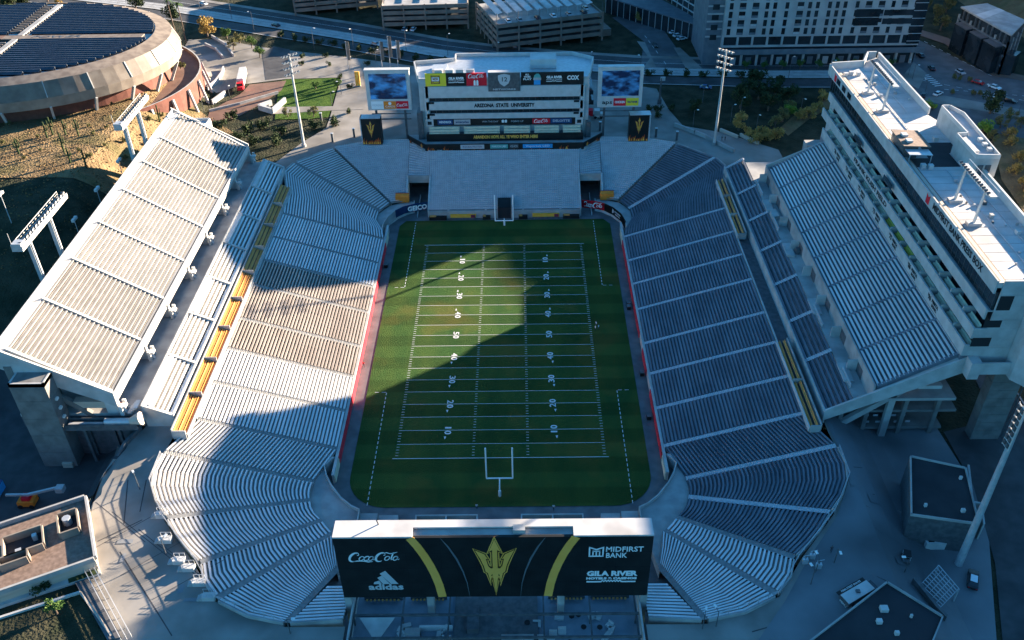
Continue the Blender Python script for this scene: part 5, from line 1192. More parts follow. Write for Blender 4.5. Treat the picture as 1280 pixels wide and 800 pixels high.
for k in range(2): MB().box(137 - .01, 146.5, HY - .05, HY - .01, 26.9 + k * 3.35 - .4, 29.6 + k * 3.35).build('glass_bay', 'glass', t)
for k in range(2): MB().box(148, 163.5, HY - .05, HY - .01, 27.0 + k * 3.35, 29.2 + k * 3.35).build('glass_bay', 'curtain_teal' if 'curtain_teal' in M else 'glass', t)
MB().box(HX1 - 5, HX1 + .02, HY - .08, HY + 1.2, 19, 60).build('corner_glass', 'glass', t)
for z in range(20, 60, 3): MB().box(HX1 - 5.05, HX1 + .05, HY - .14, HY - .09, z, z + .25).build('mullion', 'steel', t)
MB().box(HX0 - 6.5, HX0 - .02, HY + 2, HY + HD - 5, 11, 55).build('side_wing', 'block_band', t)
for z in range(22, 60, 3): MB().box(HX0 - 6.4, HX0 - .1, HY + 1.7, HY + 1.98, z, z + .6).build('spandrel', 'block_wall', t)
for z in range(20, 56, 4): MB().box(HX0 - 4.6, HX0 - 2, HY + 1.6, HY + 1.95, z + 1, z + 3).build('window', 'glass', t)

t = thing('office_wing', 'low dark glass wing running away left of the tall block', 'building', (75, 205, 11))
MB().prism([(81.2, 192.2), (85.4, 193.4), (64, 240), (46, 232)], 11, 17.8).build('wall', 'glass', t)
MB().prism([(80.9, 191.9), (85.6, 193.2), (64.2, 240.4), (45.6, 232.2)], 17.82, 18.4).build('roof', 'block_band', t)
MB().prism([(86.4, 186), (92, 186), (92, 240), (68, 240)], 18.4, 40).build('upper_storeys', 'glass', t)
a = Vector((81.1, 192.0)); b = Vector((46, 232))
for k in range(15):
    q = a.lerp(b, k / 14); MB().box(q.x - .25, q.x, q.y - .2, q.y + .2, 11, 17.8).build('mullion', 'steel', t)
a = Vector((86.3, 185.8)); b = Vector((68, 240))
for z in range(20, 40, 3):
    MB().prism([(a.x - .3, a.y), (a.x, a.y - .1), (b.x, b.y), (b.x - .3, b.y)], z, z + .5).build('spandrel', 'steel', t)
for k in range(12): 
    q = a.lerp(b, k / 11); MB().box(q.x - .4, q.x - .1, q.y - .2, q.y + .2, 18.4, 40).build('mullion', 'block_wall', t)

t = thing('glass_building', 'dark glass building with pale flat roof at the top corner', 'building', (197, 165, 11))
FPT = [(192.5, 148.5), (205.5, 165), (199.5, 187), (187, 183)]
def inset(P, k):
    cx = sum(p[0] for p in P) / len(P); cy = sum(p[1] for p in P) / len(P)
    return [(cx + (p[0] - cx) * k, cy + (p[1] - cy) * k) for p in P]
MB().prism(inset(FPT, .93), 11, 26.2).build('wall', 'glass', t)
MB().prism(FPT, 26.4, 27.0).build('roof', 'concrete', t)
MB().prism([lerp(FPT[3], FPT[0], .30), lerp(FPT[3], FPT[0], .46), lerp(FPT[2], FPT[1], .46), lerp(FPT[2], FPT[1], .30)], 27.01, 27.04).build('roof_strip', 'roof_white', t)
for e, n in ((0, 9), (3, 12)):
    P_ = inset(FPT, .97); a, b = (P_[0], P_[1]) if e == 0 else (P_[3], P_[0])
    for k in range(n + 1):
        q = lerp(a, b, k / n); MB().box(q[0] - .3, q[0] + .3, q[1] - .3, q[1] + .3, 11, 26.3 if k % 3 else 24).build('fin', 'dark_steel' if k % 3 else 'concrete', t)
    for z in (14.6, 18.4, 22.2):
        MB().bar(a + (z,), b + (z,), .7, .5).build('spandrel', 'block_band', t)
for k in (.1, .4, .68): 
    a_ = lerp(FPT[3], FPT[0], k); b_2 = lerp(FPT[3], FPT[0], k + .24); c = (-3.2, -1.2)
    MB().prism([a_, b_2, (b_2[0] + c[0], b_2[1] + c[1]), (a_[0] + c[0], a_[1] + c[1])], 11, 21.5).build('projecting_bay', 'glass', t)
    MB().prism([a_, b_2, (b_2[0] + c[0], b_2[1] + c[1]), (a_[0] + c[0], a_[1] + c[1])], 21.52, 21.9).build('bay_roof', 'road', t)
MB().prism([(191.5, 150.5), (196.5, 148), (200.5, 152.5), (196.5, 156)], 11, 19).build('corner_bay', 'glass', t)

# arena
t = thing('arena', 'round arena with dark solar roof and brick ring at the top corner', 'arena', (-190, 150, 20))
AC = (-180.0, 131.0); 
def ell(rx, ry, z, n=72, c=AC): return [(c[0] + rx * cos(2 * pi * i / n), c[1] + ry * sin(2 * pi * i / n), z) for i in range(n)]
def ringb(A, B, name, m, i0=0, i1=None, thick=None):
    b = MB(); n = len(A); i1 = n if i1 is None else i1
    for i in range(i0, i1):
        j = (i + 1) % n; b.quad(A[i], A[j], B[j], B[i])
    return b.build(name, m, t)
RX, RY = 58.0, 45.0
rim, inr = ell(RX, RY, 36), ell(RX - 5.5, RY - 4.5, 37.2)
top = MB(); top.quad(*ell(RX - 5.5, RY - 4.5, 36.9)); top.build('roof', 'solar', t)
ringb(rim, inr, 'roof_rim', 'roof_tan', )
aw = ell(RX + 2.2, RY + 2.2, 31.0); aw2 = ell(RX + 1.8, RY + 1.8, 27.6); bs = ell(RX - 3, RY - 3, 27.5); gd = ell(RX - 3, RY - 3, 18)
n = 72
for i in range(0, n, 3):
    for A, B, nm, m in ((rim, aw, 'canopy_panel', 'dark_tan'), (aw, aw2, 'fascia_panel', 'tan_panel'), (bs, gd, 'brick_wall', 'brick')):
        b = MB()
        for q in range(3):
            k, j = (i + q) % n, (i + q + 1) % n
            b.quad(A[k], A[j], B[j], B[k])
        b.build(nm, m, t)
    MB().bar(Vector(aw2[i]) + Vector((0, 0, .3)), Vector(gd[i]) * .99 + Vector((AC[0] * .01, AC[1] * .01, 0)), .7, 1.0).build('rib', 'pale_concrete', t)
    MB().bar(Vector(rim[i]) + Vector((0, 0, .1)), Vector(aw[i]) + Vector((0, 0, .1)), .3, .3).build('seam', 'pale_concrete', t)
ringb(aw2, bs, 'soffit', 'deck_dark')
ro, ri = ell(RX + 7.5, RY + 7.5, 20.5), ell(RX - 2.9, RY - 2.9, 20.5)
ringb(ro, ri, 'ramp_ring', 'brick_floor'); ringb(ell(RX + 7.5, RY + 7.5, 21.7), ell(RX + 7.5, RY + 7.5, 14), 'ring_wall', 'brick')
ringb(ell(RX + 7.5, RY + 7.5, 21.7), ell(RX + 7, RY + 7, 21.7), 'ring_coping', 'pale_concrete'); ringb(ell(RX + 7, RY + 7, 21.7), ell(RX + 7, RY + 7, 20.4), 'ring_inner', 'tan_panel')
for i in range(0, 72, 2):
    a = Vector(ell(RX + 7.7, RY + 7.7, 20.4)[i]); b_3 = Vector(ell(RX + 10, RY + 10, 10)[i])
    if a.x > -175: MB().bar(a, b_3, .7, .9).build('buttress', 'pale_concrete', t)
bw_ = MB()
for i in range(60, 86): 
    j = i % 72; k = (i + 1) % 72; A, B = ell(RX + 7.1, RY + 7.1, 19.5), ell(RX + 7.1, RY + 7.1, 12); bw_.quad(A[j], A[k], B[k], B[j])
bw_.build('lower_brick_wall', 'brick', t)
# solar rows on the roof
cross = MB()
for s in (1,): cross.box(AC[0] - RX + 9, AC[0] + RX - 8.5, AC[1] - 1.9, AC[1] + 1.9, 37.0, 37.45)
cross.build('roof_band', 'roof_tan', t)
MB().box(AC[0] - 1.0 + 4, AC[0] + 1.0 + 4, AC[1] - RY + 7, AC[1] - 2, 37.0, 37.5).box(AC[0] - 1.0 + 4, AC[0] + 1.0 + 4, AC[1] + 2, AC[1] + RY - 7, 37.0, 37.5).build('roof_gutter', 'concrete', t)
cnt = 0
for r_ in range(-19, 20):
    y = AC[1] + r_ * 2.0
    if abs(y - AC[1]) < 3: continue
    hw = (RX - 6.5) * math.sqrt(max(0, 1 - ((y - AC[1]) / (RY - 5.5)) ** 2))
    for s in (-1, 1):
        x = 6.5
        if hw < 9: continue
        xa, xb = (AC[0] + 4 + 2.5, AC[0] + hw) if s > 0 else (AC[0] - hw, AC[0] + 4 - 6)
        MB().hexa([(xa, y, 37.1), (xb, y, 37.1), (xb, y + 1.5, 37.55), (xa, y + 1.5, 37.55)], [(xa, y, 37.2), (xb, y, 37.2), (xb, y + 1.5, 37.65), (xa, y + 1.5, 37.65)]).build('solar_row', 'solar', t)
        MB().box(xa, xb, y + 1.5, y + 1.62, 37.0, 37.7).build('row_edge', 'block_band', t)
for r_ in range(-17, 18):
    if abs(r_) > 2: MB().hexa([(AC[0] - 1.5, AC[1] + r_ * 2.1, 37.0), (AC[0] + 2, AC[1] + r_ * 2.1 + .8, 37.0), (AC[0] + 2, AC[1] + r_ * 2.1 + 1.3, 37.0), (AC[0] - 1.5, AC[1] + r_ * 2.1 + .5, 37.0)], [(AC[0] - 1.5, AC[1] + r_ * 2.1, 37.4), (AC[0] + 2, AC[1] + r_ * 2.1 + .8, 37.4), (AC[0] + 2, AC[1] + r_ * 2.1 + 1.3, 37.4), (AC[0] - 1.5, AC[1] + r_ * 2.1 + .5, 37.4)]).build('roof_louvre', 'roof_tan', t)
FA = Frame((AC[0], AC[1], 37.47), (1, 0, 0), (0, 1, 0))
text('POWER', FA, 18, 0, 3.0, 'dark_steel', t, bold=.04, width=18, shear=.2, d=.03)
plates('name_panel', FA, [rect(-30, -1.8, -1, 1.8)], .01, .03, 'brick_floor', t)
text('ASU', FA, -16, 0, 3.6, 'white_print', t, bold=.12, width=22, d=.06)
# ------------------------------------------------------------------ butte to the west: unseen, heights shaped to cast shade into the view
def shade_butte(x, y):
    a = 75 * sm((112 - y) / 42) * sm((y + 330) / 140); b = 38 * sm((y - 196) / 26) + 41 * sm((y - 298) / 40) * sm((980 - y) / 150)  # humps added to shade the near plaza, the crossing and the far streets
    b *= sm((1000 - y) / 150); shade_rock = (56 + (y - 221) * .10) * sm((y - 196) / 6) * sm((262 - y) / 9); b = max(b, shade_rock); h = max(a, b, 16) * sm((x - 214) / 70) * sm((620 - x) / 200)  # steep rock bump added to cut the sun patch on the field
    return 11 + h + (2.2 * sin(x * .13 + y * .07) + 1.6 * sin(y * .21 - x * .05)) * sm((x - 214) / 70) * (.15 if shade_rock > 20 else 1)
bt = MB(); NX, NY = 42, 170
for i in range(NX):
    for j in range(NY):
        q = [(210 + (i + a) * 10, -340 + (j + c) * 8) for a, c in ((0, 0), (1, 0), (1, 1), (0, 1))]
        bt.quad(*[(x, y, shade_butte(x, y) - .6) for x, y in q])
tag(bt.build('shade_hill', 'dry_grass'), kind='structure')

# ------------------------------------------------------------------ left side: elevator towers, gantries, service yard
t = thing('lift_tower', 'tall concrete lift tower standing in front of the sunlit upper deck', 'tower', (-97, -48, 3))
x0, x1, y0, y1 = -100.7, -93.3, -50.1, -45.9
b = MB()
for k in range(5): b.box(x0, x1, y0, y1, 2.5 + k * 4.9, 2.5 + k * 4.9 + 4.82)
b.build('wall', 'shaded_concrete', t)
wall_run('parapet', [(x0, y0), (x1, y0), (x1, y1), (x0, y1), (x0, y0)], .4, 26.0, 27.0, 'pale_concrete', t)
MB().box(x0 + .5, x1 - .5, y0 + .5, y1 - .5, 26.1, 26.2).build('roof', 'steel', t)
for z in (16, 18.5, 21): MB().box(x1 + .02, x1 + .5, -48.6, -47.8, z, z + .5).build('wall_lamp', 'lamp_face', t)
MB().box(-96.4, -94.2, y0 - .5, y0 - .02, 2.6, 4.4).build('door', 'tan_metal', t)
t = thing('lift_tower', 'lower dark tower half hidden behind the near end of the upper deck', 'tower', (-102, -41, 3))
MB().box(-105.4, -97.9, -42.6, -38.7, 2.5, 26.4).build('wall', 'shaded_concrete', t)
wall_run('parapet', [(-105.4, -42.6), (-97.9, -42.6), (-97.9, -38.7), (-105.4, -38.7), (-105.4, -42.6)], .35, 26.42, 27.1, 'pale_concrete', t)
t = thing('footbridge', 'service bridge with silver duct between the lift tower and the gold seats', 'bridge', (-85, -48.5, 11))
MB().box(-93.2, -77.4, -49.6, -47.2, 13.2, 13.7).build('deck', 'deck_dark', t)
for y in (-49.6, -47.3): MB().box(-93.2, -77.4, y, y + .12, 13.7, 14.8).build('railing', 'dark_steel', t)
MB().tube((-84.5, -48.6, 14.9), (-79, -48.6, 14.9), .75, .75, 10).build('duct', 'steel', t); MB().tube((-79, -48.6, 14.9), (-76.6, -48.4, 15.6), .78, 1.5, 10).build('hood', 'tan_metal', t)
MB().box(-92.5, -85, -48.9, -48.2, 14.2, 14.5).build('cable_tray', 'steel', t)
for x in (-90, -82.5): MB().box(x, x + .6, -48.8, -48.1, 2.5, 13.2).build('post', 'dark_steel', t)
t = thing('service_room', 'low service rooms with pale blue roofs under the end of the sunlit deck', 'building', (-88, -45, 3))
MB().box(-99, -79, -46.2, -38, 3, 10.6).build('wall', 'deck_dark', t)
MB().box(-88.5, -83.5, -46.1, -41, 10.62, 12.4).build('roof_box', 'steel', t); MB().box(-97, -92, -45.8, -41, 10.62, 11.4).build('roof_box', 'steel', t)
for x in (-90, -84.6, -79.4): MB().box(x - .2, x + .2, -46.7, -46.3, 2.5, 14).build('column', 'dark_steel', t)
MB().box(-91.5, -84, -45.9, -44.2, 16.4, 18.2).build('kiosk', 'tan_metal', t); MB().box(-83.6, -81.2, -45.9, -44.2, 15, 16.6).build('kiosk', 'brick', t)
for q in range(4): MB().box(-80.4 + q * .5, -79.4 + q * .5, -46.4, -43.8, 15.1 + q * .5, 15.25 + q * .5).build('stair_tread', 'white_paint', t)

def gantry(y0, y1, ya, yb, label):
    t = thing('floodlight_gantry', label, 'floodlight', (-105, (y0 + y1) / 2, g(-106, y0)), 'floodlight gantries behind the sunlit deck')
    for y in (y0, y1):
        MB().box(-105.9, -105.0, y - .45, y + .45, g(-105, y) - .5, 42).box(-105.0, -104.75, y - .2, y + .2, g(-105, y), 42).build('leg', 'steel', t)
    MB().box(-106.6, -104.2, ya, yb, 42.0, 42.5).build('platform', 'pale_concrete', t)
    MB().box(-104.3, -104.1, ya, yb, 42.5, 43.3).build('fascia', 'steel', t)
    r = MB(); n = 12
    r.bar((-106.5, ya, 43.7), (-106.5, yb, 43.7), .1); r.bar((-106.5, ya, 43.1), (-106.5, yb, 43.1), .08)
    for i in range(n + 1): r.bar((-106.5, ya + (yb - ya) * i / n, 42.5), (-106.5, ya + (yb - ya) * i / n, 43.7), .08)
    r.build('railing', 'white_paint', t)
    n = 16
    for i in range(n):
        y = ya + (i + .5) * (yb - ya) / n
        for q in (0, 1):
            h = MB().tube((-105.6 + q * .5, y, 43.1 + q * .7), (-105.0 + q * .5, y, 42.9 + q * .7), .2, .42, 8).build('floodlamp', 'dark_steel', t)
            MB().tube((-104.99 + q * .5, y, 42.895 + q * .7), (-104.96 + q * .5, y, 42.885 + q * .7), .38, .38, 8).build('lens', 'lamp_face', h)
    MB().box(-106.4, -104.3, ya, ya + 2.2, 42.52, 43.9).build('control_box', 'steel', t)
    MB().tube((-106.4, ya + .3, 43), (-106.4, ya + .3, 46.5), .06).build('antenna', 'steel', t)
gantry(-18.1, -7.3, -23.0, 1.5, 'two legged floodlight gantry behind the middle of the sunlit upper deck'); gantry(43.5, 54.2, 39.5, 61.5, 'two legged floodlight gantry behind the far end of the sunlit upper deck')
def small_light(p, label):
    z = g(*p); t = thing('yard_light', label, 'lamp', (p[0], p[1], z), 'twin headed lights on the dark slope')
    MB().tube((p[0], p[1], z - .3), (p[0], p[1], 30.0), .14, .1).build('post', 'steel', t)
    for s in (-1, 1): MB().box(p[0] - .2, p[0] + .5, p[1] + s * .7 - .5, p[1] + s * .7 + .5, 29.6, 30.3).build('lamp_head', 'white_paint', t)
for q in ((-110.73, 12.15), (-111.00, 28.54), (-111.17, 45.86), (-136.64, 26.48)): small_light(q, 'small twin headed light rising behind the sunlit deck')
t = thing('stair_house', 'small boxy stair house beyond the far end of the sunlit deck', 'building', (-100, 84, 11))
MB().box(-105, -97.8, 83, 90, 11, 22.5).build('wall', 'pale_concrete', t); MB().box(-104.4, -98.4, 83.6, 89.4, 22.55, 22.65).build('roof', 'steel', t)
wall_run('parapet', [(-105, 83), (-97.8, 83), (-97.8, 90), (-105, 90), (-105, 83)], .4, 22.52, 23.4, 'white_paint', t)

t = thing('boom_lift', 'orange boom lift parked in the shaded yard', 'boom lift', (-98.5, -61, 3))
z = 3.15
MB().box(-101, -97.6, -62.4, -60, z + .5, z + 1.7).build('chassis', 'orange_pad', t); MB().box(-100, -98.4, -62.0, -60.4, z + 1.75, z + 2.6).build('turret', 'red_sign', t)
for x in (-100.5, -98.1):
    for y in (-62.6, -60.2): MB().tube((x, y, z + .5), (x, y + .45, z + .5), .5, .5, 10).build('wheel', 'black_paint', t)
MB().bar((-99, -61.2, z + 2.8), (-92.8, -60.2, z + 3.8), .5).build('boom', 'steel', t); MB().bar((-99, -61.2, z + 2.9), (-103, -61.6, z + 3.3), .45).build('boom', 'steel', t); MB().box(-92.8, -91.2, -61, -59.5, z + 3, z + 4.2).build('basket', 'steel', t)
t = thing('container', 'small blue container at the left edge of the shaded yard', 'container', (-107, -58, 3)); MB().box(-109.5, -106.6, -60, -56.2, 3.1, 5.2).build('body', 'blue_sign', t); MB().box(-109.55, -106.55, -60.05, -56.15, 5.22, 5.35).build('lid', 'navy_sign', t)

# gravel roofed building at the bottom corner
t = thing('gravel_roof_building', 'tan building with gravel roof and sunken plant wells at the bottom corner', 'building', (-84, -80, 3))
GP = [(-98.5, -79.0), (-80.8, -69.9), (-73.4, -84.6), (-91.0, -93.4)]
MB().prism(GP, 3, 13.9).build('wall', 'tan_metal', t); MB().prism(inset(GP, .985), 13.92, 14.1).build('roof', 'gravel', t)
wall_run('parapet', GP + [GP[0]], .45, 13.9, 15.0, 'concrete', t)
u = (Vector(GP[1]) - Vector(GP[0])).normalized(); v = (Vector(GP[2]) - Vector(GP[1])).normalized(); o = Vector(GP[0])
Q = lambda a, b: tuple(o + u * a + v * b)
def well(a0, a1, b0, b1):
    MB().prism([Q(a0, b0), Q(a1, b0), Q(a1, b1), Q(a0, b1)], 14.11, 14.16).build('well_floor', 'black_roof', t)
    wall_run('well_wall', [Q(a0, b0), Q(a1, b0), Q(a1, b1), Q(a0, b1), Q(a0, b0)], .3, 14.1, 15.9, 'tan_panel', t)
well(5.5, 12, 5.0, 9.6); well(15.0, 18.2, 3.6, 8.6); well(4.6, 9.2, 9.9, 11.5)
MB().prism([Q(10.2, 6), Q(11, 6), Q(11, 6.8), Q(10.2, 6.8)], 14.2, 15.5).build('vent_unit', 'white_paint', t); MB().tube(Q(16.4, 5.2) + (14.2,), Q(16.4, 5.2) + (15.8,), .8).build('tank', 'steel', t)
MB().prism([Q(7.2, 8.2), Q(8.2, 8.2), Q(8.2, 9), Q(7.2, 9)], 14.2, 15.2).build('vent_unit', 'steel', t)
LP = [(-92.18, -89.84), (-75.02, -81.98), (-72.61, -85.65), (-90.32, -93.72)]
MB().prism(LP, 8, 11.6).build('ledge', 'pale_concrete', t)
MB().prism([lerp(LP[0], LP[1], .72), lerp(LP[0], LP[1], .98), lerp(LP[3], LP[2], .98), lerp(LP[3], LP[2], .72)], 11.62, 11.68).build('planter_bed', 'leaf_dark', t)
MB().box(*[c for c in (-84.8, -83.6, -89.6, -88.6)], 11.6, 13.0).build('utility_box', 'steel', t); MB().box(-87.6, -86.0, -90.8, -89.4, 11.6, 12.6).build('utility_box', 'dark_interior', t)
t = thing('handrail_ramp', 'ramp with long white handrails at the bottom corner', 'ramp', (-73, -92, 11))
RA, RB = (-77.90, -82.62), (-63.95, -99.63)
MB().prism([(-76.91, -87.32), (-74.45, -86.46), (-64.14, -99.03), (-66.45, -99.47)], 11.0, 11.4).build('ramp_slab', 'road', t)
for du, nm in ((0, 0), (7, 0), (14, 0)):
    a = Vector(RA) + Vector((du * .13, du * .02)); b = Vector(RB) + Vector((du * .11, du * .05)); h = MB(); h.bar(tuple(a) + (12.4,), tuple(b) + (12.4,), .14); h.bar(tuple(a) + (11.9,), tuple(b) + (11.9,), .09)
    for k in range(9): q = a.lerp(b, k / 8); h.bar((q.x, q.y, 11.1), (q.x, q.y, 12.4), .09)
    h.build('handrail', 'white_paint', t)

# ------------------------------------------------------------------ shaded right side
def flat_building(P, z0, z1, label, m, roof, units):
    t = thing('flat_roof_building', label, 'building', (P[0][0], P[0][1], z0), 'dark flat roofed buildings')
    MB().prism(P, z0, z1).build('wall', m, t); MB().prism(inset(P, .985), z1 + .02, z1 + .1).build('roof', roof, t); wall_run('roof_edge', P + [P[0]], .25, z1, z1 + .55, 'concrete', t)
    for x, y, s in units: MB().box(x, x + s, y, y + s * .8, z1 + .12, z1 + .9).build('roof_unit', 'white_paint', t)
    return t
flat_building([(84.04, -59.41), (94.02, -62.90), (90.68, -77.51), (78.68, -75.04)][::-1], 4, 13, 'dark flat roofed building beside the column of the press box', 'dark_steel', 'black_roof', [(88.5, -74.5, .7), (91.5, -66, .5), (82, -73, .5)])
MB_ = wall_thing('bracket_wall', 'thin pale wall bracket at the side of the dark flat roof', [(97.35, -58.57), (94.11, -68.57), (95.68, -69.01), (93.96, -74.27)], .3, 4.6, 'pale_concrete')
flat_building([(69.11, -90.17), (76.32, -97.45), (71.5, -104), (62, -112), (50, -103.6)][::-1], 5, 13, 'dark flat roofed building cut by the bottom edge right of the board', 'dark_steel', 'black_roof', [(66.0, -96.5, 1.3), (64.6, -98.8, .9), (70.6, -97.6, .4), (66.9, -101, .7)])
# food truck
t = thing('food_truck', 'food truck with white roof and black lettered panel in the shaded plaza', 'truck', (64, -91, 9))
A, B_, C_, D_ = [Vector(q) for q in ((60.42, -92.33), (66.03, -89.17), (66.99, -91.05), (61.37, -94.32))]
zt = 12.4; zg = g(64, -91)
MB().prism([tuple(A), tuple(B_), tuple(C_), tuple(D_)], zg + .6, zt).build('body', 'dark_steel', t)
MB().prism(inset([tuple(A), tuple(B_), tuple(C_), tuple(D_)], .97), zt + .01, zt + .12).build('roof', 'white_paint', t)
c = (A + B_ + C_ + D_) / 4; MB().box(c.x - .35, c.x + .35, c.y - .3, c.y + .3, zt + .13, zt + .45).build('vent', 'dark_steel', t)
n = (A - D_).normalized(); e = A + n * .9; f = B_ + n * .9
MB().prism([tuple(A + n * .2), tuple(B_ + n * .2), tuple(f), tuple(e)], zt - .35, zt - .25).build('awning', 'black_panel', t)
ft = Frame(((e + f) / 2).to_tuple() + (zt - .24,), (f.x - e.x, f.y - e.y, 0), (n.x, n.y, 0)); text('MAIN STREET SNACKS', ft, 0, -.4, .55, 'white_print', t, width=4.6, d=.02)
fe = Frame(((A + D_) / 2).to_tuple() + (zt - 1.0,), (D_.x - A.x, D_.y - A.y, 0), (0, 0, 1)); text('MENU', fe, 0, 0, .7, 'white_print', t, width=1.6, d=.06)
q = B_ + (B_ - A).normalized() * 1.3; MB().prism([tuple(B_), tuple(q), tuple(q + (C_ - B_)), tuple(C_)], zg + .6, zt - 1.2).build('cab', 'glass', t)
for w in (A.lerp(B_, .2), A.lerp(B_, .85), D_.lerp(C_, .2), D_.lerp(C_, .85)): MB().tube((w.x - .15, w.y, zg + .45), (w.x + .15, w.y, zg + .45), .45, .45, 10).build('wheel', 'black_paint', t)
# golf carts, dark utility vehicle
def cart(p, rz, body, roof, label):
    z = g(*p) + .06; t = thing('utility_cart', label, 'cart', (p[0], p[1], z), None, rz)
    Wt = WM[t.name]
    def part(mb, nm, m):
        mb.v = [tuple(Wt @ Vector(v)) for v in mb.v]; return mb.build(nm, m, t)
    part(MB().box(-1.3, 1.3, -.65, .65, .3, .85), 'body', body); part(MB().box(-.9, .7, -.65, .65, 1.9, 2.0), 'roof', roof); part(MB().box(-.5, .1, -.6, .6, .86, 1.2), 'seat', 'black_paint')
    for x, y in ((-.9, -.6), (-.9, .6), (.7, -.6), (.7, .6)): part(MB().box(x - .04, x + .04, y - .04, y + .04, .8, 1.9), 'post', 'steel')
    for x in (-.85, .85):
        for y in (-.7, .6): part(MB().tube((x, y, .3), (x, y + .12, .3), .3, .3, 9), 'wheel', 'black_paint')
cart((76.29, -81.93), 1.3, 'dark_steel', 'black_paint', 'dark utility cart alone on the shaded plaza'); cart((82.39, -74.88), -.3, 'steel', 'dark_steel', 'small grey cart beside the wall of the dark flat building')
t = thing('generator', 'white generator box with two dark fans beside the dark flat building', 'generator', (85.30, -74.87) + (5.6,))
p = (84.72, -75.69); zz = g(*p) + .05
MB().box(p[0] - 1.9, p[0] + 1.9, p[1] - 1, p[1] + 1, zz, zz + 1.9).build('housing', 'white_paint', t)
for s in (-1, 1): MB().box(p[0] + s * .9 - .55, p[0] + s * .9 + .55, p[1] - .7, p[1] + .5, zz + 1.91, zz + 1.96).build('fan', 'black_paint', t)
for s in (-.6, .9): MB().box(p[0] + s - .25, p[0] + s + .25, p[1] + 1, p[1] + 1.6, zz, zz + 1.5).build('pipe_box', 'steel', t)
t = thing('steel_frame', 'tilted grid of steel bars beside the dark road', 'frame', (81.47, -86.23) + (5,))
A, B_, C_, D_ = [Vector(q) for q in ((76.26, -87.83), (82.06, -83.30), (83.71, -88.47), (78.91, -91.95))]
zA, zB = 7.0, 8.8
for k in range(12): a = A.lerp(B_, k / 11); b = D_.lerp(C_, k / 11); zz = zA + (zB - zA) * k / 11; MB().bar(tuple(a) + (zz,), tuple(b) + (zz,), .14).build('bar', 'steel', t)
for k in range(6): a = A.lerp(D_, k / 5); b = B_.lerp(C_, k / 5); MB().bar(tuple(a) + (zA + .1,), tuple(b) + (zB + .1,), .10).build('cross_bar', 'steel', t)
for q in (A, B_, C_, D_): MB().box(q.x - .12, q.x + .12, q.y - .12, q.y + .12, g(q.x, q.y) - .2, zB if q in (B_, C_) else zA).build('post', 'steel', t)
wall_thing('yard_wall', 'dark low wall along the edge of the steel grid', [(75.50, -87.45), (78.52, -92.59), (79.78, -93.76)], .5, 1.5, 'dark_steel')

# ------------------------------------------------------------------ light poles
def pole(p, h, dirn, label, nrow, z=None, group='tall light poles'):
    z = g(*p) if z is None else z; t = thing('light_pole', label, 'light pole', (p[0], p[1], z), group)
    MB().tube((p[0], p[1], z - .5), (p[0], p[1], z + h), .5, .28, 10).build('pole', 'pale_concrete', t)
    MB().tube((p[0], p[1], z - .2), (p[0], p[1], z + 1.0), .8, .8, 10).build('base', 'concrete', t)
    d = Vector(dirn).normalized(); s = Vector((-d.y, d.x))
    for k in range(nrow):
        zz = z + h - .3 - k * 2.0
        a = Vector(p) - s * 3.0; b = Vector(p) + s * 3.0
        MB().bar(tuple(a) + (zz,), tuple(b) + (zz,), .2).build('crossarm', 'white_paint', t)
        for i in range(5):
            q = a.lerp(b, (i + .5) / 5) + d * .5
            hd = MB().tube((q.x - d.x * .4, q.y - d.y * .4, zz + .1), (q.x, q.y, zz - .15), .25, .45, 8).build('floodlamp', 'dark_steel', t)
            MB().tube((q.x + d.x * .01, q.y + d.y * .01, zz - .16), (q.x + d.x * .04, q.y + d.y * .04, zz - .18), .42, .42, 8).build('lens', 'lamp_face', hd)
    return t
pole((-69.0, 93.1), 32.5, (.7, -.7), 'tall light pole at the far end of the lawn side', 4); pole((71.2, 90.4), 33, (-.7, -.7), 'tall light pole on the sunlit terrace at the shaded side', 4)
t = thing('light_pole', 'tall light pole with a long lamp ladder at the right edge', 'light pole', (88, -80.1, 5.2), 'tall light poles')
MB().tube((88, -80.1, 4.6), (87.8, -80.1, 46), .75, .4, 10).build('pole', 'steel', t)
fr = MB()
for s in (-1, 1): fr.bar((87.2, -80.1 + s * 1.0, 36), (87.2, -80.1 + s * 1.0, 45.5), .16)
for k in range(8): fr.bar((87.2, -81.1, 36.2 + k * 1.3), (87.2, -79.1, 36.2 + k * 1.3), .12)
fr.build('lamp_frame', 'white_paint', t)
for k in range(7):
    for s in (-.5, .5): MB().box(86.9, 87.3, -80.1 + s - .32, -80.1 + s + .32, 36.6 + k * 1.3, 37.4 + k * 1.3).build('floodlamp', 'dark_steel', t)
def lamp(p, h, label, group, z=None):
    o = LAMP.get(h)
    z = g(*p) if z is None else z
    if o is None:
        t = thing('street_lamp', label, 'street lamp', (0, 0, 0), group)
        MB().tube((0, 0, -.2), (0, 0, h), .11, .07, 7).build('post', 'dark_steel', t); MB().tube((0, 0, h), (1.1, 0, h + .25), .06, .05, 6).build('arm', 'dark_steel', t); MB().box(.8, 1.5, -.2, .2, h + .15, h + .32).build('lamp_head', 'lamp_face', t)
        t.location = (p[0], p[1], z); LAMP[h] = t; return t
    t = copy_tree(o, None, (p[0], p[1], z), rnd.uniform(0, 6.2), label); t['group'] = group; return t
LAMP = {}
for p in ((-82.49, 188.18), (-42.42, 182.75), (-3.87, 168.33), (-113.85, 211.88), (-65.53, 187.51), (-24.51, 178.28), (-128.63, 230.23), (34.35, 156.42), (52.86, 150.69), (110.10, 146.98), (124.59, 143.21), (-147.88, 245.24)): lamp(p, 9, 'slim street lamp along the rail line', 'street lamps along the rail line')
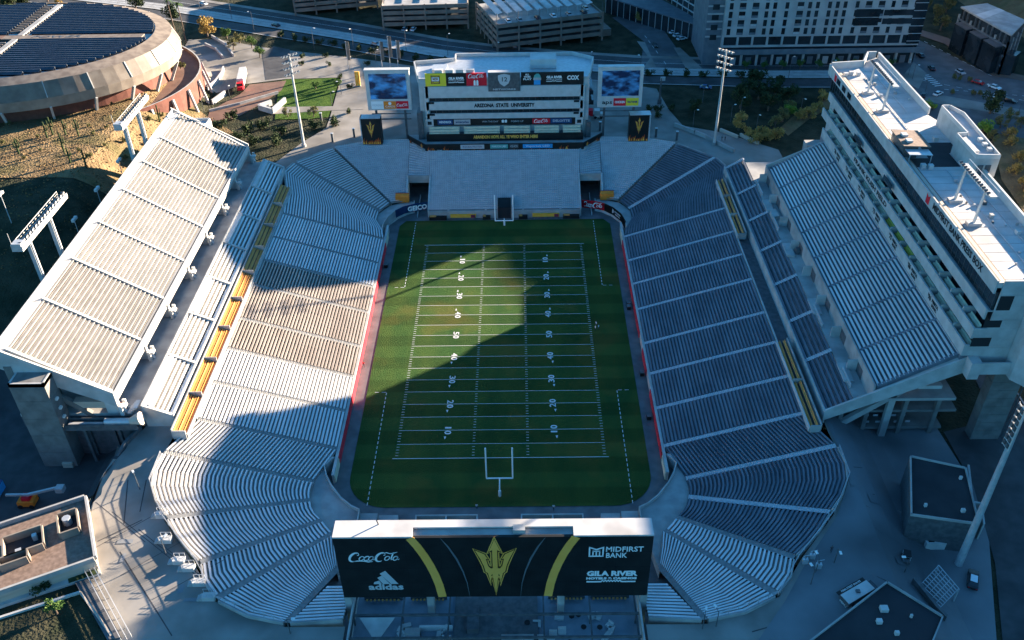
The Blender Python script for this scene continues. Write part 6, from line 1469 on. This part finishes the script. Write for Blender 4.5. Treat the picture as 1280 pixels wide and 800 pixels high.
for p in ((66.40, 105.45), (87.81, 101.47), (85.00, 115.16), (73.31, 126.39), (80.35, 109.07), (106.46, 114.47), (174.77, 112.97), (156.55, 129.59), (177.59, 125.13), (157.65, 145.28), (157.55, 149.40), (184.06, 112.67)): lamp(p, 6, 'slim lamp post around the terrace and road at the far right', 'lamp posts at the far right')
for p in ((-65.21, 128.77), (-63.12, 138.63), (-105.02, 134.64), (-112.07, 123.68), (-63.70, 163.48), (-54.00, 172.03)): lamp(p, 5, 'small lamp post by the lawn and curved walls', 'lamp posts by the lawn')
for p in ((-35.29, -98.28), (35.55, -97.92), (37.96, -97.47), (56.43, -88.99), (62.00, -84.22), (57.99, -86.38), (74.81, -85.37), (-62.10, -81.08), (-72.61, -64.66)): lamp(p, 4, 'short dark lamp post on the paving around the near end', 'short lamp posts round the near end')
def banner_pole(p, h, m, label):
    z = g(*p); t = thing('banner_pole', label, 'banner', (p[0], p[1], z), 'tall banner poles left of the building')
    MB().tube((p[0], p[1], z - .3), (p[0], p[1], z + h), .16, .12).build('pole', 'steel', t); MB().box(p[0] + .2, p[0] + 1.3, p[1] - .05, p[1] + .05, z + h * .35, z + h - .2).build('cloth', m, t)
banner_pole((-64.03, 163.49), 12, 'tan_panel', 'tall pale banner pole standing apart left of the group of three')
for i, q in enumerate(((-50.28, 162.98), (-47.20, 164.62), (-43.83, 163.62))): banner_pole(q, 12 + (i == 1) * 1.5, 'roof_tan', ('left banner pole of the three behind the left screen', 'middle and tallest banner pole behind the left screen', 'right banner pole of the three behind the left screen')[i])
t = thing('info_pillar', 'orange information pillar on the south plaza beside the screen', 'pillar', (-57.73, 146.41) + (11,)); p = (-57.73, 146.41); MB().box(p[0] - .9, p[0] + .9, p[1] - .3, p[1] + .3, 11, 17).build('panel', 'flame', t); MB().box(p[0] - 1, p[0] + 1, p[1] - .4, p[1] + .4, 10.9, 11.4).build('base', 'concrete', t)
t = thing('sign_post', 'dark sculpted post on the plaza right of the screen', 'post', (57.13, 125.45) + (11,)); p = (57.13, 125.45); MB().box(p[0] - .7, p[0] + .7, p[1] - .5, p[1] + .5, 11, 13).build('base', 'dark_steel', t); MB().tube((p[0], p[1], 13), (p[0], p[1], 21), .4, .25).build('mast', 'dark_steel', t); MB().box(p[0] - .3, p[0] + 1.4, p[1] - .2, p[1] + .2, 20, 21.4).build('lamp_head', 'steel', t)
for i, q in enumerate(((-66.52, 113.70), (-59.58, 96.43), (-52.61, 100.09), (33.39, 102.94), (52.27, 97.13), (59.04, 94.37))):
    t = thing('gate_post', 'dark slim gate post standing on the far concourse', 'post', q + (11.5,), 'gate posts on the far concourse'); MB().box(q[0] - .35, q[0] + .35, q[1] - .35, q[1] + .35, 11, 14.2).build('shaft', 'dark_steel', t); MB().box(q[0] - .45, q[0] + .45, q[1] - .45, q[1] + .45, 14.22, 14.4).build('cap', 'steel', t)

# ------------------------------------------------------------------ vehicles
for nm, c in (('white', (.72, .73, .74)), ('silver', (.38, .40, .42)), ('black', (.015, .016, .018)), ('red', (.42, .02, .02)), ('blue', (.05, .12, .25))): mat('car_' + nm, c, rough=.3, spec=.5)
CARS = {}
def car(p, q, colour, label, group=None, z=None):
    rz = atan2(q[1] - p[1], q[0] - p[0]); z = (g(*p) + .12) if z is None else z
    key = colour
    if key not in CARS:
        t = thing('parked_car', label, 'car', (0, 0, 0), group)
        b = MB(); prof = [(-2.25, .35), (2.25, .35), (2.3, .75), (1.3, .92), (-1.6, .95), (-2.3, .85)]
        n = len(prof); b.quad(*[(x, -.9, zz) for x, zz in prof]); b.quad(*[(x, .9, zz) for x, zz in reversed(prof)])
        for i in range(n): a, c = prof[i], prof[(i + 1) % n]; b.quad((a[0], -.9, a[1]), (c[0], -.9, c[1]), (c[0], .9, c[1]), (a[0], .9, a[1]))
        b.build('body', 'car_' + colour, t)
        MB().hexa([(-1.9, -.8, .93), (1.2, -.8, .93), (1.2, .8, .93), (-1.9, .8, .93)], [(-1.3, -.62, 1.42), (.4, -.62, 1.42), (.4, .62, 1.42), (-1.3, .62, 1.42)]).build('windows', 'glass', t)
        MB().box(-1.28, .38, -.6, .6, 1.425, 1.47).build('roof', 'car_' + colour, t)
        for x in (-1.4, 1.4):
            for y in (-.92, .7): MB().tube((x, y, .33), (x, y + .22, .33), .33, .33, 10).build('wheel', 'black_paint', t)
        for y in (-.75, .45): MB().box(2.24, 2.3, y, y + .3, .6, .75).build('headlight', 'lamp_face', t)
        for y in (-.8, .5): MB().box(-2.33, -2.28, y, y + .3, .65, .8).build('tail_light', 'red_sign', t)
        CARS[key] = t
        t.matrix_basis = Matrix.Translation((p[0], p[1], z)) @ Matrix.Rotation(rz, 4, 'Z')
        return t
    t = copy_tree(CARS[key], None, (p[0], p[1], z), rz, label)
    if group: t['group'] = group
    elif 'group' in t: del t['group']
    return t
car((161.83, 130.17), (165.34, 133.11), 'white', 'white car on the road just behind the press box roof'); car((185.28, 135.52), (186.95, 133.13), 'white', 'white car crossing the road below the dark glass building')
car((168.95, 155.73), (169.28, 161.79), 'black', 'dark car waiting on the road left of the dark glass building'); car((169.63, 169.84), (169.00, 174.47), 'black', 'dark car farther up the road by the tall block')
car((76.71, 139.31), (79.07, 138.83), 'blue', 'pale blue car on the road behind the tall terrace pole'); car((63.33, 186.26), (63.61, 180.49), 'black', 'dark car driving towards the stadium on the street by the garage')
car((-148.01, 252.62), (-144.54, 249.98), 'white', 'white car on the street at the top left'); car((155.98, 128.85), (157.67, 131.84), 'black', 'dark car at the kerb behind the press box')
for i in range(7): car((69.17, 218.19) if i == 0 else lerp((69.17, 218.19), (75.66, 193.67), i / 6), (lerp((69.17, 218.19), (75.66, 193.67), i / 6)[0] + 2, lerp((69.17, 218.19), (75.66, 193.67), i / 6)[1] + 1), 'white', 'white car parked in the row beside the dark glass wing', 'cars parked beside the glass wing')
for i, q in enumerate(((-45.93, 207.97), (-41.98, 207.80), (0.97, 186.81), (4.04, 184.75), (10.56, 188.37), (24.80, 192.74))): car((q[0], q[1] + 3.0), (q[0] + .4, q[1] + 5), 'white' if i % 3 else 'silver', ('pale car parked on the ground floor of the middle garage' if i < 2 else 'pale car parked on the ground floor of the canopied garage'), 'cars inside the garages')
for i, q in enumerate(((6, 4), (11, 4), (19, 4), (26, 4), (33, 4), (40, 4.5), (42.5, 9))):
    a, b = Vector((-3.7, 181.2)), Vector((41.2, 195.1)); u_ = (b - a).normalized(); w_ = Vector((-u_.y, u_.x)); P2_ = a + u_ * q[0] + w_ * q[1]
    car((P2_.x, P2_.y), (P2_.x + w_.x, P2_.y + w_.y), ('white', 'silver', 'black')[i % 3], 'car parked on the open roof of the canopied garage', 'cars on the garage roof', z=22.05)
pc = car((88.95, -84.15), (89.91, -82.15), 'silver', 'black and white patrol car at the edge of the dark road')
for ch in pc.children:
    if ch.name.startswith('body'): ch.data = ch.data.copy(); ch.data.materials[0] = M['car_black']
    if ch.name.startswith('roof'): ch.data = ch.data.copy(); ch.data.materials[0] = M['car_white']
def lorry(p, q, L, label, name, cat, body, cab, h=3.8):
    rz = atan2(q[1] - p[1], q[0] - p[0]); z = g(*p) + .15; t = thing(name, label, cat, (p[0], p[1], z), None, rz); Wt = WM[t.name]
    def part(mb, nm, m): mb.v = [tuple(Wt @ Vector(v)) for v in mb.v]; return mb.build(nm, m, t)
    part(MB().box(-L, 0, -1.3, 1.3, 1.0, h), 'trailer', body); part(MB().box(-L + .1, -.1, -1.2, 1.2, h + .02, h + .08), 'trailer_roof', body)
    part(MB().box(.5, 2.4, -1.25, 1.25, .6, 3.0), 'cab', cab); part(MB().box(2.4, 3.6, -1.1, 1.1, .6, 1.9), 'bonnet', cab); part(MB().box(2.42, 2.5, -1.1, 1.1, 1.95, 2.8), 'windscreen', 'glass'); part(MB().box(-L, 3.2, -.5, .5, .6, .95), 'chassis', 'dark_steel')
    for x in (-L + 1, -L + 2.2, .9, 3.0):
        for y in (-1.3, 1.0): part(MB().tube((x, y, .5), (x, y + .3, .5), .5, .5, 10), 'wheel', 'black_paint')
    return t
lorry((-103.41, 145.58), (-102.27, 138.41), 13, 'white box trailer with red cab parked by the curved walls', 'delivery_truck', 'truck', 'white_paint', 'red_sign')
lorry((31.64, 113.89), (32.50, 113.86), 4.5, 'small red and white truck beside the university building', 'fire_truck', 'truck', 'red_sign', 'white_paint', 3.0)

# lane marks, crossings and more traffic on the roads behind the press box
for a, b in (((160.70, 145.17), (193.38, 122.38)), ((177.72, 187.51), (190.27, 145.74)), ((166.22, 135.41), (195.74, 127.50))):
    for k in range(9): p, q = lerp(a, b, k / 9), lerp(a, b, (k + .5) / 9); strip('lane_line', [p, q], -.12, .12, .13, 'line_paint')
for k in range(7): p = lerp((162.79, 149.21), (163.81, 138.63), k / 6); strip('crossing_stripe', [p, (p[0] + 3.2, p[1] + .8)], -.3, .3, .13, 'line_paint')
for a, b in (((60.44, 199.37), (65.45, 162.18)),):
    for k in range(6): p, q = lerp(a, b, k / 6), lerp(a, b, (k + .5) / 6); strip('lane_line', [p, q], -.12, .12, .13, 'line_paint')
car((178.51, 151.14), (179.35, 147.78), 'silver', 'silver car on the road in front of the dark glass building'); car((185.33, 122.65), (186.99, 121.13), 'black', 'dark car at the right edge of the road behind the press box')
car((180.96, 140.41), (182.41, 138.77), 'red', 'red car in the middle of the crossing behind the press box'); car((-56.48, 192.04), (-53.46, 189.95), 'silver', 'silver car on the road left of the university building'); car((-105.63, 219.12), (-108.71, 221.46), 'black', 'dark car on the road above the curved walls'); car((21.67, 158.59), (24.87, 158.48), 'silver', 'silver car on the road just behind the university building')
# landings, rails and gates round the near rim
for i, q in enumerate(((-65.10, -71.37), (-62.39, -77.55), (-58.32, -82.50), (-56.05, -84.16), (-53.22, -87.40), (-50.62, -90.54))):
    t = thing('stair_landing', 'small white landing with handrail at the rim of the partly sunlit corner stand', 'stair', q + (11.0,), 'landings along the near rim')
    x, y = q[0] - .6, q[1] - .5
    MB().box(x - 1.1, x + 1.1, y - .6, y + .6, 11.05, 12.1).build('slab', 'white_paint', t)
    for k in range(3): MB().box(x - 1.1 - .35 * (k + 1), x - 1.1 - .35 * k - .01, y - .6, y + .6, 11.05, 11.85 - k * .25).build('tread', 'pale_concrete', t)
    r = MB()
    for s in (-.58, .58):
        r.bar((x - 1.0, y + s, 13.0), (x + 1.0, y + s, 13.0), .07)
        for k in (-1.0, 0, 1.0): r.bar((x + k, y + s, 12.1), (x + k, y + s, 13.0), .07)
    r.build('handrail', 'steel', t)
for s, l in ((-1, 'thin steel rail along the outer edge of the partly sunlit corner stand'), (1, 'thin steel rail along the outer edge of the shaded near corner stand')):
    P = [(70.9, -55.7), (70.7, -63.5), (65.2, -72.8), (60.0, -78.7), (55.4, -83.8), (49.8, -91.8), (36.6, -96.8)]
    t = thing('rim_rail', l, 'railing', (s * 60, -78, 12)); r = MB(); ps = MB()
    for i in range(len(P) - 1):
        a, b = (s * P[i][0], P[i][1]), (s * P[i + 1][0], P[i + 1][1])
        for z in (13.0, 12.6): r.bar(a + (z,), b + (z,), .07)
        n = max(1, int(hypot(b[0] - a[0], b[1] - a[1]) / 2))
        for k in range(n): p = lerp(a, b, k / n); ps.bar(p + (11.6,), p + (13.0,), .07)
    r.build('rail_bar', 'steel', t); ps.build('rail_posts', 'steel', t)
for i, q in enumerate(((56.52, -84.33), (58.12, -83.26), (58.71, -85.43))):
    t = thing('ticket_gate', 'small steel turnstile gate at the outer end of the shaded corner stand', 'gate', q + (10.5,), 'turnstile gates'); x, y = q; z = g(x, y) + .1
    MB().box(x - .5, x + .5, y - .3, y + .3, z, z + 1.2).build('cabinet', 'steel', t); MB().bar((x - .5, y, z + 1.9), (x + .9, y + .3, z + 1.9), .1).build('arm', 'steel', t); MB().box(x - .06, x + .06, y - .06, y + .06, z + 1.2, z + 2.0).build('post', 'dark_steel', t)
# ------------------------------------------------------------------ patio below the giant board
t = thing('patio', 'blue shaded patio with steel pergola below the giant board', 'patio', (0, -97, 7))
MB().box(-25.6, 25.6, -109, -87.5, 7.2, 8.0).build('floor', 'patio_floor', t)
for x in (-25.4, 25.2): MB().box(x, x + .3, -109, -87.5, 8.0, 11.4).build('side_wall', 'pale_concrete', t)
for y, z in ((-94.6, 10.6), (-99.2, 10.6), (-90.2, 10.6)): MB().box(-25, 25, y - .18, y + .18, z, z + .4).build('pergola_beam', 'dark_steel', t)
for x in (-25, -16.4, -8.2, 8.4, 16.6, 24.6): MB().box(x - .14, x + .14, -99.4, -90, 10.2, 10.55).build('pergola_rafter', 'dark_steel', t)
for x in (-25, -16.4, -8.2, 8.4, 16.6, 24.6):
    for y in (-94.6, -99.2): MB().box(x - .15, x + .15, y - .15, y + .15, 8, 10.2).build('pergola_post', 'dark_steel', t)
MB().box(-7.4, 7.4, -109, -88, 8.02, 8.6).build('bar_floor', 'dark_steel', t); MB().box(-5, -3, -97, -92, 8.6, 10).build('bar_counter', 'deck_dark', t); MB().box(1, 6.6, -99, -97.8, 8.6, 9.7).build('bar_counter', 'concrete', t)
for z in range(4): MB().box(-17.4 + z * .5, -13.2, -99 + z * .6, -96.9 + z * .3, 8.02, 8.25 + z * .3).build('step', 'concrete', t)
MB().box(-13.4, -7.6, -96.0, -95.6, 8.02, 9.3).build('planter_wall', 'white_paint', t); MB().box(-13.4, -7.6, -98.9, -98.4, 8.02, 9.3).build('planter_wall', 'tan_panel', t)
MB().hexa([(-23.8, -95.2, 10.9), (-17.6, -95.2, 10.9), (-20.4, -98.8, 9.2), (-20.8, -98.8, 9.2)], [(-23.8, -95.2, 11.0), (-17.6, -95.2, 11.0), (-20.4, -98.8, 9.3), (-20.8, -98.8, 9.3)]).build('shade_sail', 'pale_concrete', t)
for a, b in ((-24, -17), (-15.6, -9), (9.4, 16), (17, 24)):
    MB().box(a, b, -89.4, -89.0, 8.02, 9.4).build('counter', 'dark_steel', t)
    for k in range(9): x = a + .4 + k * (b - a - .6) / 9; MB().box(x, x + .35, -90.1, -89.7, 8.6, 8.75).build('stool', 'gold_seat', t)
def sofa(pts, label):
    t = thing('patio_sofa', label, 'sofa', (pts[0][0], pts[0][1], 8), 'white curved sofas on the patio')
    b = MB(); bk = MB()
    for i in range(len(pts) - 1):
        a, d = Vector(pts[i]), Vector(pts[i + 1]); u = (d - a).normalized(); n = Vector((-u.y, u.x))
        b.prism([tuple(a - n * .5), tuple(d - n * .5), tuple(d + n * .5), tuple(a + n * .5)], 8.05, 8.5); bk.prism([tuple(a + n * .32), tuple(d + n * .32), tuple(d + n * .55), tuple(a + n * .55)], 8.51, 8.95)
    b.build('seat', 'white_paint', t); bk.build('backrest', 'white_paint', t)
sofa([(-15.0, -94.9), (-16.6, -95.3), (-17.0, -96.3), (-16.3, -97.3), (-16.6, -98.3), (-17.6, -99.2)], 'white S shaped sofa left of the patio steps')
sofa([(-8.4, -95.2), (-9.8, -96.2), (-9.9, -97.4), (-8.9, -98.3), (-7.6, -97.9)], 'white C shaped sofa right of the patio steps')
sofa([(19.6, -94.8), (20.4, -95.6), (20.0, -96.6), (19.2, -97.6), (18.6, -98.6)], 'white curved sofa at the right end of the patio')
sofa([(10.4, -93.4), (12.0, -93.6)], 'short white sofa near the yellow stools on the patio')
sofa([(16.4, -93.6), (17.6, -93.3), (18.6, -93.7)], 'small curved white sofa under the pergola beam')
for i, (x, y, l) in enumerate(((7.9, -98.0, 'white lounge chair at the left of the patio group'), (10.0, -97.0, 'white lounge chair in the middle of the patio group'), (11.6, -96.4, 'white lounge chair at the right of the patio group'), (9.6, -98.2, 'white lounge chair nearest the bottom of the patio group'), (7.2, -95.0, 'white lounge chair by the pergola post'))):
    t = thing('lounge_chair', l, 'chair', (x, y, 8), 'white lounge chairs on the patio'); MB().box(x - .7, x + .7, y - .5, y + .5, 8.05, 8.5).build('seat', 'white_paint', t); MB().box(x - .7, x + .7, y + .35, y + .55, 8.51, 9.0).build('backrest', 'white_paint', t)
for i, (x, y) in enumerate(((5.5, -94.8), (13.4, -93.6), (14.6, -93.3), (15.4, -95.8), (18.2, -95.9), (12.8, -98.8))):
    t = thing('cafe_table', 'small round dark table on the patio', 'table', (x, y, 8), 'round dark tables on the patio'); MB().tube((x, y, 8.02), (x, y, 8.7), .08).build('stem', 'dark_steel', t); MB().tube((x, y, 8.7), (x, y, 8.78), .5, .5, 12).build('top', 'black_paint', t)

# ------------------------------------------------------------------ around the field
for s in (-1, 1):
    t = thing('bench_enclosure', 'low walled enclosure at the near goal line, %s' % ('on the sunlit side' if s < 0 else 'on the shaded side'), 'enclosure', (s * 11, -64, 0), 'walled enclosures at the near end')
    MB().box(s * 4.5, s * 17.6, -63.7, -63.4, -.1, 1.3).build('front_wall', 'pale_concrete', t)
    for x in (4.5, 11, 17.3): MB().box(s * x, s * (x + .3), -66.5, -63.72, -.1, 1.3).build('side_wall', 'pale_concrete', t)
    MB().box(s * 21.2, s * 25.2, -65.6, -63.6, -.1, 1.5).build('steps', 'concrete', t); MB().box(s * 25.4, s * 29, -66, -63.6, -.1, 2.1).build('landing', 'concrete', t)
MB_ = MB().box(-4.2, 4.2, -65.9, -65.5, -.1, .9); t = thing('end_rail', 'low pale rail between the two walled enclosures', 'railing', (0, -65.7, 0)); MB_.build('rail', 'pale_concrete', t)
for x0, x1, m, l in ((-17.4, -9.2, 'amber', 'long amber padded bench left of the far tunnel ramp'), (9.0, 17.6, 'amber', 'long amber padded bench right of the far tunnel ramp')):
    t = thing('padded_bench', l, 'bench', ((x0 + x1) / 2, 61.8, 0)); MB().box(x0, x1, 61.5, 62.05, -.1, 1.6).build('pad', m, t); MB().box(x1 - 1.6, x1 - .2, 61.4, 61.48, .2, 1.5).build('end_patch', 'maroon', t); MB().box(x0, x1, 61.2, 61.45, -.1, .5).build('base', 'dark_steel', t)
for x0, x1, l in ((-24.2, -18.6, 'dark equipment stack left of the long amber bench'), (18.8, 24.0, 'dark equipment stack right of the long amber bench'), (-7, -4.5, 'dark crate just left of the far goal post'), (4.6, 7.4, 'dark crate just right of the far goal post')):
    t = thing('equipment_crate', l, 'crate', ((x0 + x1) / 2, 61.6, 0)); MB().box(x0, x1, 61.0, 62.0, -.1, 1.1).build('box', 'black_panel', t); MB().box(x0 + .2, x0 + (x1 - x0) * .4, 60.9, 61.8, 1.12, 1.4).build('bag', 'gold_seat', t)
t = thing('tunnel_mouth', 'dark ramp mouth behind the far goal post', 'tunnel', (0, 62, 0)); MB().box(-2.1, 2.1, 61.9, 62.08, -.1, 3.6).build('opening', 'dark_interior', t)
MB().hexa([(-2.1, 62.6, 2.6), (2.1, 62.6, 2.6), (2.1, 66.4, 4.2), (-2.1, 66.4, 4.2)], [(-2.1, 62.6, 3.4), (2.1, 62.6, 3.4), (2.1, 66.4, 4.9), (-2.1, 66.4, 4.9)]).build('hood', 'black_panel', t); 
for s in (-1, 1): MB().box(s * 2.15, s * 2.45, 61.6, 66.4, -.1, 5.0).build('cheek_wall', 'concrete', t)
for s, l in ((-1, 'orange padded block above the blue banner'), (1, 'orange padded block above the red banner')):
    t = thing('orange_block', l, 'block', (s * 33.4, 69.2, 3)); MB().hexa([(s * 33.4 - 2.2, 68.3, 2.5), (s * 33.4 + 2.2, 68.3, 2.5), (s * 33.4 + 2.2, 69.9, 2.5), (s * 33.4 - 2.2, 69.9, 2.5)], [(s * 33.4 - 2.2, 68.5, 4.6), (s * 33.4 + 2.2, 68.5, 4.6), (s * 33.4 + 2.2, 69.9, 5.0), (s * 33.4 - 2.2, 69.9, 5.0)]).build('pad', 'orange_pad', t); MB().box(s * 33.4 - 2.25, s * 33.4 + 2.25, 69.92, 70.1, 2.5, 5.1).build('back_board', 'maroon', t)
for i, (x, y) in enumerate(((34.9, 13.2), (34.8, 11.4), (35.2, -17), (35.0, -33), (-35, 34))):
    t = thing('equipment_case', 'small dark equipment case against the sideline wall', 'case', (x, y, 0), 'equipment cases along the sidelines'); MB().box(x - .5, x + .5, y - .7, y + .7, -.1, .9).build('box', 'black_panel', t); MB().box(x - .52, x + .52, y - .72, y + .72, .92, 1.0).build('lid', 'dark_steel', t)

# people: one continuous body each, posed standing or walking
mat('skin', (.45, .27, .19), rough=.6); mat('hair', (.03, .02, .015)); mat('shirt_white', (.75, .75, .75)); mat('shirt_dark', (.03, .035, .05)); mat('shirt_red', (.4, .05, .05)); mat('trousers', (.04, .045, .06))
def body_mesh(stride, seed):
    r = random.Random(seed); s = stride
    J = [((0, 0, .95), .15), ((0, 0, 1.15), .13), ((0, 0, 1.38), .16), ((0, 0, 1.50), .06), ((.01, 0, 1.58), .075), ((.01, 0, 1.68), .10), ((.01, 0, 1.78), .07),
         ((0, .20, 1.42), .065), ((-.10 * s, .25, 1.15), .05), ((.05 * s, .25, .90), .038), ((.06 * s, .25, .80), .03), ((0, -.20, 1.42), .065), ((.10 * s, -.25, 1.15), .05), ((.25 * s, -.25, .92), .038), ((.27 * s, -.25, .82), .03),
         ((0, .10, .88), .10), ((.16 * s, .10, .50), .07), ((.14 * s, .10, .08), .05), ((.30 * s + .12, .10, .04), .04), ((0, -.10, .88), .10), ((-.10 * s, -.10, .50), .07), ((-.30 * s, -.10, .10), .05), ((-.24 * s + .12, -.10, .04), .04)]
    E = [(0, 1), (1, 2), (2, 3), (3, 4), (4, 5), (5, 6), (2, 7), (7, 8), (8, 9), (9, 10), (2, 11), (11, 12), (12, 13), (13, 14), (0, 15), (15, 16), (16, 17), (17, 18), (0, 19), (19, 20), (20, 21), (21, 22)]
    me = bpy.data.meshes.new('body'); me.from_pydata([j[0] for j in J], E, []); o = bpy.data.objects.new('body', me); COL.objects.link(o)
    sk = o.modifiers.new('skin', 'SKIN'); o.modifiers.new('sub', 'SUBSURF').levels = 1
    for i, j in enumerate(J): me.skin_vertices[0].data[i].radius = (j[1], j[1])
    me.skin_vertices[0].data[0].use_root = True
    dg = bpy.context.evaluated_depsgraph_get(); out = bpy.data.meshes.new_from_object(o.evaluated_get(dg)); bpy.data.objects.remove(o); return out
BM = [body_mesh(.2, 1), body_mesh(1.0, 2)]
for b in BM:
    for m_ in ('skin', 'shirt_white', 'trousers'): b.materials.append(M[m_])
    for f in b.polygons:
        z = f.center.z; f.material_index = 0 if z > 1.5 or (abs(f.center.y) > .19 and z < 1.12) else (1 if z > .95 else 2)
hm = MB(); 
for k in range(3): hm.tube((-.01, 0, 1.70 + k * .04), (-.01, 0, 1.74 + k * .04), .105 - k * .025, .09 - k * .03, 9)
def person(p, z, rz, shirt, k, label):
    t = thing('person', label, 'person', (p[0], p[1], z), None, rz)
    me = BM[k].copy(); me.materials[1] = M[shirt]; link(bpy.data.objects.new('body', me), t, WM[t.name].copy())
    h = bpy.data.meshes.new('hair'); h.from_pydata(hm.v, [], hm.f); h.materials.append(M['hair']); link(bpy.data.objects.new('hair', h), t, WM[t.name].copy())
person((-4.86, -60.77), -.1, 1.5, 'shirt_white', 0, 'person in white shirt standing by the near end of the field'); person((11.46, -61.17), -.1, 1.2, 'shirt_white', 1, 'person in white shirt walking at the near end towards the shaded side')
person((25.17, 3.23), 0, .4, 'shirt_white', 0, 'person in white shirt at the shaded edge of the field, closest to the numbers'); person((25.70, 1.79), 0, 2.4, 'shirt_white', 1, 'person in white shirt at the shaded edge of the field, closest to the sideline'); person((24.82, 1.45), 0, 3.4, 'shirt_white', 0, 'person in white shirt at the shaded edge of the field, lowest of the three')
person((-35.36, -12.72), -.1, 1.7, 'shirt_red', 1, 'person in red top walking along the sunlit sideline'); person((74.34, 93.51), 11.05, .3, 'shirt_dark', 1, 'person in dark clothes walking on the sunlit far terrace, left of a pair'); person((75.42, 93.48), 11.05, .5, 'shirt_dark', 0, 'person in dark clothes walking on the sunlit far terrace, right of a pair'); person((65.90, 98.88), 11.05, 2.0, 'shirt_dark', 0, 'person in dark clothes alone by the wall of the far terrace')
person((62.01, -81.90), g(*(62.01, -81.90)) + .1, 1.0, 'shirt_dark', 1, 'person in dark clothes walking on the shaded plaza by the corner stand')
